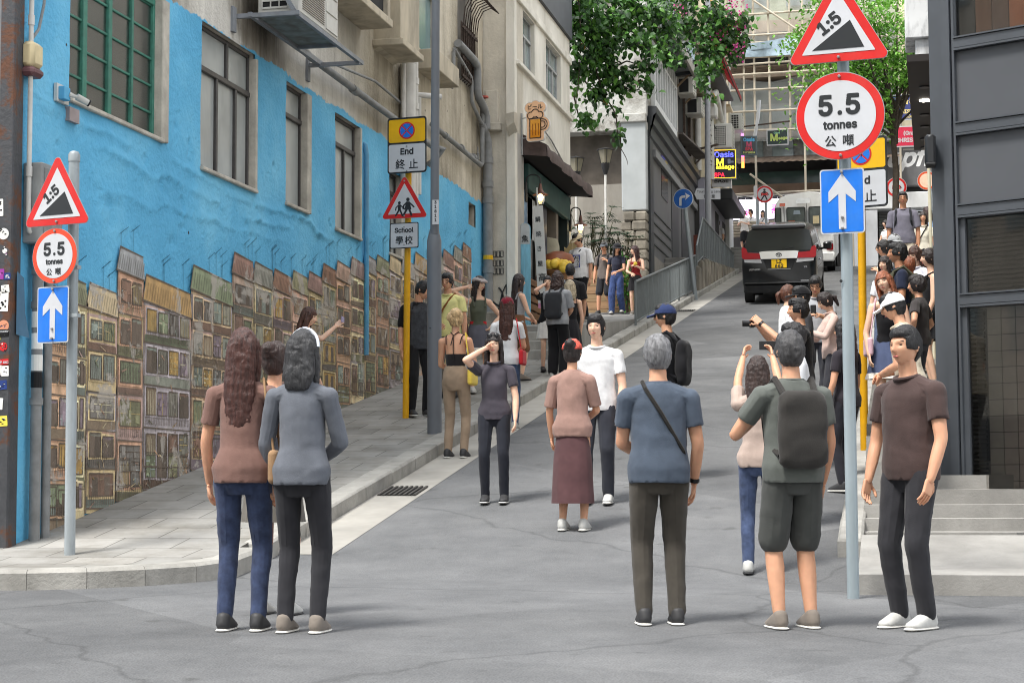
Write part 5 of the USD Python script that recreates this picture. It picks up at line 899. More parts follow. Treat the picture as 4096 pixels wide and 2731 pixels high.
part(T, 'sheet', m, mat('corrugated_brown', (.085, .075, .066), rough=.7, var=.3, scale=5)); part(T, 'edge_board', MB().beam((-5.42, 49.5, 13.25), (-5.42, 54.6, 13.25), .03, .12), mat('edge_timber', (.19, .16, .13), rough=.8, var=.3))
for y in (49.8, 52.0, 54.3): part(T, 'strut', MB().beam((-5.44, y, 13.2), (-6.08, y, 12.6), .04, .05), mat('strut_wood', (.24, .17, .11), rough=.8))
aircon('air_conditioner', 'nearer white window air conditioner under the corrugated awning', -6.1, -5.62, 50.35, 51.0, 12.55, 13.05, slats=6, cells=(1, 1)); aircon('air_conditioner', 'farther window air conditioner on a shelf under the corrugated awning', -6.1, -5.6, 52.3, 53.0, 12.35, 12.85, slats=6, cells=(1, 1))
B = thing('cream_tenement', 'cream upper tenement hung with pipes, cables and air conditioners', 'building', (-6, 58, 8.2))
CRT = mat('cream_tenement_wall', (.68, .60, .43), rough=.85, var=.1, scale=1.5, dirt=.4, dirtcol=(.33, .28, .2), dscale=1.2)
part(B, 'wall', MB().bb((-9, 54.5, 10.8), (-5.72, 62.4, 21)), CRT); part(B, 'ground_floor', MB().bb((-9, 54.52, 7.5), (-5.78, 62.3, 10.8)), mat('sign_lit_wall', (.27, .265, .31), rough=.7, var=.15, scale=1.2)); part(B, 'white_corner', MB().cbox((-5.85, 61.0, 8.2), (-5.62, 62.42, 11.2), .02), WHITEP)  # purple-grey of the ground floor: light of the signs put into the wall colour
part(B, 'canopy', MB().cbox((-5.8, 56.5, 10.4), (-5.1, 61.0, 10.75), .03), CHAR); part(B, 'menu_wall', MB().bb((-6.6, 54.47, 7.9), (-5.95, 54.52, 10.3)), mat('chalkboard', (.03, .028, .027), rough=.7))
q = part(B, 'plant_box', MB().cbox((-6.35, 54.1, 8.3), (-5.9, 54.4, 8.95), .01), mat('red_brown_box', (.14, .04, .025), rough=.7))
for k in range(4): word(B, 'chalk_lettering', centred(latin('Thai Beer Grill Set'.split()[k], .14), 0, 0), P3((-6.3, 54.46, 9.9 - .3 * k), (1, 0)), .002, SW)
for k, y in enumerate((55.6, 58.2, 60.6)): part(B, 'dark_doorway', MB().bb((-5.8, y - .5, 8.3), (-5.765, y + .5, 10.2)), DARK)
for y, z0, z1, r in ((55.0, 10.8, 13.1, .09), (57.2, 11.5, 20, .08), (59.0, 11, 20, .09), (59.4, 11, 20, .07), (61.4, 11, 19, .05)): part(B, 'drain_pipe', MB().tube([(-5.6, y, z0), (-5.6, y, z1)], r, 10), PIPEW, smooth=40)
part(B, 'drain_pipe', MB().tube([(-5.55, 54.7, 13.1), (-5.5, 55.0, 13.5), (-5.5, 55.6, 13.7), (-5.5, 58.8, 12.6)], .1, 10), PIPEW, smooth=40); part(B, 'hopper', MB().cbox((-5.72, 54.75, 12.75), (-5.4, 55.3, 13.15), .04), PIPEW)
part(B, 'drain_pipe', MB().tube([(-5.95, 54.42, 11.0), (-5.95, 54.42, 13.0)], .1, 10), PIPEW, smooth=40); part(B, 'hopper', MB().cbox((-6.2, 54.25, 12.9), (-5.7, 54.5, 13.3), .05), PIPEW)
for y, z in ((56.5, 15.4), (58.5, 13.6), (60.8, 15.2), (60.6, 12.9)): part(B, 'window', MB().cbox((-5.76, y - .45, z), (-5.69, y + .45, z + 1.2), .01), mat('old_brown_window', (.18, .14, .09), rough=.5, var=.3)); part(B, 'window_hood', MB().cbox((-5.75, y - .55, z + 1.25), (-5.45, y + .55, z + 1.33), .01), CRT)
cb = MB(); rr_ = random.Random(12)
for k in range(9):
    a = np.array([-5.65, 54.6, 11.2 + k * .2]); b = np.array([-5.1 + .1 * rr_.random(), 56 + rr_.random() * 3, 11.3 + rr_.random() * .9]); cb.tube([a, (a + b) / 2 - (0, 0, rr_.uniform(.05, .3)), b], .016, 4)
part(B, 'cables', cb, mat('black_cable', (.03, .03, .03), rough=.7)); br = MB(); br.beam((-6.1, 54.2, 11.6), (-5.3, 54.2, 11.75), .06, .06); br.beam((-6.1, 54.2, 11.1), (-5.5, 54.2, 11.7), .05, .05); part(B, 'iron_bracket', br, IRON)
T = thing('red_awning', 'sun-faded red canvas awning high on the cream tenement', 'awning', (-5.5, 57, 14.6)); m = MB().raw([(-5.72, 53.4, 15.35), (-5.72, 60.5, 15.35), (-5.1, 60.5, 14.55), (-5.1, 53.4, 14.55), (-5.1, 60.5, 14.4), (-5.1, 53.4, 14.4)], [(0, 2, 1), (0, 3, 2), (3, 4, 2), (3, 5, 4)]); m.raw([(-5.72, 53.4, 15.35), (-5.72, 53.4, 14.5), (-5.1, 53.4, 14.4), (-5.1, 53.4, 14.55)], [(0, 1, 2), (0, 2, 3)]); part(T, 'canvas', m, mat('red_canvas', (.33, .03, .035), rough=.75, var=.2, scale=2, trans=.3))
part(T, 'frame', MB().tube([(-5.12, 53.4, 14.4), (-5.12, 60.5, 14.4)], .02, 5), IRON); part(T, 'lower_shade', MB().bb((-5.72, 54.6, 14.0), (-5.2, 58.5, 14.08)), CHAR)
aircon('air_conditioner', 'large white air conditioner with gridded grille beside the massage sign', -5.62, -4.98, 55.3, 56.1, 11.85, 12.62, slats=8, cells=(7, 11)); aircon('air_conditioner', 'white air conditioner above the pink neon strip', -5.25, -4.85, 57.6, 58.2, 12.85, 13.4, slats=6, cells=(3, 6)); aircon('air_conditioner', 'white air conditioner on brackets beneath the pink blossoms', -5.3, -4.75, 56.3, 57.2, 15.2, 15.9, slats=6, cells=(3, 6))

# ---------------------------------------------------------------- lit signs
GLOWC = emitcol('led_lettering', 1.15)
LED = {'b': (.10, .11, .95), 'y': (1.0, .72, .04), 'r': (.85, .02, .05), 'o': (1.0, .52, .04), 'c': (.1, .45, .85), 'g': (.5, .7, .15)}
T = thing('massage_sign', 'glowing boxed massage sign with amber bulb border', 'illuminated sign', (-5.25, 55.5, 10.9)); P = P3((-5.245, 55.35, 11.34), (.99, .1))
part(T, 'box', MB().poly(rr(.78, .96, .02), off(P, -.16), .16), mat('sign_box_steel', (.3, .3, .3), rough=.5)); layer(T, 'face', rr(.74, .92, .01), P, .001, mat('sign_black_face', (.012, .011, .016), rough=.4))
def led(t, name, mm, Pq, d, col): return part(t, name, MB(col=LED[col]).lay(mm, off(Pq, d)), GLOWC)
led(T, 'lettering', centred(latin('Oasis', .17), 0, .30), P, .008, 'b'); led(T, 'lettering', centred(latin('M', .22), -.13, .07), P, .008, 'y'); led(T, 'lettering', centred(latin('assage', .125), .03, -.13), P, .008, 'y'); led(T, 'lettering', centred(latin('SPA', .12), -.15, -.34), P, .008, 'r')
m = MB(col=LED['o'])
for k in range(26): a = -.355 + .71 * k / 25; [m.poly(Point(a, s).buffer(.011, 2), off(P, .004), .006) for s in (-.44, .44)]
for k in range(32): a = -.44 + .88 * k / 31; [m.poly(Point(s, a).buffer(.011, 2), off(P, .004), .006) for s in (-.355, .355)]
part(T, 'bulb_border', m, GLOWC); layer(T, 'hand_symbol', union_all([rr(.09, .15, .02), affinity.translate(rr(.12, .06, .02), .08, -.02)]).buffer(0), (P[0] + P[1] * .16 + P[2] * .08, P[1], P[2]), .008, mat('hand_print', (.25, .28, .38), rough=.6))
T = thing('shop_sign', 'white sign half hidden under the glowing massage sign', 'sign', (-5.35, 55.7, 10.7)); P = P3((-5.36, 55.6, 10.82), (.99, .1)); part(T, 'board', MB().poly(rr(.62, .34, .01), P, .06), SW); word(T, 'lettering', centred(latin('BASE', .13, True), 0, .03), P, .062, SK)
T = thing('massage_sign', 'smaller dark hanging massage sign with phone number', 'sign', (-4.5, 55.7, 11.7)); P = P3((-4.49, 55.65, 11.93), (.98, .2)); part(T, 'board', MB().poly(rr(.52, .62, .01), P, .08), mat('sign_slate_frame', (.06, .085, .095), rough=.5)); layer(T, 'face', rr(.42, .54, .005), P, .082, mat('sign_dark_face', (.025, .03, .035), rough=.4))
for s, h, z, c in (('Oasis', .1, .19, (.08, .35, .6)), ('M', .15, .04, (.42, .06, .12)), ('SPA', .09, -.11, (.5, .04, .07)), ('51718034', .055, -.22, (.45, .5, .15))): part(T, 'lettering', MB(col=c).lay(centred(latin(s, h, True), 0, z), off(P, .085)), matcol('painted_lettering', var=.1))
T = thing('massage_sign', 'dark green hanging massage sign on the scaffolded building', 'sign', (-4.03, 62.8, 13.2)); P = P3((-4.03, 62.7, 13.5), (.99, -.02)); part(T, 'board', MB().poly(rr(.76, .56, .01), P, .08), SW); layer(T, 'face', rr(.70, .5, .005), P, .082, mat('sign_green_black', (.02, .035, .033), rough=.4))
for s, h, x_, z, c in (('M', .24, -.12, .0, (.42, .52, .14)), ('assage', .1, .12, -.06, (.42, .52, .14)), ('Climax'[:5], .06, -.02, .16, (.2, .42, .3))): part(T, 'lettering', MB(col=c).lay(centred(latin(s, h, True), x_, z), off(P, .085)), matcol('painted_lettering', var=.1))
part(T, 'hanger', MB().beam((-5.6, 62.85, 13.95), (-3.6, 62.85, 14.1), .05, .05), IRON)
T = thing('neon_strip', 'vertical pink and violet neon strip at the tenement corner', 'neon light', (-5.0, 58.6, 11.8)); m = MB()
for k, c in enumerate(((.9, .25, .05), (.9, .15, .1), (.75, .1, .5), (.7, .1, .9), (.35, .12, .95), (.7, .15, .5))): m.tube([(-4.93, 58.6, 11.75 + k * .19), (-4.93, 58.6, 11.95 + k * .19)], .05, 8, col=c)
part(T, 'tube', m, emitcol('neon_tubes', 1.2))

# ================================================================ the scaffolded building that closes the street
B = thing('scaffolded_building', 'pale green and cream block wrapped in bamboo scaffolding and netting', 'building', (-2.5, 67, 8.8)); Yb = 67.0
def band(z0, z1, col, name='wall_band', d=0.0, x0=-7.5, x1=.3, **k): return part(B, name, MB().bb((x0, Yb - .12 - d, z0), (x1, Yb + .3, z1)), mat('band_%02x%02x%02x' % tuple(int(255 * c) for c in col), col, **k))
part(B, 'core', MB().bb((-8, Yb + .3, 8), (.3, 74, 24)), DARKROOM)
band(18.75, 22, (.42, .46, .30), var=.15, dirt=.3); band(18.3, 18.75, (.5, .36, .25), d=.3, name='ledge'); band(17.6, 18.3, (.27, .26, .24), var=.25, scale=2); band(16.55, 16.9, (.26, .20, .15), d=.4, name='ledge')
band(15.6, 16.4, (.06, .085, .08), name='window_band', rough=.2); band(14.6, 15.6, (.20, .21, .20), name='window_band', rough=.3, var=.3); band(14.25, 14.6, (.36, .29, .27), d=.45, name='ledge'); band(13.5, 14.25, (.20, .205, .20), name='window_band', var=.3)
band(12.5, 13.0, (.03, .06, .05), name='window_band', rough=.15); band(12.1, 12.5, (.16, .11, .075), d=.2, name='ledge'); band(11.3, 12.1, (.022, .022, .024), d=-.05); band(8.5, 11.3, (.03, .028, .026), d=-.1)
for x in np.arange(-7, .2, 1.55): part(B, 'window', MB().cbox((x, Yb - .2, 19.3), (x + .9, Yb - .1, 20.6), .02), SKYGL)
for x in np.arange(-6.8, 0, 1.15): part(B, 'window', MB().cbox((x, Yb - .18, 14.65), (x + .8, Yb - .1, 15.5), .02), SKYGL); part(B, 'window', MB().cbox((x, Yb - .18, 13.55), (x + .8, Yb - .1, 14.2), .02), SKYGL)
m = MB()
for k in range(52): x = -7 + k * .14; m.raw([(x, 65.1, 13.05 + .03 * (k % 2)), (x + .14, 65.1, 13.05 + .03 * ((k + 1) % 2)), (x + .14, 66.9, 13.6), (x, 66.9, 13.6)], [(0, 1, 2), (0, 2, 3)])
part(B, 'corrugated_canopy', m, mat('rusty_canopy', (.17, .125, .095), rough=.8, var=.35, scale=2))
for x in (-5.9, -4.7, -3.5, -2.2): aircon('air_conditioner', {-5.9: 'leftmost condenser above the lit pink shop sign', -4.7: 'condenser above the walker sign, second from left', -3.5: 'condenser above the minibus roof, third from left', -2.2: 'condenser beside the one-way sign, rightmost of the row'}[x], x, x + .95, 66.3, 66.9, 11.45, 12.05, slats=5, cells=(2, 2), group='condensers over the lit shop sign')
for k, x in enumerate((-5.9, -4.7, -3.5, -2.2)): part(numbered and '/World/' + 'air_conditioner_%03d' % 0 if False else B, 'fan_ring', MB().tube([(x + .36 + .24 * math.cos(t), 66.26, 11.74 + .24 * math.sin(t)) for t in np.linspace(0, 6.28, 19)], .03, 5), CHAR)
T = thing('shop_sign', 'bright white lit shop sign with pink brush strokes behind the minibus', 'illuminated sign', (-4.5, 66, 11)); part(T, 'box', MB().bb((-6.2, 66.1, 11.15), (-2.8, 66.4, 11.85)), emit('lit_sign_white', (.86, .80, .97), .95)); m = MB(col=(.85, .1, .35)); r = random.Random(8)
for _ in range(26): x, z = -5.7 + r.gauss(0, .2), 11.35 + r.gauss(0, .09); m.poly(affinity.rotate(sbox(x - .14, z - .02, x + .1, z + .02), r.uniform(-60, 60)), wally(66.095, 0), .003)
part(T, 'pink_wave', m, GLOWC); part(T, 'lettering', MB(col=(.6, .03, .3)).lay(cjk('壽司亭', .4), wally(66.09, -4.55, 11.33)), GLOWC)
BAM = mat('bamboo', (.44, .39, .31), rough=.6, var=.25, scale=3, stretch=(1, 1, .3))
T = thing('bamboo_scaffold', 'bamboo scaffolding of grey-brown poles in front of the green block', 'scaffolding', (-2.5, 65.2, 8.8)); r = random.Random(4)
for k in range(13): x = -6.6 + k * .56 + r.uniform(-.1, .1); z0 = 8.9 if k % 3 == 0 else 13.8; part(T, 'standard_pole', MB().tube([(x, 65.0 + r.uniform(-.1, .1), z0), (x + r.uniform(-.08, .08), 65.0, 21)], .045, 6), BAM, smooth=True)
for z in (14.2, 14.95, 15.75, 16.35, 16.75, 16.95, 17.5, 17.8, 18.6, 19.4, 11.9): part(T, 'ledger_pole', MB().tube([(-6.9, 64.9, z + r.uniform(-.08, .08)), (-3, 64.9, z), (.2, 64.9, z + r.uniform(-.1, .1))], .042, 6), BAM, smooth=True)
for a, b in (((-6.2, 64.8, 20), (-2.5, 64.8, 17.2)), ((-5.2, 64.8, 12.6), (-3.4, 64.8, 11.2)), ((-6.6, 64.8, 16.2), (-5.6, 64.8, 17.6)), ((-2.6, 64.8, 14.2), (-1.2, 64.8, 15.5))): part(T, 'brace_pole', MB().tube([a, b], .042, 6), BAM, smooth=True)
for k in range(7): part(T, 'walk_board', MB().bb((-6.9, 65.0 + k * .14, 16.62 + .02 * (k % 2)), (-.1, 65.12 + k * .14, 16.66 + .02 * (k % 2))), mat('weathered_board', (.21, .16, .12), rough=.8, var=.3))
for k in range(6): part(T, 'stored_pole', MB().tube([(-6.0, 64.7, 10.3 + k * .1), (-3.0, 64.75, 10.28 + k * .1)], .05, 6), BAM, smooth=True)
net = lambda name, col, a: MATS.setdefault(name, usdkit.material(stage, '/World/Looks/' + name, {'t': ('transparent_bsdf', {}), 'd': ('diffuse_bsdf', {'color': col}), 'm': ('mix_closure', {'fac': a})}, [('t.BSDF', 'm.closure1'), ('d.BSDF', 'm.closure2')], surface='m.closure'))
def sheet(name, x0, x1, z0, z1, m_, y=65.3, amp=.12, seed=0):
    Xg, Zg = np.meshgrid(np.linspace(x0, x1, 40), np.linspace(z0, z1, 14), indexing='ij'); Yg = y + amp * (meshkit.fbm(np.stack([Xg * 1.3, Zg * .9, Xg * 0 + seed], -1), 3, seed) - .5) * 2
    v = np.stack([Xg, Yg, Zg + .1 * np.sin(Xg * 2.2 + seed) * (Zg > (z0 + z1) / 2)], -1).reshape(-1, 3); f = [t for i in range(39) for j in range(13) for a in [i * 14 + j] for t in ((a, a + 14, a + 15), (a, a + 15, a + 1))]
    part(T, name, trimesh.Trimesh(v, f, process=False), m_, smooth=True)
sheet('netting', -6.9, .2, 17.1, 20.8, net('grey_netting', (.42, .43, .41), .55), seed=1); sheet('netting', -6.9, .2, 13.9, 16.2, net('dark_netting', (.30, .31, .30), .55), seed=2)
sheet('blue_tarpaulin', -6.9, -2.4, 16.95, 17.55, mat('pale_blue_tarp', (.34, .44, .52), rough=.35, var=.35, scale=2.5, trans=.2), y=64.8, amp=.25, seed=3)
T = thing('leaning_pole', 'white wrapped pole leaning out over the street', 'pole', (-4.85, 63, 13.2)); part(T, 'pole', MB().tube([(-4.92, 62.9, 13.25), (-4.72, 62.85, 14.3), (-4.66, 62.8, 14.9)], .06, 8), SW, smooth=40)

# ---------------------------------------------------------------- shops right of the scaffolding
B = thing('corner_shop', 'grey shop with white script fascia and roller shutter', 'shop', (1, 66, 8.8))
part(B, 'upper_wall', MB().bb((.3, 66.6, 14.2), (6, 70, 24)), CRT); part(B, 'fascia', MB().cbox((-1.3, 65.9, 12.1), (4, 66.5, 13.75), .03), mat('fascia_grey', (.13, .13, .135), rough=.6, var=.1)); part(B, 'white_band', MB().cbox((-1.3, 65.7, 11.25), (4, 66.4, 11.85), .03), WHITEP); part(B, 'dark_gap', MB().bb((-1.3, 66.2, 11.85), (4, 66.5, 12.1)), DARK)
for k in range(24): part(B, 'shutter_slat', MB().cbox((-.6, 66.1, 8.7 + k * .105), (3.5, 66.16, 8.79 + k * .105), .01), mat('shutter_grey', (.10, .105, .10), rough=.6))
part(B, 'white_poster', MB().bb((-1.6, 65.5, 8.8), (-.65, 65.55, 11.2)), SW); part(B, 'pipe_rail', MB().tube([(-1, 65.6, 13.95), (3, 65.6, 14.0)], .06, 8), PIPEW); part(B, 'ledge', MB().cbox((-1.3, 65.6, 13.75), (4, 66.6, 14.2), .03), mat('ledge_grey', (.35, .35, .34), rough=.7))
mm = latin('opfish', .62, True); mm.apply_transform(np.array([[1, .35, 0, 0], [0, 1, 0, 0], [0, 0, 1, 0], [0, 0, 0, 1.]])); word(B, 'lettering', mm, wally(65.895, -.35, 12.85), 0, mat('script_white', (.8, .8, .8), rough=.4)); word(B, 'lettering', latin('ww', .16, True), wally(65.895, 1.25, 12.5), 0, SW)
for x in (.7, 1.9): part(B, 'window', MB().cbox((x, 66.5, 17.2), (x + .95, 66.62, 18.9), .03), SKYGL); part(B, 'window_frame', MB().cbox((x - .1, 66.45, 17.1), (x + 1.05, 66.58, 17.2), .01), WHITEP)
part(B, 'warm_lamp', MB().bb((1.05, 65.5, 12.15), (1.5, 65.6, 12.3)), emit('shop_tube', (1, .93, .85), 2.2))
T = thing('church_sign', 'blue hanging signboard with gold lettering', 'signboard', (.35, 64, 14.3)); P = P3((.42, 63.0, 14.42), (1, .05)); part(T, 'board', MB().poly(rr(.98, .92, .01), P, .08), SW); layer(T, 'face', rr(.94, .84, .005), P, .082, mat('sign_navy', srgb(58, 66, 120), rough=.5)); GOLD = mat('gold_letter', srgb(226, 206, 130), rough=.5)
word(T, 'chinese_lettering', cjk('基督教', .26), (P[0] + P[1] * -.40 + P[2] * .12, P[1], P[2]), .085, GOLD); word(T, 'lettering', latin('CHRISTIAN GOSPEL', .13, True), (P[0] + P[1] * -.42 + P[2] * -.22, P[1], P[2]), .085, GOLD); word(T, 'lettering', latin('(Central)', .1, True), (P[0] + P[1] * .0 + P[2] * -.38, P[1], P[2]), .085, GOLD)
T = thing('church_sign', 'crimson hanging signboard with white lettering', 'signboard', (.38, 64, 13.4)); P = P3((.45, 63.0, 13.38), (1, .05)); part(T, 'board', MB().poly(rr(.98, .74, .01), P, .08), SW); layer(T, 'face', rr(.94, .66, .005), P, .082, mat('sign_crimson', srgb(196, 42, 72), rough=.5)); word(T, 'lettering', latin('(Grace)', .13, True), (P[0] + P[1] * -.14 + P[2] * .05, P[1], P[2]), .085, SW); word(T, 'lettering', latin('CHRISTIAN GOSPEL', .14, True), (P[0] + P[1] * -.42 + P[2] * -.2, P[1], P[2]), .085, SW)
part(T, 'wall_arm', MB().beam((.3, 63.1, 12.95), (3, 63.1, 12.95), .05, .05), PIPEW)

# ================================================================ the dark-framed building at the right edge
B = thing('dark_corner_building', 'charcoal metal-framed shopfront with blinds and tiled window at the right edge', 'building', (.33, 16.45, 1.0))
NAVY = mat('blue_charcoal_frame', (.052, .058, .067), rough=.38, var=.1, scale=3, spec=.5); PANEL = mat('blue_charcoal_panel', (.066, .070, .078), rough=.5, var=.07, scale=1.2)
O = np.array([.33, 16.45, 0]); ux = np.array([.893, -.451, 0]); nn = np.array([-.451, -.893, 0])     # along the front, and out of it
def fpart(name, t0, t1, z0, z1, d0, d1, m_, b=.008, parent=None):
    pts = [O + ux * t + nn * d + np.array([0, 0, z]) for t in (t0, t1) for d in (d0, d1) for z in (z0, z1)]; c = O + ux * (t0 + t1) / 2 + nn * (d0 + d1) / 2 + np.array([0, 0, (z0 + z1) / 2])
    return part(parent or B, name, MB().box(c, (t1 - t0, abs(d1 - d0), z1 - z0), M=np.array([ux, nn, (0, 0, 1)])), m_)
fpart('core', .02, 7, .3, 9, -.5, -6, DARKROOM); fpart('corner_column', 0, .135, .5, 9, -.3, .0, NAVY); fpart('column_rib', .135, .215, .5, 9, -.3, .03, NAVY); fpart('column_rib', .228, .25, .5, 9, -.3, .012, NAVY); fpart('outer_flange', -.035, 0, .5, 9, -.3, -.1, NAVY)
for z in (5.46, 4.68, 3.93, 3.12, 1.3): fpart('rail', .25, 4, z - .05, z + .03, -.2, .02, NAVY); fpart('rail_lip', .25, 4, z + .036, z + .05, -.2, .035, NAVY); fpart('rail_lip', .25, 4, z - .075, z - .056, -.2, .028, NAVY)
for z0, z1 in ((4.74, 5.38), (3.99, 4.60)): fpart('infill_panel', .25, 4, z0, z1, -.2, -.03, PANEL)
BLG = pane('shop_window_glass', (.85, .84, .82), .0, .03); fpart('glazing', .25, 4, 1.3, 3.88, -.06, -.05, BLG); fpart('upper_glazing', .25, 4, 5.52, 9, -.06, -.05, BLG); fpart('inner_jamb', .25, .30, 1.3, 3.88, -.2, -.02, NAVY)
for k in range(62): fpart('blind_slat', .33, 1.7, 1.35 + k * .0405, 1.372 + k * .0405, -.12, -.1, mat('blind_brown', (.105, .088, .075), rough=.6)) if k > 43 or True and k % 1 == 0 and k >= 44 else None
for r_ in range(12):
    for c_ in range(9): fpart('wall_tile', .43 + c_ * .135, .43 + c_ * .135 + .128, 1.35 + r_ * .145, 1.35 + r_ * .145 + .138, -.17, -.155, mat(f'pale_tile_{(r_ * 3 + c_) % 3}', (.30 + .02 * ((r_ * 3 + c_) % 3), .285, .26), rough=.3, var=.1))
fpart('tile_grout', .42, 1.7, 1.33, 3.1, -.2, -.172, mat('grout_dark', (.12, .115, .105), rough=.9)); fpart('back_shade', .3, 1.7, 3.1, 3.88, -.3, -.28, mat('shade_brown', (.10, .085, .07), rough=.8))
for k in range(44): fpart('side_blind_slat', .30, .42, 1.35 + k * .0405, 1.37 + k * .0405, -.13, -.1, CHAR)
for k, c in enumerate(((.04, .044, .05), (.34, .17, .1), (.26, .15, .11), (.66, .26, .12), (.72, .29, .13))): fpart('wood_panel', .25 + k * .16, .40 + k * .16, 5.52, 9, -.16, -.12, mat(f'lobby_wood_{k}', c, rough=.5, var=.2, scale=2, stretch=(3, 3, .4)))
fpart('wood_panel', 1.05, 4, 5.52, 9, -.16, -.12, mat('lobby_wood_4', (.25, .115, .06)))
T = thing('wall_lamp', 'black oblong wall lamp on the dark corner column', 'lamp', (.3, 16.4, 4.3)); part(T, 'housing', MB().cbox((.27, 16.25, 4.34), (.37, 16.42, 4.62), .025), mat('black_plastic', (.02, .021, .023), rough=.35), smooth=40); part(T, 'visor', MB().cbox((.275, 16.24, 4.33), (.365, 16.4, 4.36), .01), DARK)
# canopy with downlights and the peeling white timber boxes above it
B = thing('canopy_building', 'neighbouring house with dark downlit canopy and peeling white boxes', 'building', (1.4, 22, 2.5)); PEEL = mat('peeling_white', (.74, .75, .75), rough=.7, var=.08, scale=3, dirt=.75, dirtcol=(.05, .05, .05), dscale=6.5, detail=9)
part(B, 'wall', MB().bb((1.3, 18, 1.5), (8, 61, 16)), BEIGER); part(B, 'canopy', MB().raw([(.14, 17.9, 5.67), (1.4, 17.9, 5.67), (1.4, 22.9, 5.67), (.25, 22.9, 5.67), (.14, 17.9, 5.74), (1.4, 17.9, 5.74), (1.4, 22.9, 5.74), (.25, 22.9, 5.74)], [(0, 2, 1), (0, 3, 2), (4, 5, 6), (4, 6, 7), (0, 1, 5), (0, 5, 4), (3, 7, 6), (3, 6, 2), (0, 4, 7), (0, 7, 3)]), mat('dark_soffit', (.022, .018, .016), rough=.7))
part(B, 'white_box', MB().cbox((.135, 17.95, 5.92), (.7, 18.6, 6.42), .01), PEEL); part(B, 'white_box', MB().cbox((.31, 18.0, 6.42), (.9, 18.7, 9), .01), PEEL); part(B, 'white_box', MB().cbox((.23, 18.0, 5.75), (.7, 18.5, 5.92), .01), PEEL)
for k, y in enumerate((19.1, 19.8, 20.6, 21.3, 22.1, 22.7)): part(B, 'downlight', MB().tube([(.33 + k * .01, y, 5.67), (.33 + k * .01, y, 5.655)], .055, 14), emit('downlight_on', (1, .93, .8), 4) if k == 1 else IRONB)
for y in (24, 29, 34, 40, 46, 52): part(B, 'window', MB().cbox((1.27, y, rpave_z(y) + 1), (1.33, y + 2.2, rpave_z(y) + 2.8), .02), SKYGL)
single('sign_pole', MB().tube([(.47, 24.5, 2.9), (.45, 24.5, 6.6)], .022, 8), mat('cream_pole', (.6, .56, .42), rough=.6), 'thin cream pole at the edge of the dark column', 'pole')

# unseen blocks behind the viewer, added to cut front fill light and reflections, with the lower street running on between them
for nm, x0, x1, lab in (('added_opposite_building', -34, -5.5, 'unseen pale tenement added across the cross street on the downhill left corner'), ('added_opposite_building', .6, 30, 'unseen pale tenement added across the cross street on the downhill right corner')):
    B = thing(nm, lab, 'building', ((x0 + x1) / 2, -9, -1), kind='structure'); part(B, 'wall', MB().bb((x0, -22, -3), (x1, -7, 19)), BEIGER); part(B, 'shopfront', MB().bb((x0 + .5, -6.98, -.3), (x1 - .5, -6.9, 3.2)), CHAR)
    for k in range(int((x1 - x0) / 3.2)):
        for z in (5, 8.5, 12, 15.5): part(B, 'window', MB().bb((x0 + .8 + k * 3.2, -6.98, z), (x0 + 2.6 + k * 3.2, -6.93, z + 1.7)), SKYGL)
# ================================================================ vehicles
PITCH = math.atan(.165)
class Veh:
    """Parts given in the vehicle's own metres (x across, y ahead, z up), set down on the sloping road."""
    def __init__(s, T, x, y): s.T, s.o = T, np.array([x, y, road_z(y)]); c, q = math.cos(PITCH), math.sin(PITCH); s.M = np.array([[1, 0, 0], [0, c, -q], [0, q, c]])
    def put(s, name, m, mt, smooth=False, parent=None, label=None):
        if hasattr(m, 'to_mesh'): m = MB().man(m)
        if not isinstance(m, MB): m = MB().tm(m)
        n = MB(m.col); v, f, c = m.arrays(); n.raw(v @ s.M.T + s.o, f, c); return part(parent or s.T, name, n, mt, smooth, label)
def carpaint(name, col, coat=1.0, rough=.25):
    return mat(name, col, rough=rough, var=.05, scale=3, coat=coat, spec=.4, dirt=.08, dirtcol=(.09, .085, .08), dscale=2.5)
CARB = carpaint('black_car_paint', (.003, .0032, .0036), coat=.1, rough=.18); CHROME = mat('chrome', (.72, .73, .74), rough=.08, metal=1.0, var=.02); CARG = mat('dark_car_glass', (.008, .011, .010), rough=.05, spec=.4, var=.2); TYRE = mat('tyre_rubber', (.016, .016, .016), rough=.8)
LAMPR = mat('tail_lamp_red', (.24, .004, .007), rough=.2, spec=.3, var=.1); LAMPC = mat('tail_lamp_clear', (.40, .40, .41), rough=.15, var=.1); PLATEY = mat('plate_yellow', srgb(236, 190, 30), rough=.4)
T = thing('people_carrier', 'black seven-seater people carrier driving up the hill, seen from behind', 'van', (-2.83, 43.9, road_z(43.9))); V_ = Veh(T, -2.83, 43.9)
prof = [(.80, .30), (.885, .36), (.92, .55), (.925, .95), (.915, 1.12), (.875, 1.32), (.80, 1.62), (.735, 1.80), (.62, 1.895), (.40, 1.94), (.0, 1.955)]
def loft(prof, yr, yf, stations, rear_inset=.0):
    ring = [(x, z) for x, z in prof] + [(-x, z) for x, z in prof[-2::-1]]; n = len(ring); Vv = []
    for t, s, dz in stations:
        for x, z in ring: Vv.append((x * s, yr(z) * (1 - t) + yf(z) * t, z + dz * (z > 1)))
    F = []
    for i in range(len(stations) - 1):
        for j in range(n): a, b = i * n + j, i * n + (j + 1) % n; F += [(a, b, b + n), (a, b + n, a + n)]
    F += [(0, j + 1, j) for j in range(1, n - 1)]; o = (len(stations) - 1) * n; F += [(o, o + j, o + j + 1) for j in range(1, n - 1)]
    m = trimesh.Trimesh(Vv, F, process=False); m.fix_normals(); return m
yr = lambda z: .0 if z < .5 else (.05 if z < 1.1 else .05 + (z - 1.1) * .16)
yf = lambda z: 4.85 - max(0, (z - .9)) * (.35 if z < 1.1 else .9)
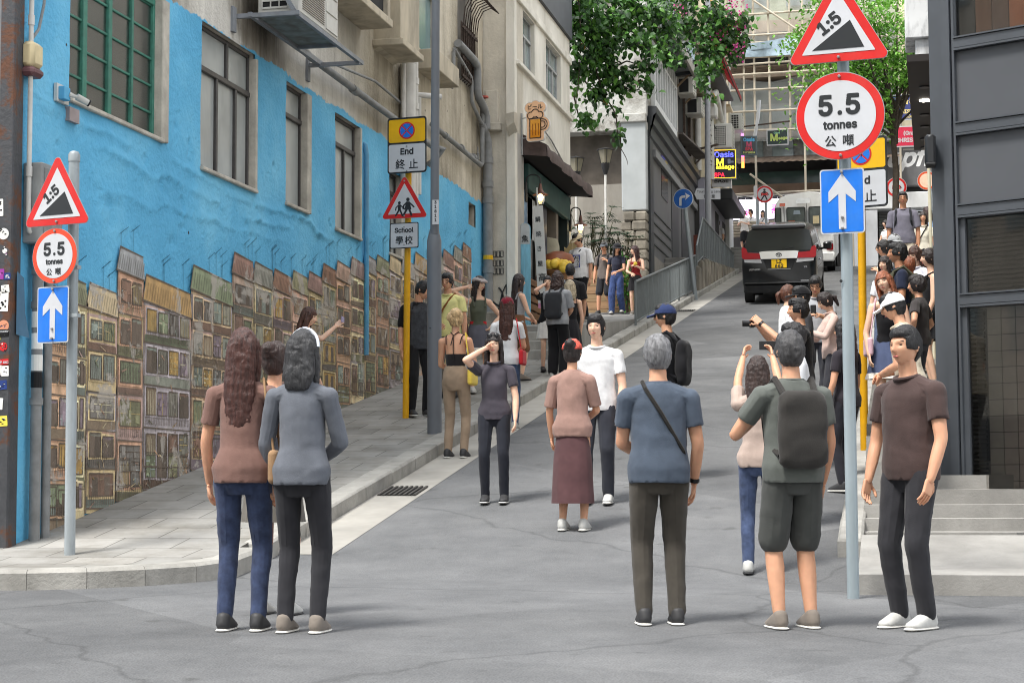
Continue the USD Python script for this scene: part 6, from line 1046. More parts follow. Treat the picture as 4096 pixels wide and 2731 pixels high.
V_.put('body', loft(prof, yr, yf, [(0, .965, -.02), (.012, .99, 0), (.03, 1, 0), (.3, 1, 0), (.6, 1, 0), (.9, .98, -.01), (1, .9, -.06)]), CARB, 32)
def rear(shp, d, th=.012, z_=None):                                   # a shape on the tailgate plane (upper part leans forward)
    m = MB(); m.poly(shp, ((0, -d, 0), (1, 0, 0), (0, 0, 1)), th); v, f, c = m.arrays(); v[:, 1] += np.array([yr(q) for q in v[:, 2]]); return MB().raw(v, f)
win = Polygon([(-.82, 1.31), (.82, 1.31), (.755, 1.80), (.60, 1.85), (-.60, 1.85), (-.755, 1.80)]).buffer(-.02).buffer(.02)
def dense(shp): return shp.segmentize(.08)
V_.put('rear_window', rear(dense(win), .012), CARG); V_.put('roof_spoiler', MB().cbox((-.66, .02, 1.865), (.66, .42, 1.965), .03), carpaint('spoiler_paint', (.05, .052, .055), rough=.15), 40)
V_.put('pale_window_patch', rear(dense(Polygon([(-.1, 1.36), (.35, 1.36), (.42, 1.7), (-.05, 1.72)])), .0155, .002), mat('grey_green_patch', (.10, .125, .115), rough=.08, var=.5, scale=4)); V_.put('seat_back', rear(sbox(.3, 1.33, .62, 1.56), .0155, .002), mat('seat_brown', (.028, .02, .017), rough=.6))  # lighter grey-green patch and brown seat shape painted onto the rear glass
band = Polygon([(-.48, 1.29), (-.40, 1.31), (.40, 1.31), (.48, 1.29), (.44, 1.12), (-.44, 1.12)]); V_.put('chrome_band', rear(dense(band), .03, .02), CHROME)
for s in (-1, 1):
    sh = affinity.scale(Polygon([(.47, 1.265), (.76, 1.285), (.80, 1.39), (.885, 1.43), (.915, 1.36), (.905, 1.17), (.86, 1.13), (.455, 1.125)]), s, 1, origin=(0, 0)); V_.put('tail_lamp', rear(dense(sh), .03, .03), LAMPR)
    V_.put('lamp_strip', rear(affinity.scale(sbox(.47, 1.195, .80, 1.21), s, 1, origin=(0, 0)), .034, .003), CHROME); V_.put('clear_lamp', rear(dense(affinity.scale(Polygon([(.45, 1.12), (.86, 1.125), (.84, 1.05), (.42, 1.02)]), s, 1, origin=(0, 0))), .026, .02), LAMPC)
    V_.put('reflector', rear(affinity.scale(sbox(.58, .335, .75, .36), s, 1, origin=(0, 0)), .012), LAMPR)
    V_.put('door_mirror', MB().cbox((s * .94 - .0, 3.55, 1.18), (s * 1.16, 3.68, 1.38), .035), CARB, 40); V_.put('mirror_arm', MB().beam((s * .86, 3.6, 1.2), (s * .97, 3.6, 1.22), .08, .06), CARB)
    for y in (.95, 3.95): 
        w = V_.put('wheel', MB().tube([(s * .92, y, .33), (s * .70, y, .33)], .33, 22), TYRE, 40); V_.put('rim', MB().tube([(s * .925, y, .33), (s * .90, y, .33)], .22, 16), CHROME, 40, parent=w)
    for ya, yb in ((.45, 1.35), (1.42, 2.5), (2.57, 3.35)): V_.put('side_window', MB().raw([(s * .882, ya, 1.30), (s * .882, yb, 1.30), (s * .765, yb - .04, 1.74), (s * .765, ya + .12, 1.74)], [(0, 1, 2), (0, 2, 3)] if s > 0 else [(0, 2, 1), (0, 3, 2)]), CARG)
    V_.put('chrome_sill', MB().beam((s * .90, .4, 1.275), (s * .90, 3.4, 1.275), .012, .02), CHROME); V_.put('body_crease', MB().beam((s * .928, .2, .86), (s * .928, 4.2, .86), .008, .02), CARB); V_.put('door_handle', MB().cbox((s * .925, 1.5, 1.0), (s * .955, 1.75, 1.04), .008), CHROME)
V_.put('plate_recess', rear(dense(Polygon([(-.40, 1.115), (.40, 1.115), (.30, .87), (-.30, .87)])), .006, .006), DARK); V_.put('chrome_lip', rear(sbox(-.28, .855, .28, .875), .03, .02), CHROME)
q = V_.put('number_plate', rear(sbox(-.185, .895, .185, 1.105), .024, .01), PLATEY)
for s, z in (('LZ', 1.055), ('662', .945)):
    m = centred(latin(s, .082, True), 0, z); V_.put('lettering', rear(sbox(0, 0, 0, 0), 0) if False else MB().lay(m, ((0, .05 - .0355, 0), (1, 0, 0), (0, 0, 1))), SK, parent=q)
for s, x, z, h in (('ALPHARD', -.60, .865, .042), ('V6', .64, .905, .045)): V_.put('badge', MB().lay(centred(latin(s, h, True), x, z), ((0, .05 - .016, 0), (1, 0, 0), (0, 0, 1))), CHROME)
em = MB(); el = lambda a, b: affinity.scale(Point(0, 0).buffer(1, 14), a, b); em.poly(el(.075, .052).difference(el(.06, .038)), ((0, .052, 1.215), (1, 0, 0), (0, 0, 1)), .008); em.poly(el(.03, .045).difference(el(.018, .033)), ((0, .052, 1.215), (1, 0, 0), (0, 0, 1)), .008); em.poly(affinity.translate(el(.052, .02).difference(el(.04, .011)), 0, .02), ((0, .052, 1.215), (1, 0, 0), (0, 0, 1)), .008)
v, f, c = em.arrays(); v[:, 1] -= .047; V_.put('badge', MB().raw(v, f), mat('badge_dark', (.06, .062, .065), rough=.2, metal=.8))
V_.put('bumper_step', MB().cbox((-.86, -.05, .50), (.86, .1, .545), .015), CARB); V_.put('bumper', MB().cbox((-.88, -.035, .28), (.88, .2, .5), .03), CARB); V_.put('bumper_chrome', rear(sbox(.52, .555, .72, .585), .03, .01), CHROME); V_.put('wiper', MB().beam((0, .03, 1.34), (.38, .05, 1.40), .015, .015), DARK); V_.put('high_brake_lamp', rear(sbox(-.09, 1.835, .09, 1.85), .015, .006), LAMPR)

T = thing('minibus', 'white minibus ahead of the people carrier, seen from behind', 'bus', (-2.95, 58.6, road_z(58.6))); V_ = Veh(T, -2.95, 58.6); BW = mat('white_bus_paint', (.82, .82, .80), rough=.35, var=.05, coat=.3, dirt=.25, dirtcol=(.4, .38, .34), dscale=2)
prof = [(.92, .36), (.98, .45), (.985, 1.35), (.95, 2.1), (.90, 2.3), (.78, 2.47), (.5, 2.58), (0, 2.63)]; yrb = lambda z: .03 + max(0, z - 1.3) * .05 + max(0, z - 2.2) * .45
V_.put('body', loft(prof, yrb, lambda z: 4.6 - max(0, z - 1) * .3, [(0, .97, 0), (.015, 1, 0), (.5, 1, 0), (.95, .99, 0), (1, .94, -.05)]), BW, 30)
def back(shp, d, th=.012):
    m = MB(); m.poly(dense(shp), ((0, -d, 0), (1, 0, 0), (0, 0, 1)), th); v, f, c = m.arrays(); v[:, 1] += np.array([yrb(q) for q in v[:, 2]]); return MB().raw(v, f)
RUB = mat('window_rubber', (.02, .02, .02), rough=.6); BG = mat('bus_window', (.05, .065, .06), rough=.08, var=.5, scale=3, spec=.7)
for x0, x1 in ((-.93, -.72), (-.56, .06), (.16, .80)): V_.put('window_seal', back(sbox(x0, 1.52, x1, 2.16).buffer(-.06).buffer(.06), .012), RUB); V_.put('window', back(sbox(x0 + .03, 1.55, x1 - .03, 2.13).buffer(-.05).buffer(.05), .025, .004), BG)
V_.put('driver_headrest', back(sbox(-.5, 1.56, -.28, 1.72), .031, .003), mat('orange_seat', (.28, .08, .03), rough=.6)); V_.put('inner_mirror', back(Polygon([(-.33, 1.92), (-.1, 1.92), (-.12, 2.05), (-.31, 2.05)]), .031, .003), mat('mirror_grey', (.25, .3, .34), rough=.2))
V_.put('route_box', back(rr(.46, .2, .05), 0) if False else back(affinity.translate(rr(.46, .17, .04), -.0, 2.36), .08, .06), ALUM); V_.put('route_glass', back(affinity.translate(rr(.40, .12, .03), 0, 2.36), .085, .005), mat('route_lilac', (.40, .40, .46), rough=.2))
V_.put('roof_lamp', back(sbox(-.77, 2.2, -.59, 2.3), .04, .03), mat('amber_lamp', (.42, .07, .02), rough=.2)); V_.put('door_seam', back(sbox(.09, .6, .105, 2.3), .008, .004), RUB); V_.put('door_seam', back(sbox(-.64, .6, -.625, 2.3), .008, .004), RUB)
V_.put('tail_lamp', back(sbox(.72, .72, .93, .93), .03, .03), LAMPR); V_.put('reversing_lamp', back(sbox(.72, .93, .93, 1.03), .03, .03), LAMPC); V_.put('tail_lamp', back(sbox(-.93, .72, -.72, .93), .03, .03), LAMPR); V_.put('bumper', MB().cbox((-.98, -.12, .36), (.98, .08, .66), .04), BW, 40); V_.put('lettering', MB().lay(centred(latin('PUBLIC', .1), .2, 1.35), ((0, .012, 0), (1, 0, 0), (0, 0, 1))), mat('faded_red', (.5, .25, .23), rough=.5)); V_.put('notice', back(sbox(.3, 1.6, .5, 1.85), .032, .003), CREAMP)
V_.put('underside', MB().bb((-.9, .15, .18), (.9, 4.2, .4)), DARK)
for s in (-1, 1):
    for y in (1.0, 3.8): V_.put('wheel', MB().tube([(s * .95, y, .34), (s * .7, y, .34)], .34, 18), TYRE, 40)

# ================================================================ vine and tree
BARK = mat('bark', (.075, .06, .045), rough=.9, var=.35, scale=12, bump=.5)
def leaf(m, p, d, up, L, W, c, curl=.25):
    """One leaf: a folded pointed oval of six triangles."""
    s = nrm(np.cross(d, up)); n_ = np.cross(s, d); a, b = p + d * L * .3, p + d * L * .68; dn = -n_ * L * curl
    m.raw([p, a + s * W * .46 + n_ * W * .18, a, a - s * W * .46 + n_ * W * .18, b + s * W * .40 + n_ * W * .16 + dn * .3, b + dn * .3, b - s * W * .40 + n_ * W * .16 + dn * .3, p + d * L + dn], [(0, 1, 2), (0, 2, 3), (1, 4, 5), (1, 5, 2), (2, 5, 6), (2, 6, 3), (4, 7, 5), (5, 7, 6)], c)
VINE = [
 ([(-7.1, 38.3, 12.78), (-6.84, 38.45, 12.21), (-6.77, 38.3, 11.37), (-6.85, 38.45, 10.52), (-6.91, 38.3, 9.61)], 0.16, 300), ([(-7.2, 38.8, 12.72), (-6.73, 38.95, 12.13), (-6.21, 38.8, 11.66), (-5.84, 38.95, 11.38), (-5.42, 38.8, 11.12)], 0.26, 620),
 ([(-7.05, 38.5, 12.13), (-6.78, 38.65, 11.66), (-6.46, 38.5, 11.1), (-6.34, 38.65, 10.74)], 0.26, 520), ([(-6.77, 39.2, 12.81), (-6.09, 39.35, 12.4), (-5.47, 39.2, 12.12), (-5.0, 39.35, 11.83)], 0.24, 480),
 ([(-6.43, 38.9, 11.3), (-6.26, 39.05, 10.62), (-5.84, 38.9, 10.22), (-5.52, 39.05, 10.17), (-5.25, 38.9, 10.09)], 0.13, 170), ([(-6.59, 38.7, 10.96), (-6.38, 38.85, 10.14), (-6.06, 38.7, 9.64), (-6.06, 38.85, 9.28), (-6.02, 38.7, 8.95), (-5.85, 38.85, 8.63), (-5.81, 38.7, 8.47)], 0.07, 70),
 ([(-6.96, 38.4, 10.02), (-6.88, 38.55, 9.56), (-6.7, 38.4, 9.37), (-6.53, 38.55, 9.34)], 0.06, 40), ([(-6.98, 38.6, 10.76), (-6.71, 38.75, 10.33), (-6.44, 38.6, 9.99), (-6.27, 38.75, 9.81)], 0.10, 90), ([(-6.03, 38.9, 10.78), (-5.86, 39.05, 10.9), (-5.54, 38.9, 10.75), (-5.46, 39.05, 10.73)], 0.10, 70),
 ([(-5.92, 42.5, 13.88), (-5.09, 42.65, 13.21), (-4.64, 42.5, 12.82), (-4.24, 42.65, 12.62), (-3.7, 42.5, 12.44)], 0.30, 620), ([(-5.01, 42.0, 12.82), (-4.82, 42.15, 12.42), (-4.6, 42.0, 11.94), (-4.5, 42.15, 11.43), (-4.38, 42.0, 10.86)], 0.17, 260),
 ([(-4.23, 42.6, 12.93), (-4.09, 42.75, 12.42), (-3.98, 42.6, 11.94), (-3.72, 42.75, 12.18)], 0.22, 380), ([(-5.72, 41.0, 12.6), (-5.54, 41.15, 12.21), (-5.21, 41.0, 12.05), (-4.81, 41.15, 12.17)], 0.16, 170), ([(-5.52, 41.0, 11.86), (-5.34, 41.15, 11.57), (-5.11, 41.0, 11.41)], 0.10, 70)]
def vine(label, curves, seed, blooms, root):
    T = thing('flowering_vine', label, 'vine', root); r = random.Random(seed); g = np.random.default_rng(seed); lv, st, fl = MB(), MB(), MB()
    for pts, sg, n in curves:
        pts = np.array(pts); t_ = np.linspace(0, 1, len(pts)); fine = np.stack([np.interp(np.linspace(0, 1, 24), t_, pts[:, k]) for k in range(3)], 1); fine[1:-1] = (fine[:-2] + fine[1:-1] + fine[2:]) / 3; st.tube(fine, np.linspace(.022, .006, 24), 5)
        cl = [(r.random(), g.normal(0, sg, 3)) for _ in range(max(4, n // 14))]                  # leaves gather in clumps along the stem
        for _ in range(int(n * 1.3)):
            u, o = r.choice(cl); c = np.array([np.interp(np.clip(u + g.normal(0, .03), 0, 1), t_, pts[:, k]) for k in range(3)]) + o + g.normal(0, .075 + sg * .18, 3)
            d = nrm(np.array([g.normal(0, .7), g.normal(0, .6), -.55 + g.normal(0, .45)])); up = nrm(np.array([g.normal(0, .6), -.5 + g.normal(0, .4), .8])); col = np.array(srgb(*r.choice(((48, 82, 38), (60, 100, 44), (76, 122, 48), (96, 144, 58), (42, 68, 36), (68, 108, 50))))) * r.uniform(.5, 1.25)
            if r.random() < .003: col = np.array(srgb(190, 140, 60))
            L = r.uniform(.13, .20); leaf(lv, c, d, up, L, L * r.uniform(.66, .86), col)
    for b, n, s in blooms:
        for _ in range(n): c = np.array(b) + g.normal(0, s, 3) * (1, .6, 1); d = nrm(g.normal(0, 1, 3)); leaf(fl, c, d, nrm(g.normal(0, 1, 3)), .065, .055, np.array(srgb(*r.choice(((206, 70, 150), (224, 96, 170), (178, 44, 110), (232, 130, 186))))))
    p_ = part(T, 'foliage', lv, LEAF); tag(stage.GetPrimAtPath(p_), kind='stuff'); part(T, 'stems', st, BARK); p_ = part(T, 'blossoms', fl, LEAF); tag(stage.GetPrimAtPath(p_), kind='stuff')
vine('dense green vine trailing from above over the mossy wall', VINE[:9], 3, [((-5.54, 38.9, 10.38), 9, .05), ((-5.94, 38.9, 11.72), 16, .09)], (-7.2, 38.6, 12.8)); vine('flowering vine with pink blossoms hanging before the red awning', VINE[9:], 4, [((-3.69, 42.4, 12.87), 60, .13), ((-3.6, 42.4, 12.42), 34, .1), ((-3.7, 42.4, 11.85), 44, .11), ((-4.05, 42.3, 12.2), 40, .12), ((-5.06, 41.9, 12.7), 26, .1)], (-5.9, 42.5, 13.9))
T = thing('street_tree', 'light green street tree behind the right-hand traffic signs', 'tree', (.03, 56, 8.0)); g = np.random.default_rng(17); r = random.Random(17); tr, lv = MB(), MB()
tr.tube([(.03, 56, 7.8), (.0, 56, 9.6), (.04, 56.05, 11), (-.02, 56, 12.1), (.1, 56, 13.2)], (.13, .11, .1, .085, .07), 10)
ends = []
for k in range(26):
    a = np.array([r.uniform(-.05, .1), 56, r.uniform(11.6, 13.3)]); e = np.array([r.uniform(-2.9, 1.5), 56 + r.uniform(-1.5, 1.6), 0]); e[2] = r.uniform(12.6, 17.2) - .55 * abs(e[0] + .6) * .5; mid = (a + e) / 2 + (0, 0, .35); tr.tube([a, mid, e], (.05, .032, .01), 6); ends += [mid, e, e, (mid + e) / 2]
for _ in range(46): e = np.array([r.uniform(-2.8, 1.5), 56 + r.uniform(-1.4, 1.5), r.uniform(12.4, 17.8)]); ends += [e]
ends += [np.array(q) for q in ((-2.6, 55.8, 13.2), (-2.3, 55.9, 12.6), (-2.7, 56, 13.8), (-2.0, 55.8, 12.9), (-2.5, 55.7, 12.2), (.2, 55.8, 12.4), (.5, 56, 13), (-.3, 56, 12.7))]
for e in ends:
    base = np.array(srgb(*r.choice(((112, 166, 62), (98, 150, 56), (130, 180, 78), (82, 128, 52))))); sg = r.uniform(.25, .48)
    for c in [q for q in [e + g.normal(0, sg, 3) * (1, 1, .62) for _ in range(84)] if not (q[0] > -.05 and 11.7 < q[2] < 13.55)]: leaf(lv, c, nrm(np.array([g.normal(0, 1), g.normal(0, 1), -.4 + g.normal(0, .4)])), nrm(np.array([g.normal(0, .5), g.normal(0, .5), 1])), r.uniform(.12, .19), r.uniform(.06, .10), base * r.uniform(.65, 1.35))
part(T, 'trunk', tr, BARK, 40); p_ = part(T, 'crown', lv, LEAF); tag(stage.GetPrimAtPath(p_), kind='stuff')
# ================================================================ people
SG = 10
def ball(c, r, n=SG):
    m = m3.Manifold.sphere(1.0, n); r = (r, r, r) if np.ndim(r) == 0 else r; return m.scale(tuple(map(float, r))).translate(tuple(map(float, c)))
def cap(a, ra, b, rb, n=SG): return m3.Manifold.batch_hull([ball(a, ra, n), ball(b, rb, n)])
def chain(pts, rs, n=SG): return [cap(p, r, q, s, n) for p, r, q, s in zip(pts, rs, pts[1:], rs[1:])]
def rings(rs, n=18):
    """Hulls of stacked ellipses (centre, rx, ry, axes)."""
    out = []; a = np.arange(n) / n * 2 * math.pi; P = [c + np.cos(a)[:, None] * rx * ux + np.sin(a)[:, None] * ry * uy for c, rx, ry, ux, uy in rs]
    for p, q in zip(P, P[1:]): out.append(m3.Manifold.hull_points(np.vstack([p, q])))
    return out
def union(ms): return m3.Manifold.batch_boolean(ms, m3.OpType.Add)
def tmesh(m): q = m.to_mesh(); t = trimesh.Trimesh(q.vert_properties[:, :3], q.tri_verts, process=True); return t
def softened(m, l, it=8, amp=0.0, sc=9.0, seed=0, stretch=(1, 1, 1)):
    m = m.refine_to_length(l); t = tmesh(m); trimesh.smoothing.filter_taubin(t, iterations=it)
    if amp: w_ = meshkit.fbm(t.vertices * np.array(stretch) * sc, 3, seed); r_ = 1 - np.abs(meshkit.fbm(t.vertices * np.array([.8, .8, 1.1]) * sc * .5, 2, seed + 9) - .5) * 8; t.vertices = t.vertices + t.vertex_normals * ((w_ - .5) * 2 * amp + np.clip(r_, 0, 1) * amp * .7)[:, None]
    return t
def remani(t): return m3.Manifold(m3.Mesh(np.asarray(t.vertices, np.float32), np.asarray(t.faces, np.uint32)))
def head_shape(f=False):
    v = np.array(trimesh.creation.icosphere(4).vertices); fc = trimesh.creation.icosphere(4).faces; x, y, z = v.T; r = (.074, .095, .112) if not f else (.070, .090, .107); k = np.clip(-z, 0, 1)
    X = x * r[0] * (1 - (.36 if not f else .42) * k ** 1.6); Y = y * r[1] * np.where(y < 0, 1 - .42 * k, 1 - .06 * k); Z = z * r[2]; fr = np.clip(y * 3, 0, 1)
    G = lambda a, b: np.exp(-(a ** 2 + b ** 2)) * fr
    Y = Y + .021 * G(X / .011, (Z + .024) / .013) + .012 * G(X / .010, (Z + .002) / .022) - .010 * G((np.abs(X) - .030) / .016, (Z - .008) / .012) + .004 * G(X / .05, (Z - .027) / .010)
    Y = Y + .006 * G(X / .020, (Z + .055) / .008) - .003 * G(X / .022, (Z + .062) / .003) + .006 * G(X / .02, (Z + .092) / .016) + .003 * G((np.abs(X) - .042) / .02, (Z + .02) / .02)
    return trimesh.Trimesh(np.stack([X, Y, Z], 1), fc, process=False)
HEAD = {f: head_shape(f) for f in (False, True)}
SKIN = {}
def skinmat(c):
    if c not in SKIN:
        n = f'skin_{len(SKIN)}'
        SKIN[c] = usdkit.material(stage, '/World/Looks/' + n, {'g': ('geometry', {}), 'n': ('noise_texture', {'scale': 18.0, 'detail': 5.0}), 'r': ('rgb_ramp', {'ramp': [(.3, tuple(q * .88 for q in srgb(*c))), (.7, srgb(*c))]}), 'p': ('principled_bsdf', {'roughness': .5, 'specular_ior_level': .35, 'subsurface_weight': .12, 'subsurface_scale': .006, 'subsurface_radius': (1, .3, .15)})}, [('g.position', 'n.vector'), ('n.fac', 'r.fac'), ('r.color', 'p.base_color')], surface='p.BSDF')
    return SKIN[c]
_HC = {}
def hairmat(c):
    if c not in _HC: _HC[c] = mat(f'hair_{len(_HC)}', srgb(*c), rough=.42, var=.55, scale=60, stretch=(1, 1, .12), bump=.6, bscale=90, spec=.45)
    return _HC[c]
_CC = {}
def cloth(c, kind='plain'):
    if (c, kind) not in _CC: _CC[(c, kind)] = mat(f'cloth_{len(_CC)}', srgb(*c), rough=.88, var=.16 if kind != 'denim' else .35, scale=7 if kind != 'denim' else 16, bump=.18, bscale=160, spec=.2, sheen=.1)
    return _CC[(c, kind)]
BLACKP = mat('black_plastic_gloss', (.012, .012, .013), rough=.25); EYEW = mat('eye_dark', (.018, .013, .011), rough=.2); LIPM = mat('lip', srgb(178, 98, 92), rough=.5); SHOEW = mat('white_shoe', (.5, .5, .48), rough=.6, dirt=.4, dirtcol=(.25, .24, .22), dscale=9); SHOEB = mat('dark_shoe', (.03, .03, .032), rough=.6); LENS = mat('sunglass_lens', (.01, .01, .012), rough=.08, spec=.7)
TAN, PALE, MID = (206, 156, 126), (226, 184, 158), (190, 138, 108)
ARM = {'down': ((.25, .03, .80), (1, -.6, 0)), 'relax': ((.23, .10, .86), (.7, -1, 0)), 'hip': ((.19, .04, 1.0), (1, -.4, .1)), 'phone': ((.07, .32, 1.2), (.8, -.3, -1)), 'high': ((.13, .42, 1.50), (.8, 0, -1)), 'face': ((.07, .15, 1.60), (1, .4, -.7)), 'front': ((.06, .25, 1.02), (.8, -.6, -.3)), 'head': ((.16, -.02, 1.60), (1, .1, .2)), 'raise': ((.12, .34, 1.80), (.8, .1, -.6)), 'pocket': ((.20, .08, .92), (1, -.8, 0)), 'cross': ((-.12, .22, 1.18), (1, .2, -.6)), 'strap': ((.12, .16, 1.30), (.9, -.1, -.8)), 'swing_f': ((.22, .24, .88), (.6, -1, 0)), 'swing_b': ((.24, -.16, .84), (.6, -1, 0))}
def ik(S, Tg, l1, l2, hint):
    d = Tg - S; D = min(np.linalg.norm(d), (l1 + l2) * .995); u = nrm(d); a = (l1 * l1 - l2 * l2 + D * D) / (2 * D); h = math.sqrt(max(l1 * l1 - a * a, 0)); p = np.asarray(hint, float); p = nrm(p - (p @ u) * u); return S + u * a + p * h, S + u * D
def rot(yaw, pitch, roll=0.0):
    cy, sy, cp, sp, cr, sr = math.cos(yaw), math.sin(yaw), math.cos(pitch), math.sin(pitch), math.cos(roll), math.sin(roll)
    return np.array([[cy, -sy, 0], [sy, cy, 0], [0, 0, 1]]) @ np.array([[1, 0, 0], [0, cp, -sp], [0, sp, cp]]) @ np.array([[cr, 0, sr], [0, 1, 0], [-sr, 0, cr]])
def hand(W, D, N, k=1.0, curl=.5, side=1):
    """A palm, four fingers of unequal length and a thumb. W wrist, D pointing direction, N palm normal."""
    D = nrm(D); N = nrm(N - (N @ D) * D); S = np.cross(D, N) * side; out = [m3.Manifold.batch_hull([ball(W + S * s * .026 * k + D * t * k, .011 * k, 6) for s in (-1, 1) for t in (.012, .082)])]
    for i, (s, L) in enumerate(((-.03, .062), (-.010, .072), (.010, .068), (.028, .054))):
        b = W + S * s * k + D * .085 * k; q = nrm(D + N * curl * .7); p1 = b + q * L * .5 * k; q2 = nrm(D + N * curl * 2.0); p2 = p1 + q2 * L * .5 * k; out += chain([b, p1, p2], [.0095 * k, .0088 * k, .0075 * k], 6)
    b = W + S * -.03 * k + D * .025 * k; p1 = b + nrm(D * .7 - S * .75 + N * .35) * .04 * k; p2 = p1 + nrm(D + N * .5 - S * .1) * .032 * k; return out + chain([b, p1, p2], [.012 * k, .0105 * k, .0085 * k], 6)
PCOUNT = [0]
def person(label, x, y, z, H, face, sex='m', skin=TAN, top=('tee', (40, 40, 42)), bot=('pants', (30, 31, 36)), hair=('short', (28, 25, 24)), arms=('down', 'down'), hy=0.0, hp=0.0, lean=0.0, walk=0.0, shoe='w', hat=None, extra=(), fatten=1.0, hroll=0.0, wide=0.0):
    """A standing figure. face: heading in degrees (0 up the hill, 180 to the camera, 90 to the left, -90 to the right)."""
    PCOUNT[0] += 1; sd = PCOUNT[0]; T = thing('person', label, 'person', (x, y, z)); k = H / 1.75; a = math.radians(face)
    Mw = np.array([[math.cos(a), -math.sin(a), 0], [math.sin(a), math.cos(a), 0], [0, 0, 1]]).T * k; base = np.array([x, y, z])
    def put(name, m, mt, smooth=35, parent=None):
        if hasattr(m, 'to_mesh'): m = tmesh(m)
        v, f = (m.arrays()[:2] if isinstance(m, MB) else (np.asarray(m.vertices), np.asarray(m.faces))); return part(parent or T, name, trimesh.Trimesh(v @ Mw + base, f, process=False), mt, smooth)
    f_ = sex == 'f'; g = (.88 if f_ else 1.0) * fatten; sw = .165 if f_ else .19; child = H < 1.45
    ca, sa = math.cos(lean), math.sin(lean); piv = np.array([0, 0, .95]); U = lambda p: piv + np.array([p[0], (p[1]) * ca + (p[2] - .95) * sa, -(p[1]) * sa + (p[2] - .95) * ca]) * 1.0
    ux, uy = np.array([1.0, 0, 0]), U(np.array([0, 1, .95])) - piv; E_ = lambda z_, rx, ry, yo=0.0: (U(np.array([0, yo, z_])), rx, ry, ux, uy)
    sec = [(.86, .155, .105, -.01), (.95, .165 if not f_ else .172, .11, -.01), (1.07, .14 if not f_ else .118, .095, 0), (1.22, .160 if not f_ else .138, .105, 0), (1.34, .172 if not f_ else .146, .10, 0), (1.40, .15 if not f_ else .125, .078, -.01), (1.465, .07, .055, -.01)]
    torso = lambda q, lo=0, hi=9: rings([E_(z_, rx * g + q + (.016 if q > .01 and z_ < 1.1 else 0), (ry + (.012 if q > .01 and z_ < 1.1 else 0) + (.018 if f_ and 1.2 < z_ < 1.3 else 0)) * g + q, yo + (.012 if f_ and 1.2 < z_ < 1.3 else 0)) for z_, rx, ry, yo in sec if lo <= z_ <= hi])
    # limbs
    A = {}
    for s, n_ in ((1, arms[0]), (-1, arms[1])):
        tg, hint = ARM[n_] if isinstance(n_, str) else n_; S = U(np.array([s * sw, -.01, 1.372])); tg = np.array([tg[0] * s, tg[1], tg[2]]); tg = U(tg) if tg[2] > 1.1 else tg; E, W = ik(S, tg, .285, .25, np.array([hint[0] * s, hint[1], hint[2]])); A[s] = (S, E, W, n_)
    L = {}
    for s in (1, -1):
        st = walk * s; ft = np.array([s * (.10 + wide), .22 * st, .085 + (.09 * max(0, -st))]); hipj = np.array([s * .088, 0, .90]); Kn, An = ik(hipj, ft, .42, .41, (s * .08, 1, 0)); L[s] = (hipj, Kn, An)
    body = torso(0) + [cap(U(np.array([0, -.012, 1.45])), .048 * g, A[s][0] + np.array([-s * .02, 0, .0]), .052 * g) for s in (1, -1)] + [cap(U(np.array([0, -.012, 1.43])), .058 * g, U(np.array([0, .008, 1.56])), .052 * g)]
    for s in (1, -1):
        S, E, W, n_ = A[s]; body += chain([S, S * .55 + E * .45, E, W * .45 + E * .55, W], [.056 * g, .047 * g, .039 * g, .038 * g, .025 * g]); h0, Kn, An = L[s]; body += chain([h0, h0 * .5 + Kn * .5, Kn, Kn * .62 + An * .38, An], [.088 * g, .074 * g, .054 * g, .055 * g, .036 * g]); body += [cap(An + (0, -.02, -.045), .036, An + (0, .12, -.06), .024)]
    bt = softened(union(body), .03, 6); HR = rot(hy, hp, hroll); HC = U(np.array([0, -.012, 1.53])) + HR @ np.array([0, .028, .108]); hs = 1.04 if not child else 1.16
    hm = HEAD[f_].copy(); hm.vertices = HC + (hm.vertices * hs) @ HR.T; whole = [remani(bt), remani(hm)] + [ball(HC + HR @ np.array([s * .073, -.012, -.004]) * hs, (.011, .02, .03), 8) for s in (1, -1)]
    for s in (1, -1):
        S, E, W, n_ = A[s]; D = nrm(W - E); N = np.array([-s, 0, 0.0]) if abs(D[2]) > .6 else np.array([-s * .8, 0, -.6])
        if n_ in ('face', 'head'): D = nrm(HC - W); N = np.array([-s * .6, -.5, 0])
        whole += hand(W, D, N, .92 if f_ else 1.0, .9 if n_ in ('phone', 'high', 'raise', 'strap') else .45, s)
    try: bm = union(whole); put('body', bm, skinmat(skin))
    except Exception: put('body', MB().tm(bt).tm(hm), skinmat(skin), True)
    hv = lambda q: HC + HR @ (np.asarray(q, float) * hs)
    # face
    for s in (1, -1):
        put('eye', ball(hv((s * .030, .075 if not f_ else .071, .009)), (.0115 if not f_ else .0125, .0075, .0046), 10), EYEW); put('eyebrow', cap(hv((s * .018, .087 if not f_ else .083, .030)), .0045, hv((s * .046, .072, .030)), .0035, 6), hairmat(hair[1]) if sum(hair[1]) < 260 else EYEW)
    put('lips', ball(hv((0, .087 if not f_ else .083, -.056)), (.021, .007, .0065), 10), LIPM)
    # hair
    hk, hc = hair; hmx = hairmat(hc)
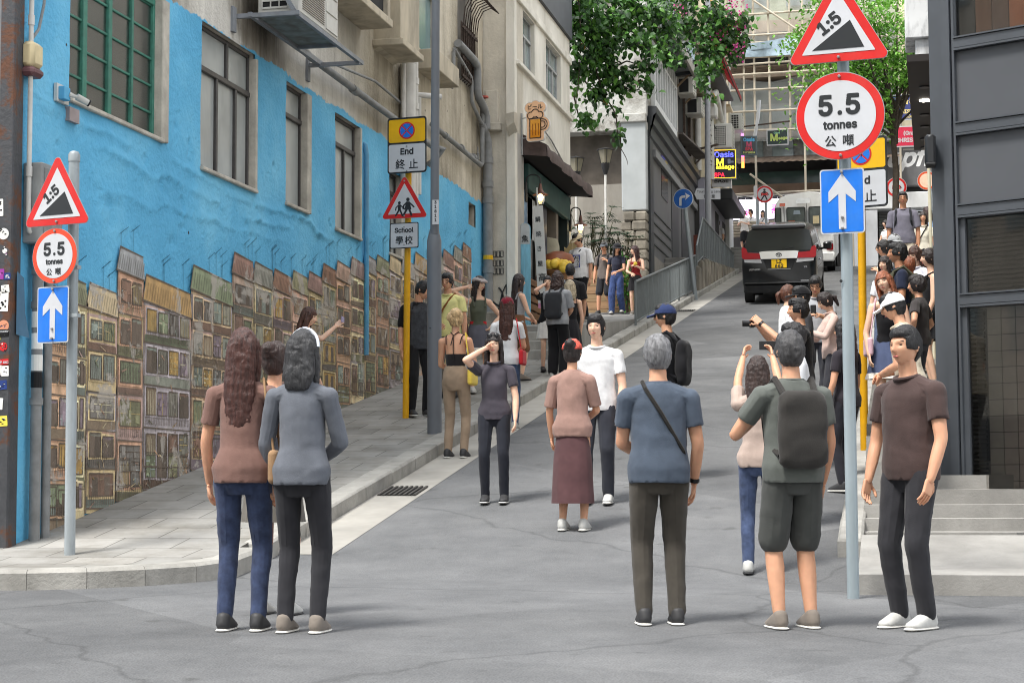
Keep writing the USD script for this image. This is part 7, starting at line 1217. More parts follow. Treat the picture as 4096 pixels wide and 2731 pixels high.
    if hk != 'none':
        yb = -.008; shell = ball((0, yb, .014), (.083, .104, .118), 22); lo = {'short': -.03, 'crop': -.02}.get(hk, -.07); fring = .052 if hk in ('short', 'crop', 'bun', 'pony', 'updo') else .038
        if hk == 'fringe': fring = .038
        cutf = m3.Manifold.hull_points(np.array([(sx, yy, zz) for sx in (-.058, .058) for yy in (.03, .25) for zz in (-.3, fring - .012)] + [(sx, yy, fring) for sx in (-.042, .042) for yy in (.05, .25)]))
        low = m3.Manifold.hull_points(np.array([(sx, yy, zz) for sx in (-.2, .2) for yy, zz in ((-.02, -.3), (-.02, lo), (.25, -.3), (.25, lo + .02))])); low2 = m3.Manifold.hull_points(np.array([(sx, yy, zz) for sx in (-.2, .2) for yy in (-.3, .3) for zz in (-.4, -.085)]))
        hs_ = [shell - cutf - low - low2]; Lg = {'long': .36, 'longer': .46, 'bob': .13, 'curly': .10, 'mid': .22}.get(hk, 0)
        if hk in ('short', 'fringe', 'crop'): hs_.append((ball((0, .03, .07), (.068, .07, .058 if hk != 'crop' else .048), 14)) - m3.Manifold.hull_points(np.array([(sx, yy, zz) for sx in (-.2, .2) for yy in (.02, .3) for zz in (-.3, fring)])))
        if Lg:
            hs_ += chain([(0, -.05, .03), (0, -.072, -.08), (0, -.085, -.08 - Lg * .5), (0, -.09, -.07 - Lg)], [(.083, .058, .06), (.088, .045, .05), (.092, .04, .05), (.07, .03, .03)], 14)
            for s in (1, -1): hs_ += chain([(s * .066, .012, .03), (s * .078, .0, -.06), (s * .082, -.012, -.07 - min(Lg, .24) * .75)], [(.022, .04, .04), (.02, .036, .03), (.016, .03, .02)], 10)
        if hk == 'bun': hs_ += [ball((0, -.095, .075), .045, 12), cap((0, -.07, .05), .06, (0, -.1, .07), .03)]
        if hk == 'updo': hs_ += [ball((.02, -.085, .055), (.06, .045, .05), 12), ball((-.035, -.085, .02), (.05, .04, .06), 12), ball((.0, -.08, .09), .03, 10), cap((.03, -.09, -.02), .018, (.05, -.09, -.09), .006)] 
        if hk == 'pony': hs_ += chain([(0, -.1, .03), (0, -.135, -.01), (0, -.13, -.12)], [.022, .034, .014], 10)
        if hk == 'twist': hs_ += [ball((0, -.1, -.03), (.055, .04, .045), 12)]
        ht = softened(union(hs_), .012, 4, .0065 if hk not in ('curly', 'crop') else (.012 if hk == 'curly' else .003), 46 if hk not in ('curly', 'updo') else 34, sd, (1, 1, .22 if hk not in ('curly', 'updo') else .8)); ht.vertices = HC + (ht.vertices * hs) @ HR.T; put('hair', ht, hmx, 50)
    # clothes
    tk, tc = top[0], top[1]; hem = {'crop': 1.08, 'cami': .93, 'dress': .86}.get(tk, .86); tm_ = cloth(tc, top[2] if len(top) > 2 else 'plain'); q = .014 if tk in ('tee', 'over', 'long', 'vest') else .006; q = .026 if tk == 'over' else q
    tp = torso(q); cutz = U(np.array([0, 0, hem]))[2]; tp = [union(tp).trim_by_plane((0, 0, 1), cutz)]
    if tk in ('tee', 'over', 'long', 'vest', 'dress', 'crop'):
        for s in (1, -1):
            S, E, W, n_ = A[s]; fr = {'tee': .62, 'over': .86, 'crop': .5, 'dress': .35, 'vest': .16}.get(tk, 1); r0 = .056 * g + q * .55
            sl = chain([S, S + (E - S) * fr], [r0, (.056 if fr < .5 else .052 + q * .75) * g]) + [cap(U(np.array([0, -.012, 1.435])), .056 * g + q * .6, S + np.array([-s * .02, 0, 0]), .053 * g + q * .6)]
            if tk == 'long': sl = chain([S, E, E + (W - E) * .9], [r0, .054 * g, .042 * g]) + [cap(U(np.array([0, -.012, 1.435])), .056 * g + q * .6, S + np.array([-s * .02, 0, 0]), .053 * g + q * .6)]
            tp += [u.trim_by_plane(tuple(-nrm(E - S)), float(-nrm(E - S) @ (S + (E - S) * (fr - .02)))) if tk != 'long' and i == 0 else u for i, u in enumerate(sl)]
        tm0 = union(tp) - ball(U(np.array([0, .03, 1.52])), (.075, .085, .075), 14)
    else:                                                            # straps only
        tm0 = union(tp).trim_by_plane((0, 0, -1), -U(np.array([0, 0, 1.345 if tk == 'cami' else 1.40]))[2]) if tk != 'halter' else union(tp).trim_by_plane((0, 0, -1), -1.22)
        tm0 = tm0 - union([ball(U(np.array([s * (sw + .03), 0, 1.36])), (.07, .15, .10), 12) for s in (1, -1)]); sm = MB()
        for s in (1, -1): sm.tube([U(np.array(p)) for p in ((s * .085, .105, 1.29), (s * .10, .055, 1.42), (s * .105, -.01, 1.452), (s * .10, -.07, 1.42), (s * .085, -.095, 1.33))], .012 if tk == 'tank' else .006, 6)
        put('shoulder_straps', sm, tm_)
    put('top', softened(tm0, .022, 4, .0048 if tk in ('tee', 'over', 'long', 'dress') else .003, 15.0, sd, (1, .8, .42)), tm_, 40)
    if tk in ('tee', 'over', 'long', 'dress'):
        put('collar', MB().tube([U(np.array([.074 * math.cos(t), .002 + .082 * math.sin(t) * (1 if math.sin(t) > 0 else .75), 1.468 - .022 * max(0, math.sin(t))])) for t in np.linspace(0, 2 * math.pi, 20)], .011, 6), tm_)
    if tk == 'vest': put('inner_tee', softened(union([u for s in (1, -1) for u in [cap(A[s][0], .066, A[s][0] + (A[s][1] - A[s][0]) * .7, .062)]] + torso(.008, 1.0)) - ball(U(np.array([0, .03, 1.53])), (.07, .085, .07), 14), .03, 4, .006, 9, sd), cloth((20, 20, 22)), 40)
    bk, bc = bot[0], bot[1]; bm_ = cloth(bc, bot[2] if len(bot) > 2 else 'plain'); tuck = tk in ('tank', 'cami', 'crop', 'halter'); pel = lambda q: rings([(np.array([0, -.01, z_]), rx * g + q, ry * g + q, ux, np.array([0, 1.0, 0])) for z_, rx, ry in (((.79, .11, .075), (.86, .160, .108), (.93, .172, .120), (1.03, .152, .11), (1.075, .136, .105)) if tuck else ((.79, .10, .07), (.86, .150, .095), (.93, .150, .098), (1.0, .12, .08)))])
    if bk in ('pants', 'wide', 'shorts', 'jeans'):
        P_ = pel(.008)
        for s in (1, -1):
            h0, Kn, An = L[s]
            if bk == 'shorts': P_ += chain([h0, h0 + (Kn - h0) * .92], [.098 * g, .092 * g])
            else:
                w = 1.0 if bk != 'wide' else 1.55; P_ += chain([h0, Kn, An + (0, 0, .0)], [.098 * g, .068 * g * w, .054 * g * w])
        put('trousers' if bk != 'shorts' else 'shorts', softened(union(P_), .028, 4, .0055, 12, sd + 50, (1, 1, .6)), bm_, 40)
    else:
        zl = {'skirt': .60, 'mini': .66, 'long_skirt': .25, 'dress': .48}[bk]; fl = {'skirt': .06, 'mini': .07, 'long_skirt': .05, 'dress': .06}[bk]; m = MB(); N_ = 48; rows = []
        for t in np.linspace(0, 1, 9):
            z_ = 1.06 + (zl - 1.06) * t; an = np.arange(N_) / N_ * 2 * math.pi; pl = 1 + (.05 * t if bk != 'long_skirt' else .02 * t) * np.cos(an * 12); rx, ry = (.135 + (.045 * min(1, t * 2.2)) + fl * t) * g, (.10 + .035 * min(1, t * 2.2) + fl * t) * g; rows.append(np.stack([np.cos(an) * rx * pl, -.01 + np.sin(an) * ry * pl, np.full(N_, z_)], 1))
        vv = np.vstack(rows); ff = [t_ for i in range(8) for j in range(N_) for p, q_ in [(i * N_ + j, i * N_ + (j + 1) % N_)] for t_ in ((p, p + N_, q_ + N_), (p, q_ + N_, q_))]; put('skirt', MB().raw(vv, ff), bm_, 50)
        if bk == 'mini':
            vv2 = rows[-1] * np.array([1, 1, 1]); vv3 = vv2 + np.stack([np.cos(an) * .012 * (1 + np.cos(an * 24)), np.sin(an) * .012 * (1 + np.cos(an * 24)), np.full(N_, -.05)], 1); put('lace_hem', MB().raw(np.vstack([vv2 - (0, 0, -.01), vv3]), [t_ for j in range(N_) for p, q_ in [(j, (j + 1) % N_)] for t_ in ((p, p + N_, q_ + N_), (p, q_ + N_, q_))]), cloth((232, 226, 218)), 50)
    for s in (1, -1):
        An = L[s][2]; put('sole', m3.Manifold.batch_hull([ball(An + (0, yy, -.078), (rr_2, .05, .012), 10) for yy, rr_2 in ((-.04, .043), (.08, .05), (.135, .044))]), cloth((214, 212, 206)) if sd % 3 else SHOEB); put('shoe', m3.Manifold.batch_hull([ball(An + (0, -.035, -.045), (.042, .045, .04), 10), ball(An + (0, .075, -.055), (.048, .05, .03), 10), ball(An + (0, .13, -.06), (.042, .04, .025), 10), ball(An + (0, -.02, .0), (.042, .045, .03), 10)]), (SHOEW, SHOEB, cloth((120, 112, 104)), SHOEB, SHOEW)[(sd * 3) % 5] if shoe == 'w' else SHOEB)
    # hats
    if hat:
        kd, c = hat[0], hat[1]; cm = cloth(c); pts = []
        if kd in ('cap', 'back_cap'):
            cr = ball((0, -.006, .030), (.091, .110, .098), 20).trim_by_plane((0, 0, 1), .024); rk = HR if kd == 'cap' else HR @ rot(math.pi, 0); P_ = np.array([(sx * .072 * math.sqrt(max(0, 1 - (t * .94) ** 2)) , .085 + .095 * t, .026 - .022 * t - .012 * (sx ** 2)) for t in np.linspace(0, 1, 6) for sx in (-1, -.5, 0, .5, 1)]); bl = m3.Manifold.hull_points(np.vstack([P_, P_ + (0, 0, .006)]))
            t = softened(cr, .02, 2, .002, 20, sd); t.vertices = HC + (t.vertices * hs) @ HR.T; put('cap_crown', t, cm, 40); t = tmesh(bl.refine_to_length(.03)); t.vertices = HC + (t.vertices * hs) @ rk.T; put('cap_peak', t, cm, 40); t = tmesh(ball((0, -.006, .128), .009, 8)); t.vertices = HC + (t.vertices * hs) @ HR.T; put('cap_button', t, cm)
        elif kd == 'flat':
            t = softened(m3.Manifold.batch_hull([ball((0, -.02, .06), (.098, .1, .055), 14), ball((0, .075, .045), (.075, .04, .02), 12)]).trim_by_plane((0, 0, 1), .03), .02, 3, .003, 30, sd); t.vertices = HC + (t.vertices * hs) @ HR.T; put('cap_crown', t, cm, 40); put('cap_peak', cap(hv((-.05, .1, .03)), (.02), hv((.05, .1, .03)), .02, 8), cm)
        elif kd == 'bandana':
            t = softened(ball((0, -.006, .03), (.09, .108, .1), 18).trim_by_plane((0, 0, 1), .03), .014, 2, .006, 40, sd); t.vertices = HC + (t.vertices * hs) @ HR.T; put('headscarf', t, mat('floral_scarf', srgb(196, 84, 70), rough=.8, var=.9, scale=26), 40)
        elif kd == 'bucket':
            put('hat', MB().raw(*(lambda m: (HC + (m.vertices * hs) @ HR.T, m.faces))(tmesh(m3.Manifold.batch_hull([ball((0, -.005, .07), (.09, .105, .06), 14), ball((0, -.005, .03), (.094, .112, .03), 14)]))) ), cm, 40); put('hat_brim', MB().raw(*(lambda m: (HC + (m.vertices * hs) @ HR.T, m.faces))(tmesh(ball((0, 0, .03), (.15, .165, .014), 20)))), cm, 40)
        elif kd == 'band': put('headband', MB().tube([hv((.086 * math.cos(t), .0 + .03 * math.sin(t), .02 + .112 * math.sin(t))) for t in np.linspace(.05, math.pi - .05, 16)], .013, 6), cm)
    for e in extra:
        kd = e[0]; c = e[1] if len(e) > 1 else (30, 30, 32)
        if kd in ('glasses', 'sunglasses', 'sun_up'):
            o = np.array([0, .095, .010]) if kd != 'sun_up' else np.array([0, .078, .092]); m = MB()
            for s in (1, -1):
                cc = np.array([s * .032, 0, 0]); ring = [hv(o + cc + np.array([.024 * math.cos(t), -.006 * abs(math.cos(t)), .019 * math.sin(t)])) for t in np.linspace(0, 2 * math.pi, 14)]; m.tube(ring, .0028 if kd == 'glasses' else .004, 5)
                m.tube([hv(o + (s * .056, -.004, .006)), hv(o + (s * .078, -.05, .006)), hv(o + (s * .08, -.10, 0))], .0028, 5)
                if kd != 'glasses': put('lens', ball(hv(o + cc), (.023, .005, .018), 10), LENS)
            m.tube([hv(o + (-.01, .003, .006)), hv(o + (.01, .003, .006))], .0028, 5); put('spectacles', m, BLACKP)
        elif kd == 'mask': put('face_mask', ball(hv((0, .058, -.055)), (.058, .05, .045), 14), cloth((225, 222, 218)))
        elif kd == 'backpack': 
            m = m3.Manifold.batch_hull([ball(U(np.array([sx, -.17, zz])), (.05, .055, .06), 10) for sx in (-.10, .10) for zz in (1.0, 1.34)]); bp = put('backpack', softened(m, .04, 3, .012, 8, sd), cloth(c), 40); m = MB()
            for s in (1, -1): m.tube([U(np.array(p)) for p in ((s * .10, -.13, 1.38), (s * .115, -.03, 1.475), (s * .12, .075, 1.42), (s * .13, .12, 1.25), (s * .15, .02, 1.08), (s * .12, -.12, 1.02))], .021, 6)
            put('strap', m, cloth(c), 40, bp)
        elif kd == 'sling':
            m = MB().tube([U(np.array(p)) for p in ((-.10, -.02, 1.475), (-.06, .09, 1.40), (.03, .135, 1.25), (.12, .115, 1.08), (.17, .03, .98), (.14, -.08, 1.05), (0, -.135, 1.28), (-.09, -.09, 1.43), (-.10, -.02, 1.475))], .013, 6); put('shoulder_strap', m, cloth(c), 40)
        elif kd == 'bag':
            bg = put('bag', m3.Manifold.batch_hull([ball(np.array([.21, yy, zz]), .03, 10) for yy in (-.10, .10) for zz in (.88, 1.02)]), cloth(c)); put('strap', MB().tube([(.21, .08, 1.03), U(np.array((.16, .05, 1.38))), U(np.array((.13, -.02, 1.47))), U(np.array((.16, -.08, 1.36))), (.21, -.08, 1.03)], .008, 6), cloth(e[2] if len(e) > 2 else c), 40, bg)
        elif kd == 'belt': put('belt', union(rings([(np.array([0, -.01, 1.035]), .152 * g, .112 * g, ux, np.array([0, 1.0, 0])), (np.array([0, -.01, 1.075]), .146 * g, .108 * g, ux, np.array([0, 1.0, 0]))])), cloth(c))
        elif kd == 'phone': W = A[e[2]][2]; D = nrm(W - A[e[2]][1]); pc = W + D * .085 + np.array([-e[2] * .02, .02, .03]); ph = put('phone', MB().cbox(pc + (-.075, -.005, -.037), pc + (.075, .005, .037), .004) if len(e) > 3 else MB().cbox(pc + (-.037, -.005, -.075), pc + (.037, .005, .075), .004), cloth(c) if sum(c) > 120 else BLACKP, False)
        elif kd == 'camera': W = A[e[2]][2]; pc = W + np.array([0, .06, .02]); cmr = put('camera', MB().cbox(pc + (-.06, -.03, -.045), pc + (.06, .03, .045), .012), BLACKP, 30); put('camera_lens', MB().tube([pc + (0, .03, 0), pc + (0, .10, 0)], .034, 14), BLACKP, 40, cmr)
        elif kd == 'watch': W, E = A[e[2]][2], A[e[2]][1]; D = nrm(W - E); put('watch', MB().tube([W - D * .03, W - D * .005], .033, 12), BLACKP, 40)
        elif kd == 'print':
            m = MB(); P = (U(np.array([-.09, .132, 1.12])), np.array([1.0, 0, 0]), nrm(U(np.array([0, .132, 1.3])) - U(np.array([0, .132, 1.1])))); P = (P[0] + np.array([.18, 0, 0]), -P[1], P[2]); m.poly(sbox(0, -.06, .17, .19), P, .002); pp = put('shirt_print', m, cloth((60, 74, 150)), False); m2 = MB().poly(affinity.scale(Polygon([(.02, -.04), (.15, -.05), (.16, .06), (.14, .17), (.03, .17), (.015, .05)]), 1, 1), off(P, .003), .001); put('print_field', m2, cloth((214, 214, 214)), False, pp); m3_ = MB()
            for kk, ch in enumerate('むつら'): m3_.lay(cjk(ch, .065), off((P[0] + P[1] * .09 + P[2] * (.10 - .068 * kk), P[1], P[2]), .005))
            put('lettering', m3_, SK, False, pp)
        elif kd == 'skirt_check':
            pass
        elif kd == 'tie': put('halter_ties', MB().tube([U(np.array(p)) for p in ((.05, .06, 1.46), (.05, -.04, 1.48), (0, -.085, 1.44), (.01, -.12, 1.30), (.012, -.125, 1.15))], .006, 5).tube([U(np.array(p)) for p in ((-.05, .06, 1.46), (-.05, -.04, 1.48), (0, -.085, 1.44), (-.02, -.12, 1.32))], .006, 5), cloth((26, 24, 26)))
        elif kd == 'food': W = A[e[2]][2]; put('snack', ball(W + np.array([0, .10, .05]), (.05, .045, .05), 12), cloth(c))
        elif kd == 'earring': put('earring', ball(hv((.078, -.005, -.04)), .007, 8), BOLT)
    return T
rz_ = lambda y: rpave_z(14.6 + math.floor((y - 14.6) / .34) * .34) if y > 14.6 else road_z(y) + .14
W_, K_, PB = (218, 218, 219), (22, 22, 25), ('pants', (34, 35, 40))
def P_(g, x, y, H, face, label, **k): person(label, x, y, {'r': road_z, 'l': terr_z, 'R': rz_, 'p': lambda q: 9.6, 'u': lambda q: interp(q, (47.4, 60), (7.42, 8.62))}[g](y), H, face, **k)
# on the left pavement, before the mural
P_('l', -6.82, 19.80, 1.62, -85, 'person with long brown hair filming with a phone held out, white top', sex='f', skin=PALE, top=('cami', W_), bot=('pants', (60, 70, 96), 'denim'), hair=('long', (74, 46, 36)), arms=('high', 'relax'), hp=-.2, extra=(('phone', (150, 140, 170), 1, 1),))
P_('r', -3.84, 10.0, 1.78, 5, 'person with long chestnut hair seen from behind, leftmost of the near heads', sex='f', top=('tee', (120, 92, 84)), bot=('pants', (52, 62, 88), 'denim'), hair=('long', (66, 38, 32)), arms=('phone', 'relax'), extra=(('bag', (150, 120, 90)),))
P_('r', -3.95, 10.85, 1.74, -10, 'person with dark hair in a high bun seen from behind', sex='f', top=('tank', (60, 62, 70)), bot=('skirt', (96, 92, 86)), hair=('bun', (48, 32, 28)), arms=('relax', 'relax'))
P_('r', -3.45, 9.95, 1.76, 0, 'person with greying black hair and a pale headband seen from behind', sex='f', top=('long', (96, 100, 108)), bot=('pants', (44, 44, 48)), hair=('bob', (46, 46, 48)), hat=('band', (200, 204, 214)), arms=('front', 'relax'))
P_('l', -6.13, 22.30, 1.78, 215, 'person in a black tee and frayed denim waistcoat looking down by the yellow post', top=('vest', (58, 60, 64), 'denim'), bot=('pants', (26, 26, 28)), hair=('short', (30, 27, 27)), arms=('down', 'relax'), hy=.75, hp=-.42, shoe='b')
P_('l', -6.25, 24.3, 1.76, 178, 'person in round glasses and pale yellow tee beside the grey lamp post', top=('tee', (226, 220, 150)), bot=('pants', (110, 106, 98)), hair=('short', (26, 24, 25)), arms=('front', 'down'), hy=-.1, hp=-.1, extra=(('glasses',), ('sling', (134, 86, 44))))
P_('r', -4.97, 19.68, 1.70, -5, 'person with blonde pinned-up hair and bare back with black ties', sex='f', skin=TAN, top=('halter', (36, 32, 34)), bot=('pants', (150, 130, 110)), hair=('updo', (190, 160, 118)), arms=('front', 'front'), extra=(('tie',), ('bag', (226, 196, 84))))
P_('l', -5.93, 24.82, 1.68, 205, 'person in a checked flat cap, olive vest top and grey pleated miniskirt', sex='f', skin=PALE, top=('tank', (80, 84, 72)), bot=('mini', (88, 88, 98)), hair=('long', (38, 30, 30)), arms=('head', 'hip'), hy=.55, hat=('flat', (172, 162, 160)), extra=(('belt', (176, 30, 38)), ('bag', (84, 44, 44), (180, 180, 176))))
P_('l', -5.67, 26.38, 1.62, -50, 'person with very long dark hair in a grey sleeveless top', sex='f', skin=PALE, top=('tank', (160, 160, 162)), bot=('shorts', (120, 84, 60)), hair=('longer', (44, 34, 34)), arms=('front', 'front'))
P_('r', -4.87, 21.96, 1.68, 0, 'person in a maroon cap and white tee with a red shoulder strap, from behind', sex='f', top=('tee', W_), bot=('pants', (70, 84, 112), 'denim'), hair=('long', (68, 40, 32)), arms=('front', 'relax'), hat=('cap', (112, 24, 40)), extra=(('bag', (186, 40, 48)),))
P_('r', -3.86, 16.82, 1.64, 185, 'person with sunglasses pushed up on dark hair facing the viewer', sex='f', skin=PALE, top=('tee', (70, 66, 74)), bot=('pants', (36, 38, 46)), hair=('long', (36, 28, 28)), arms=('face', 'relax'), extra=(('sun_up',),))
P_('l', -5.44, 27.55, 1.52, 200, 'person in a black top and white flounced skirt shading the forehead with a hand', sex='f', skin=PALE, top=('tee', K_), bot=('skirt', (224, 222, 218)), hair=('pony', (34, 28, 28)), arms=('face', 'front'), hy=-.2)
P_('l', -5.16, 26.9, 1.62, -15, 'person with curly brown hair and grey-black jacket wearing a dark backpack', top=('over', (140, 142, 146)), bot=('wide', (24, 24, 27)), hair=('curly', (56, 40, 36)), arms=('front', 'front'), extra=(('backpack', (44, 46, 50)),))
P_('r', -5.09, 27.6, 1.58, 30, 'person with ash-blonde bobbed hair in a black strappy top', sex='f', skin=PALE, top=('cami', K_), bot=('skirt', (32, 32, 36)), hair=('bob', (158, 146, 124)), arms=('relax', 'front'))
P_('l', -5.27, 28.6, 1.66, 8, 'person with black hair in black tee and shorts with a grey bag strap', top=('over', (26, 26, 29)), bot=('shorts', (30, 30, 32)), hair=('short', (26, 25, 27)), arms=('relax', 'front'), extra=(('sling', (120, 122, 126)),))
P_('l', -6.26, 35.08, 1.80, 158, 'person in a beige cap and white printed tee walking down past the restaurant', top=('over', (232, 232, 232)), bot=('pants', (26, 27, 31)), hair=('short', (30, 26, 25)), arms=('relax', 'down'), hy=-.25, hp=-.42, hat=('cap', (216, 198, 164)), walk=.3, extra=(('sling', (24, 24, 27)), ('print',)))
P_('l', -6.88, 41.9, 1.74, 165, 'person in a grey cap, taupe tee and dark shorts by the wooden planter', skin=MID, top=('tee', (98, 90, 86)), bot=('shorts', (34, 35, 40)), hair=('short', (30, 27, 26)), arms=('relax', 'strap'), walk=.7, hat=('cap', (88, 92, 98)), extra=(('backpack', (36, 36, 40)),))
P_('l', -6.52, 41.5, 1.70, 172, 'person in a black hat, cropped navy top and wide blue jeans', sex='f', top=('crop', (40, 42, 56)), bot=('wide', (54, 70, 112), 'denim'), hair=('long', (28, 26, 28)), arms=('relax', 'front'), hy=.5, hp=-.25, walk=.55, hat=('bucket', (28, 28, 32)))
P_('l', -6.02, 41.2, 1.62, 178, 'person in a dark red camisole holding a yellow snack by the railing', sex='f', skin=PALE, top=('cami', (124, 30, 34)), bot=('skirt', (28, 27, 30)), hair=('mid', (58, 34, 34)), arms=('front', 'phone'), hy=-.95, extra=(('food', (220, 190, 70), -1), ('sling', (60, 40, 36))))
# in the road
P_('r', -2.84, 16.79, 1.80, 182, 'young person with a thick black fringe looking at the viewer', skin=PALE, top=('tee', W_), bot=('pants', (48, 50, 58)), hair=('fringe', (26, 24, 26)), arms=('relax', 'relax'), hy=-.12)
P_('r', -2.32, 18.03, 1.80, 82, 'person in a navy mesh cap and sunglasses facing left with a black backpack', top=('tee', (24, 24, 27)), bot=('pants', (66, 64, 60)), hair=('short', (28, 26, 26)), arms=('relax', 'relax'), hat=('cap', (42, 54, 92)), extra=(('sunglasses',), ('backpack', (28, 28, 31)), ('earring',)))
P_('r', -1.42, 10.6, 1.72, 15, 'person with short grey hair seen from behind in the middle of the road', top=('tee', (74, 84, 98)), bot=('pants', (70, 66, 60)), hair=('short', (112, 112, 114)), arms=('relax', 'front'), extra=(('sling', (40, 38, 36)), ('watch', K_, 1)))
P_('r', -2.84, 15.47, 1.68, -5, 'person wearing a red floral headscarf seen from behind', sex='f', top=('over', (150, 120, 110)), bot=('long_skirt', (86, 60, 62)), hair=('bun', (40, 34, 33)), arms=('front', 'relax'), hat=('bandana', (190, 80, 70)))
P_('r', -1.38, 22.83, 1.68, -75, 'person with tied brown hair in a loose white tee facing the group', sex='f', skin=PALE, top=('over', (232, 232, 234)), bot=('pants', (92, 104, 128), 'denim'), hair=('pony', (92, 58, 44)), arms=('relax', 'relax'))
P_('r', -1.10, 21.14, 1.76, 105, 'person in a black cap and glasses, charcoal tee, facing left in the group', top=('tee', (60, 60, 63)), bot=('pants', (40, 40, 44)), hair=('short', (28, 27, 28)), arms=('front', 'relax'), hat=('cap', (26, 26, 29)), extra=(('glasses',),))
P_('r', -1.05, 23.66, 1.76, 176, 'person in glasses and grey tee looking down at a phone behind the group', top=('tee', (158, 160, 164)), bot=('pants', (54, 56, 64)), hair=('short', (34, 33, 34)), arms=('phone', 'phone'), hp=-.45, extra=(('glasses',), ('phone', K_, 1)))
P_('r', -1.00, 18.68, 1.78, 100, 'person in black with sunglasses on the head holding up a camera', top=('tee', (28, 28, 31)), bot=('pants', (36, 38, 44)), hair=('short', (24, 23, 25)), arms=('high', 'high'), extra=(('sun_up',), ('camera', K_, 1), ('watch', K_, -1)))
P_('r', -.88, 15.6, 1.77, 98, 'person with tousled black hair and wire glasses facing left, near the pale post', skin=PALE, top=('tee', (200, 202, 206)), bot=('pants', (50, 52, 60)), hair=('fringe', (28, 26, 28)), arms=('relax', 'relax'), extra=(('glasses',),))
P_('r', -.62, 10.5, 1.72, 25, 'person with short dark greying hair nearest the pale sign post', top=('tee', (92, 96, 92)), bot=('shorts', (70, 72, 70)), hair=('short', (62, 61, 62)), arms=('relax', 'strap'), extra=(('backpack', (52, 50, 48)),))
P_('r', -1.07, 13.8, 1.66, 4, 'person raising a smartphone overhead to photograph the street', sex='f', top=('tee', (168, 150, 140)), bot=('pants', (64, 76, 104), 'denim'), hair=('mid', (52, 38, 34)), arms=('raise', 'raise'), extra=(('phone', K_, 1, 1),))
P_('r', -.82, 22.17, 1.64, 108, 'person in a dusty pink blouse with tied hair looking at a phone', sex='f', skin=PALE, top=('long', (206, 180, 170)), bot=('pants', (60, 60, 66)), hair=('pony', (40, 31, 30)), arms=('phone', 'phone'), hp=-.5, extra=(('phone', K_, 1),))
P_('r', -.50, 17.4, 1.66, 60, 'person with long black hair half hidden between the two sign posts', sex='f', top=('tee', (44, 40, 46)), bot=('pants', (38, 38, 44)), hair=('long', (30, 27, 29)), arms=('relax', 'relax'))
# on the stepped right-hand pavement
P_('R', -.16, 24.46, 1.62, 112, 'person in sunglasses with pinned hair, white top and black spotted dress', sex='f', top=('tee', (224, 224, 226)), bot=('dress', (34, 34, 38)), hair=('twist', (32, 29, 30)), arms=('relax', 'strap'), extra=(('sunglasses',), ('earring',)))
P_('R', -.10, 17.6, 1.60, 195, 'person with long copper hair and black camisole leaning in to talk', sex='f', skin=PALE, top=('cami', (22, 22, 25)), bot=('mini', (74, 84, 112)), hair=('longer', (142, 84, 58)), arms=('relax', 'front'), hy=-.6, hroll=.25, lean=.1, extra=(('bag', (206, 170, 180)),))
P_('R', .03, 20.26, 1.74, 96, 'tall person in a navy tee with an olive backpack, facing left', skin=MID, top=('tee', (34, 40, 60)), bot=('pants', (40, 42, 48)), hair=('short', (30, 29, 30)), arms=('relax', 'relax'), extra=(('backpack', (76, 76, 60)),))
P_('R', .22, 18.97, 1.40, 72, 'child in a dark grey tee with hands on hips', skin=TAN, top=('tee', (62, 58, 58)), bot=('shorts', (56, 58, 66)), hair=('fringe', (36, 30, 30)), arms=('hip', 'hip'))
P_('R', .10, 15.96, 1.74, 84, 'person in a white cap and beige polo shirt bending the head down', top=('tee', (192, 182, 162)), bot=('pants', (80, 78, 74)), hair=('short', (26, 25, 27)), arms=('front', 'front'), hp=-.3, lean=.16, hat=('cap', (228, 230, 233)))
P_('r', .05, 10.6, 1.74, 140, 'person with a black crew cut and brown tee in front of the white cap', top=('tee', (70, 56, 54)), bot=('pants', (46, 46, 50)), hair=('crop', (24, 23, 24)), arms=('relax', 'relax'))
P_('R', .40, 21.74, 1.66, 98, 'person in a black sleeveless top with hair tied back at the dark column', sex='f', skin=PALE, top=('tank', (24, 24, 27)), bot=('skirt', (28, 28, 31)), hair=('twist', (42, 33, 32)), arms=('hip', 'relax'))
P_('R', .26, 23.2, 1.60, 140, 'person with a brown bob and white collar behind the black sleeveless top', sex='f', skin=PALE, top=('tee', (214, 216, 226)), bot=('pants', (100, 40, 48)), hair=('bob', (70, 46, 38)), arms=('relax', 'front'), hp=-.3)
P_('R', .16, 22.1, 1.50, 20, 'person with short red-brown hair seen from behind beside the bob', top=('tee', (150, 60, 62)), bot=('shorts', (60, 62, 70)), hair=('short', (124, 70, 44)), arms=('relax', 'relax'))
P_('R', -.02, 24.9, 1.70, 30, 'person in a pale grey cap behind the navy tee', top=('tee', (90, 96, 104)), bot=('pants', (60, 60, 64)), hair=('short', (40, 36, 36)), arms=('relax', 'relax'), hat=('back_cap', (156, 158, 160)))
P_('R', .13, 31.38, 1.78, 180, 'person in an oversized grey tee and beige trousers coming down the steps', skin=MID, top=('over', (108, 106, 118)), bot=('pants', (200, 188, 170)), hair=('crop', (26, 25, 26)), arms=('down', 'down'), walk=.75, extra=(('backpack', (38, 40, 46)), ('glasses',)))
P_('R', -.14, 22.6, 1.52, 150, 'person in a white tee peering out beside the copper-haired one', sex='f', skin=PALE, top=('tee', (220, 220, 224)), bot=('pants', (84, 96, 120), 'denim'), hair=('bob', (40, 32, 31)), arms=('relax', 'relax'))
P_('R', -.28, 51.76, 1.60, 130, 'distant person in a white dress before the roller shutter', sex='f', skin=PALE, top=('dress', (226, 224, 222)), bot=('dress', (226, 224, 222)), hair=('long', (36, 30, 30)), arms=('front', 'front'))
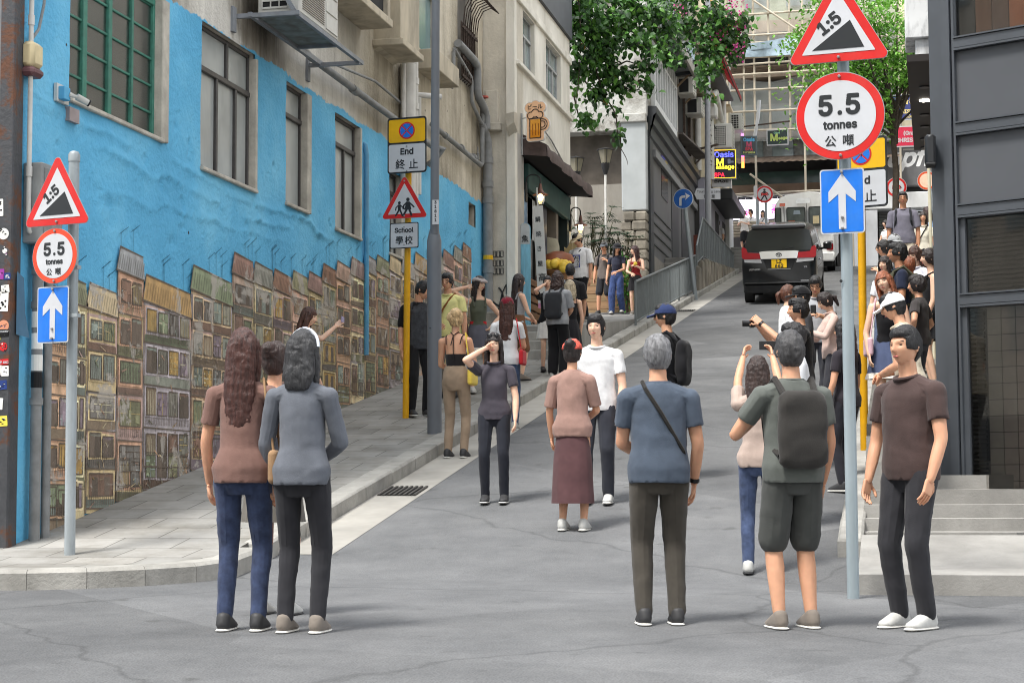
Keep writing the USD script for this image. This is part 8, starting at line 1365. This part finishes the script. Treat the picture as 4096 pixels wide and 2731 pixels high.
P_('R', -.05, 53.2, 1.68, 150, 'distant person in dark clothes behind the white dress', top=('tee', (50, 54, 62)), bot=('pants', (44, 46, 52)), hair=('short', (30, 28, 28)), arms=('relax', 'front'))
P_('R', .54, 36.36, 1.62, 180, 'person in a cream top with a black bag strap behind the grey tee', sex='f', top=('tee', (216, 210, 194)), bot=('skirt', (30, 30, 33)), hair=('mid', (44, 34, 32)), arms=('relax', 'relax'), extra=(('sling', (28, 28, 31)),))
P_('R', .67, 38.74, 1.72, 20, 'person in a light blue shirt and jeans walking up, dark bobbed hair', sex='f', top=('over', (144, 170, 208)), bot=('pants', (54, 68, 100), 'denim'), hair=('bob', (52, 34, 32)), arms=('hip', 'relax'), walk=.4)
P_('R', .60, 25.46, 1.60, 150, 'person in glasses just showing past the edge of the dark column', sex='f', top=('tee', (150, 90, 84)), bot=('pants', (50, 50, 54)), hair=('bob', (34, 30, 31)), arms=('relax', 'relax'), extra=(('glasses',),))
# at the top of the hill
P_('p', -5.38, 64.3, 1.60, 165, 'distant person in a white tee and black pinafore looking at a phone', sex='f', skin=PALE, top=('tee', (226, 224, 220)), bot=('dress', (28, 28, 31)), hair=('pony', (38, 30, 30)), arms=('phone', 'phone'), hp=-.4, hy=-.4)
P_('p', -5.2, 65.0, 1.70, 150, 'distant person in a white shirt with a dark strap behind the pinafore', top=('tee', (228, 228, 230)), bot=('pants', (120, 120, 124)), hair=('short', (40, 34, 32)), arms=('relax', 'phone'), extra=(('sling', (40, 40, 46)),))
P_('p', -4.72, 64.4, 1.56, 172, 'distant person with long hair and white top smiling beneath the lit sign', sex='f', skin=PALE, top=('tee', (224, 224, 226)), bot=('pants', (60, 62, 70)), hair=('long', (44, 34, 32)), arms=('phone', 'phone'), extra=(('sling', (44, 44, 50)),))
P_('u', -5.83, 59.0, 1.56, 155, 'person in a white face mask looking over the upper railing', top=('tee', (190, 190, 192)), bot=('pants', (50, 52, 58)), hair=('short', (28, 26, 27)), arms=('relax', 'relax'), extra=(('mask',),))
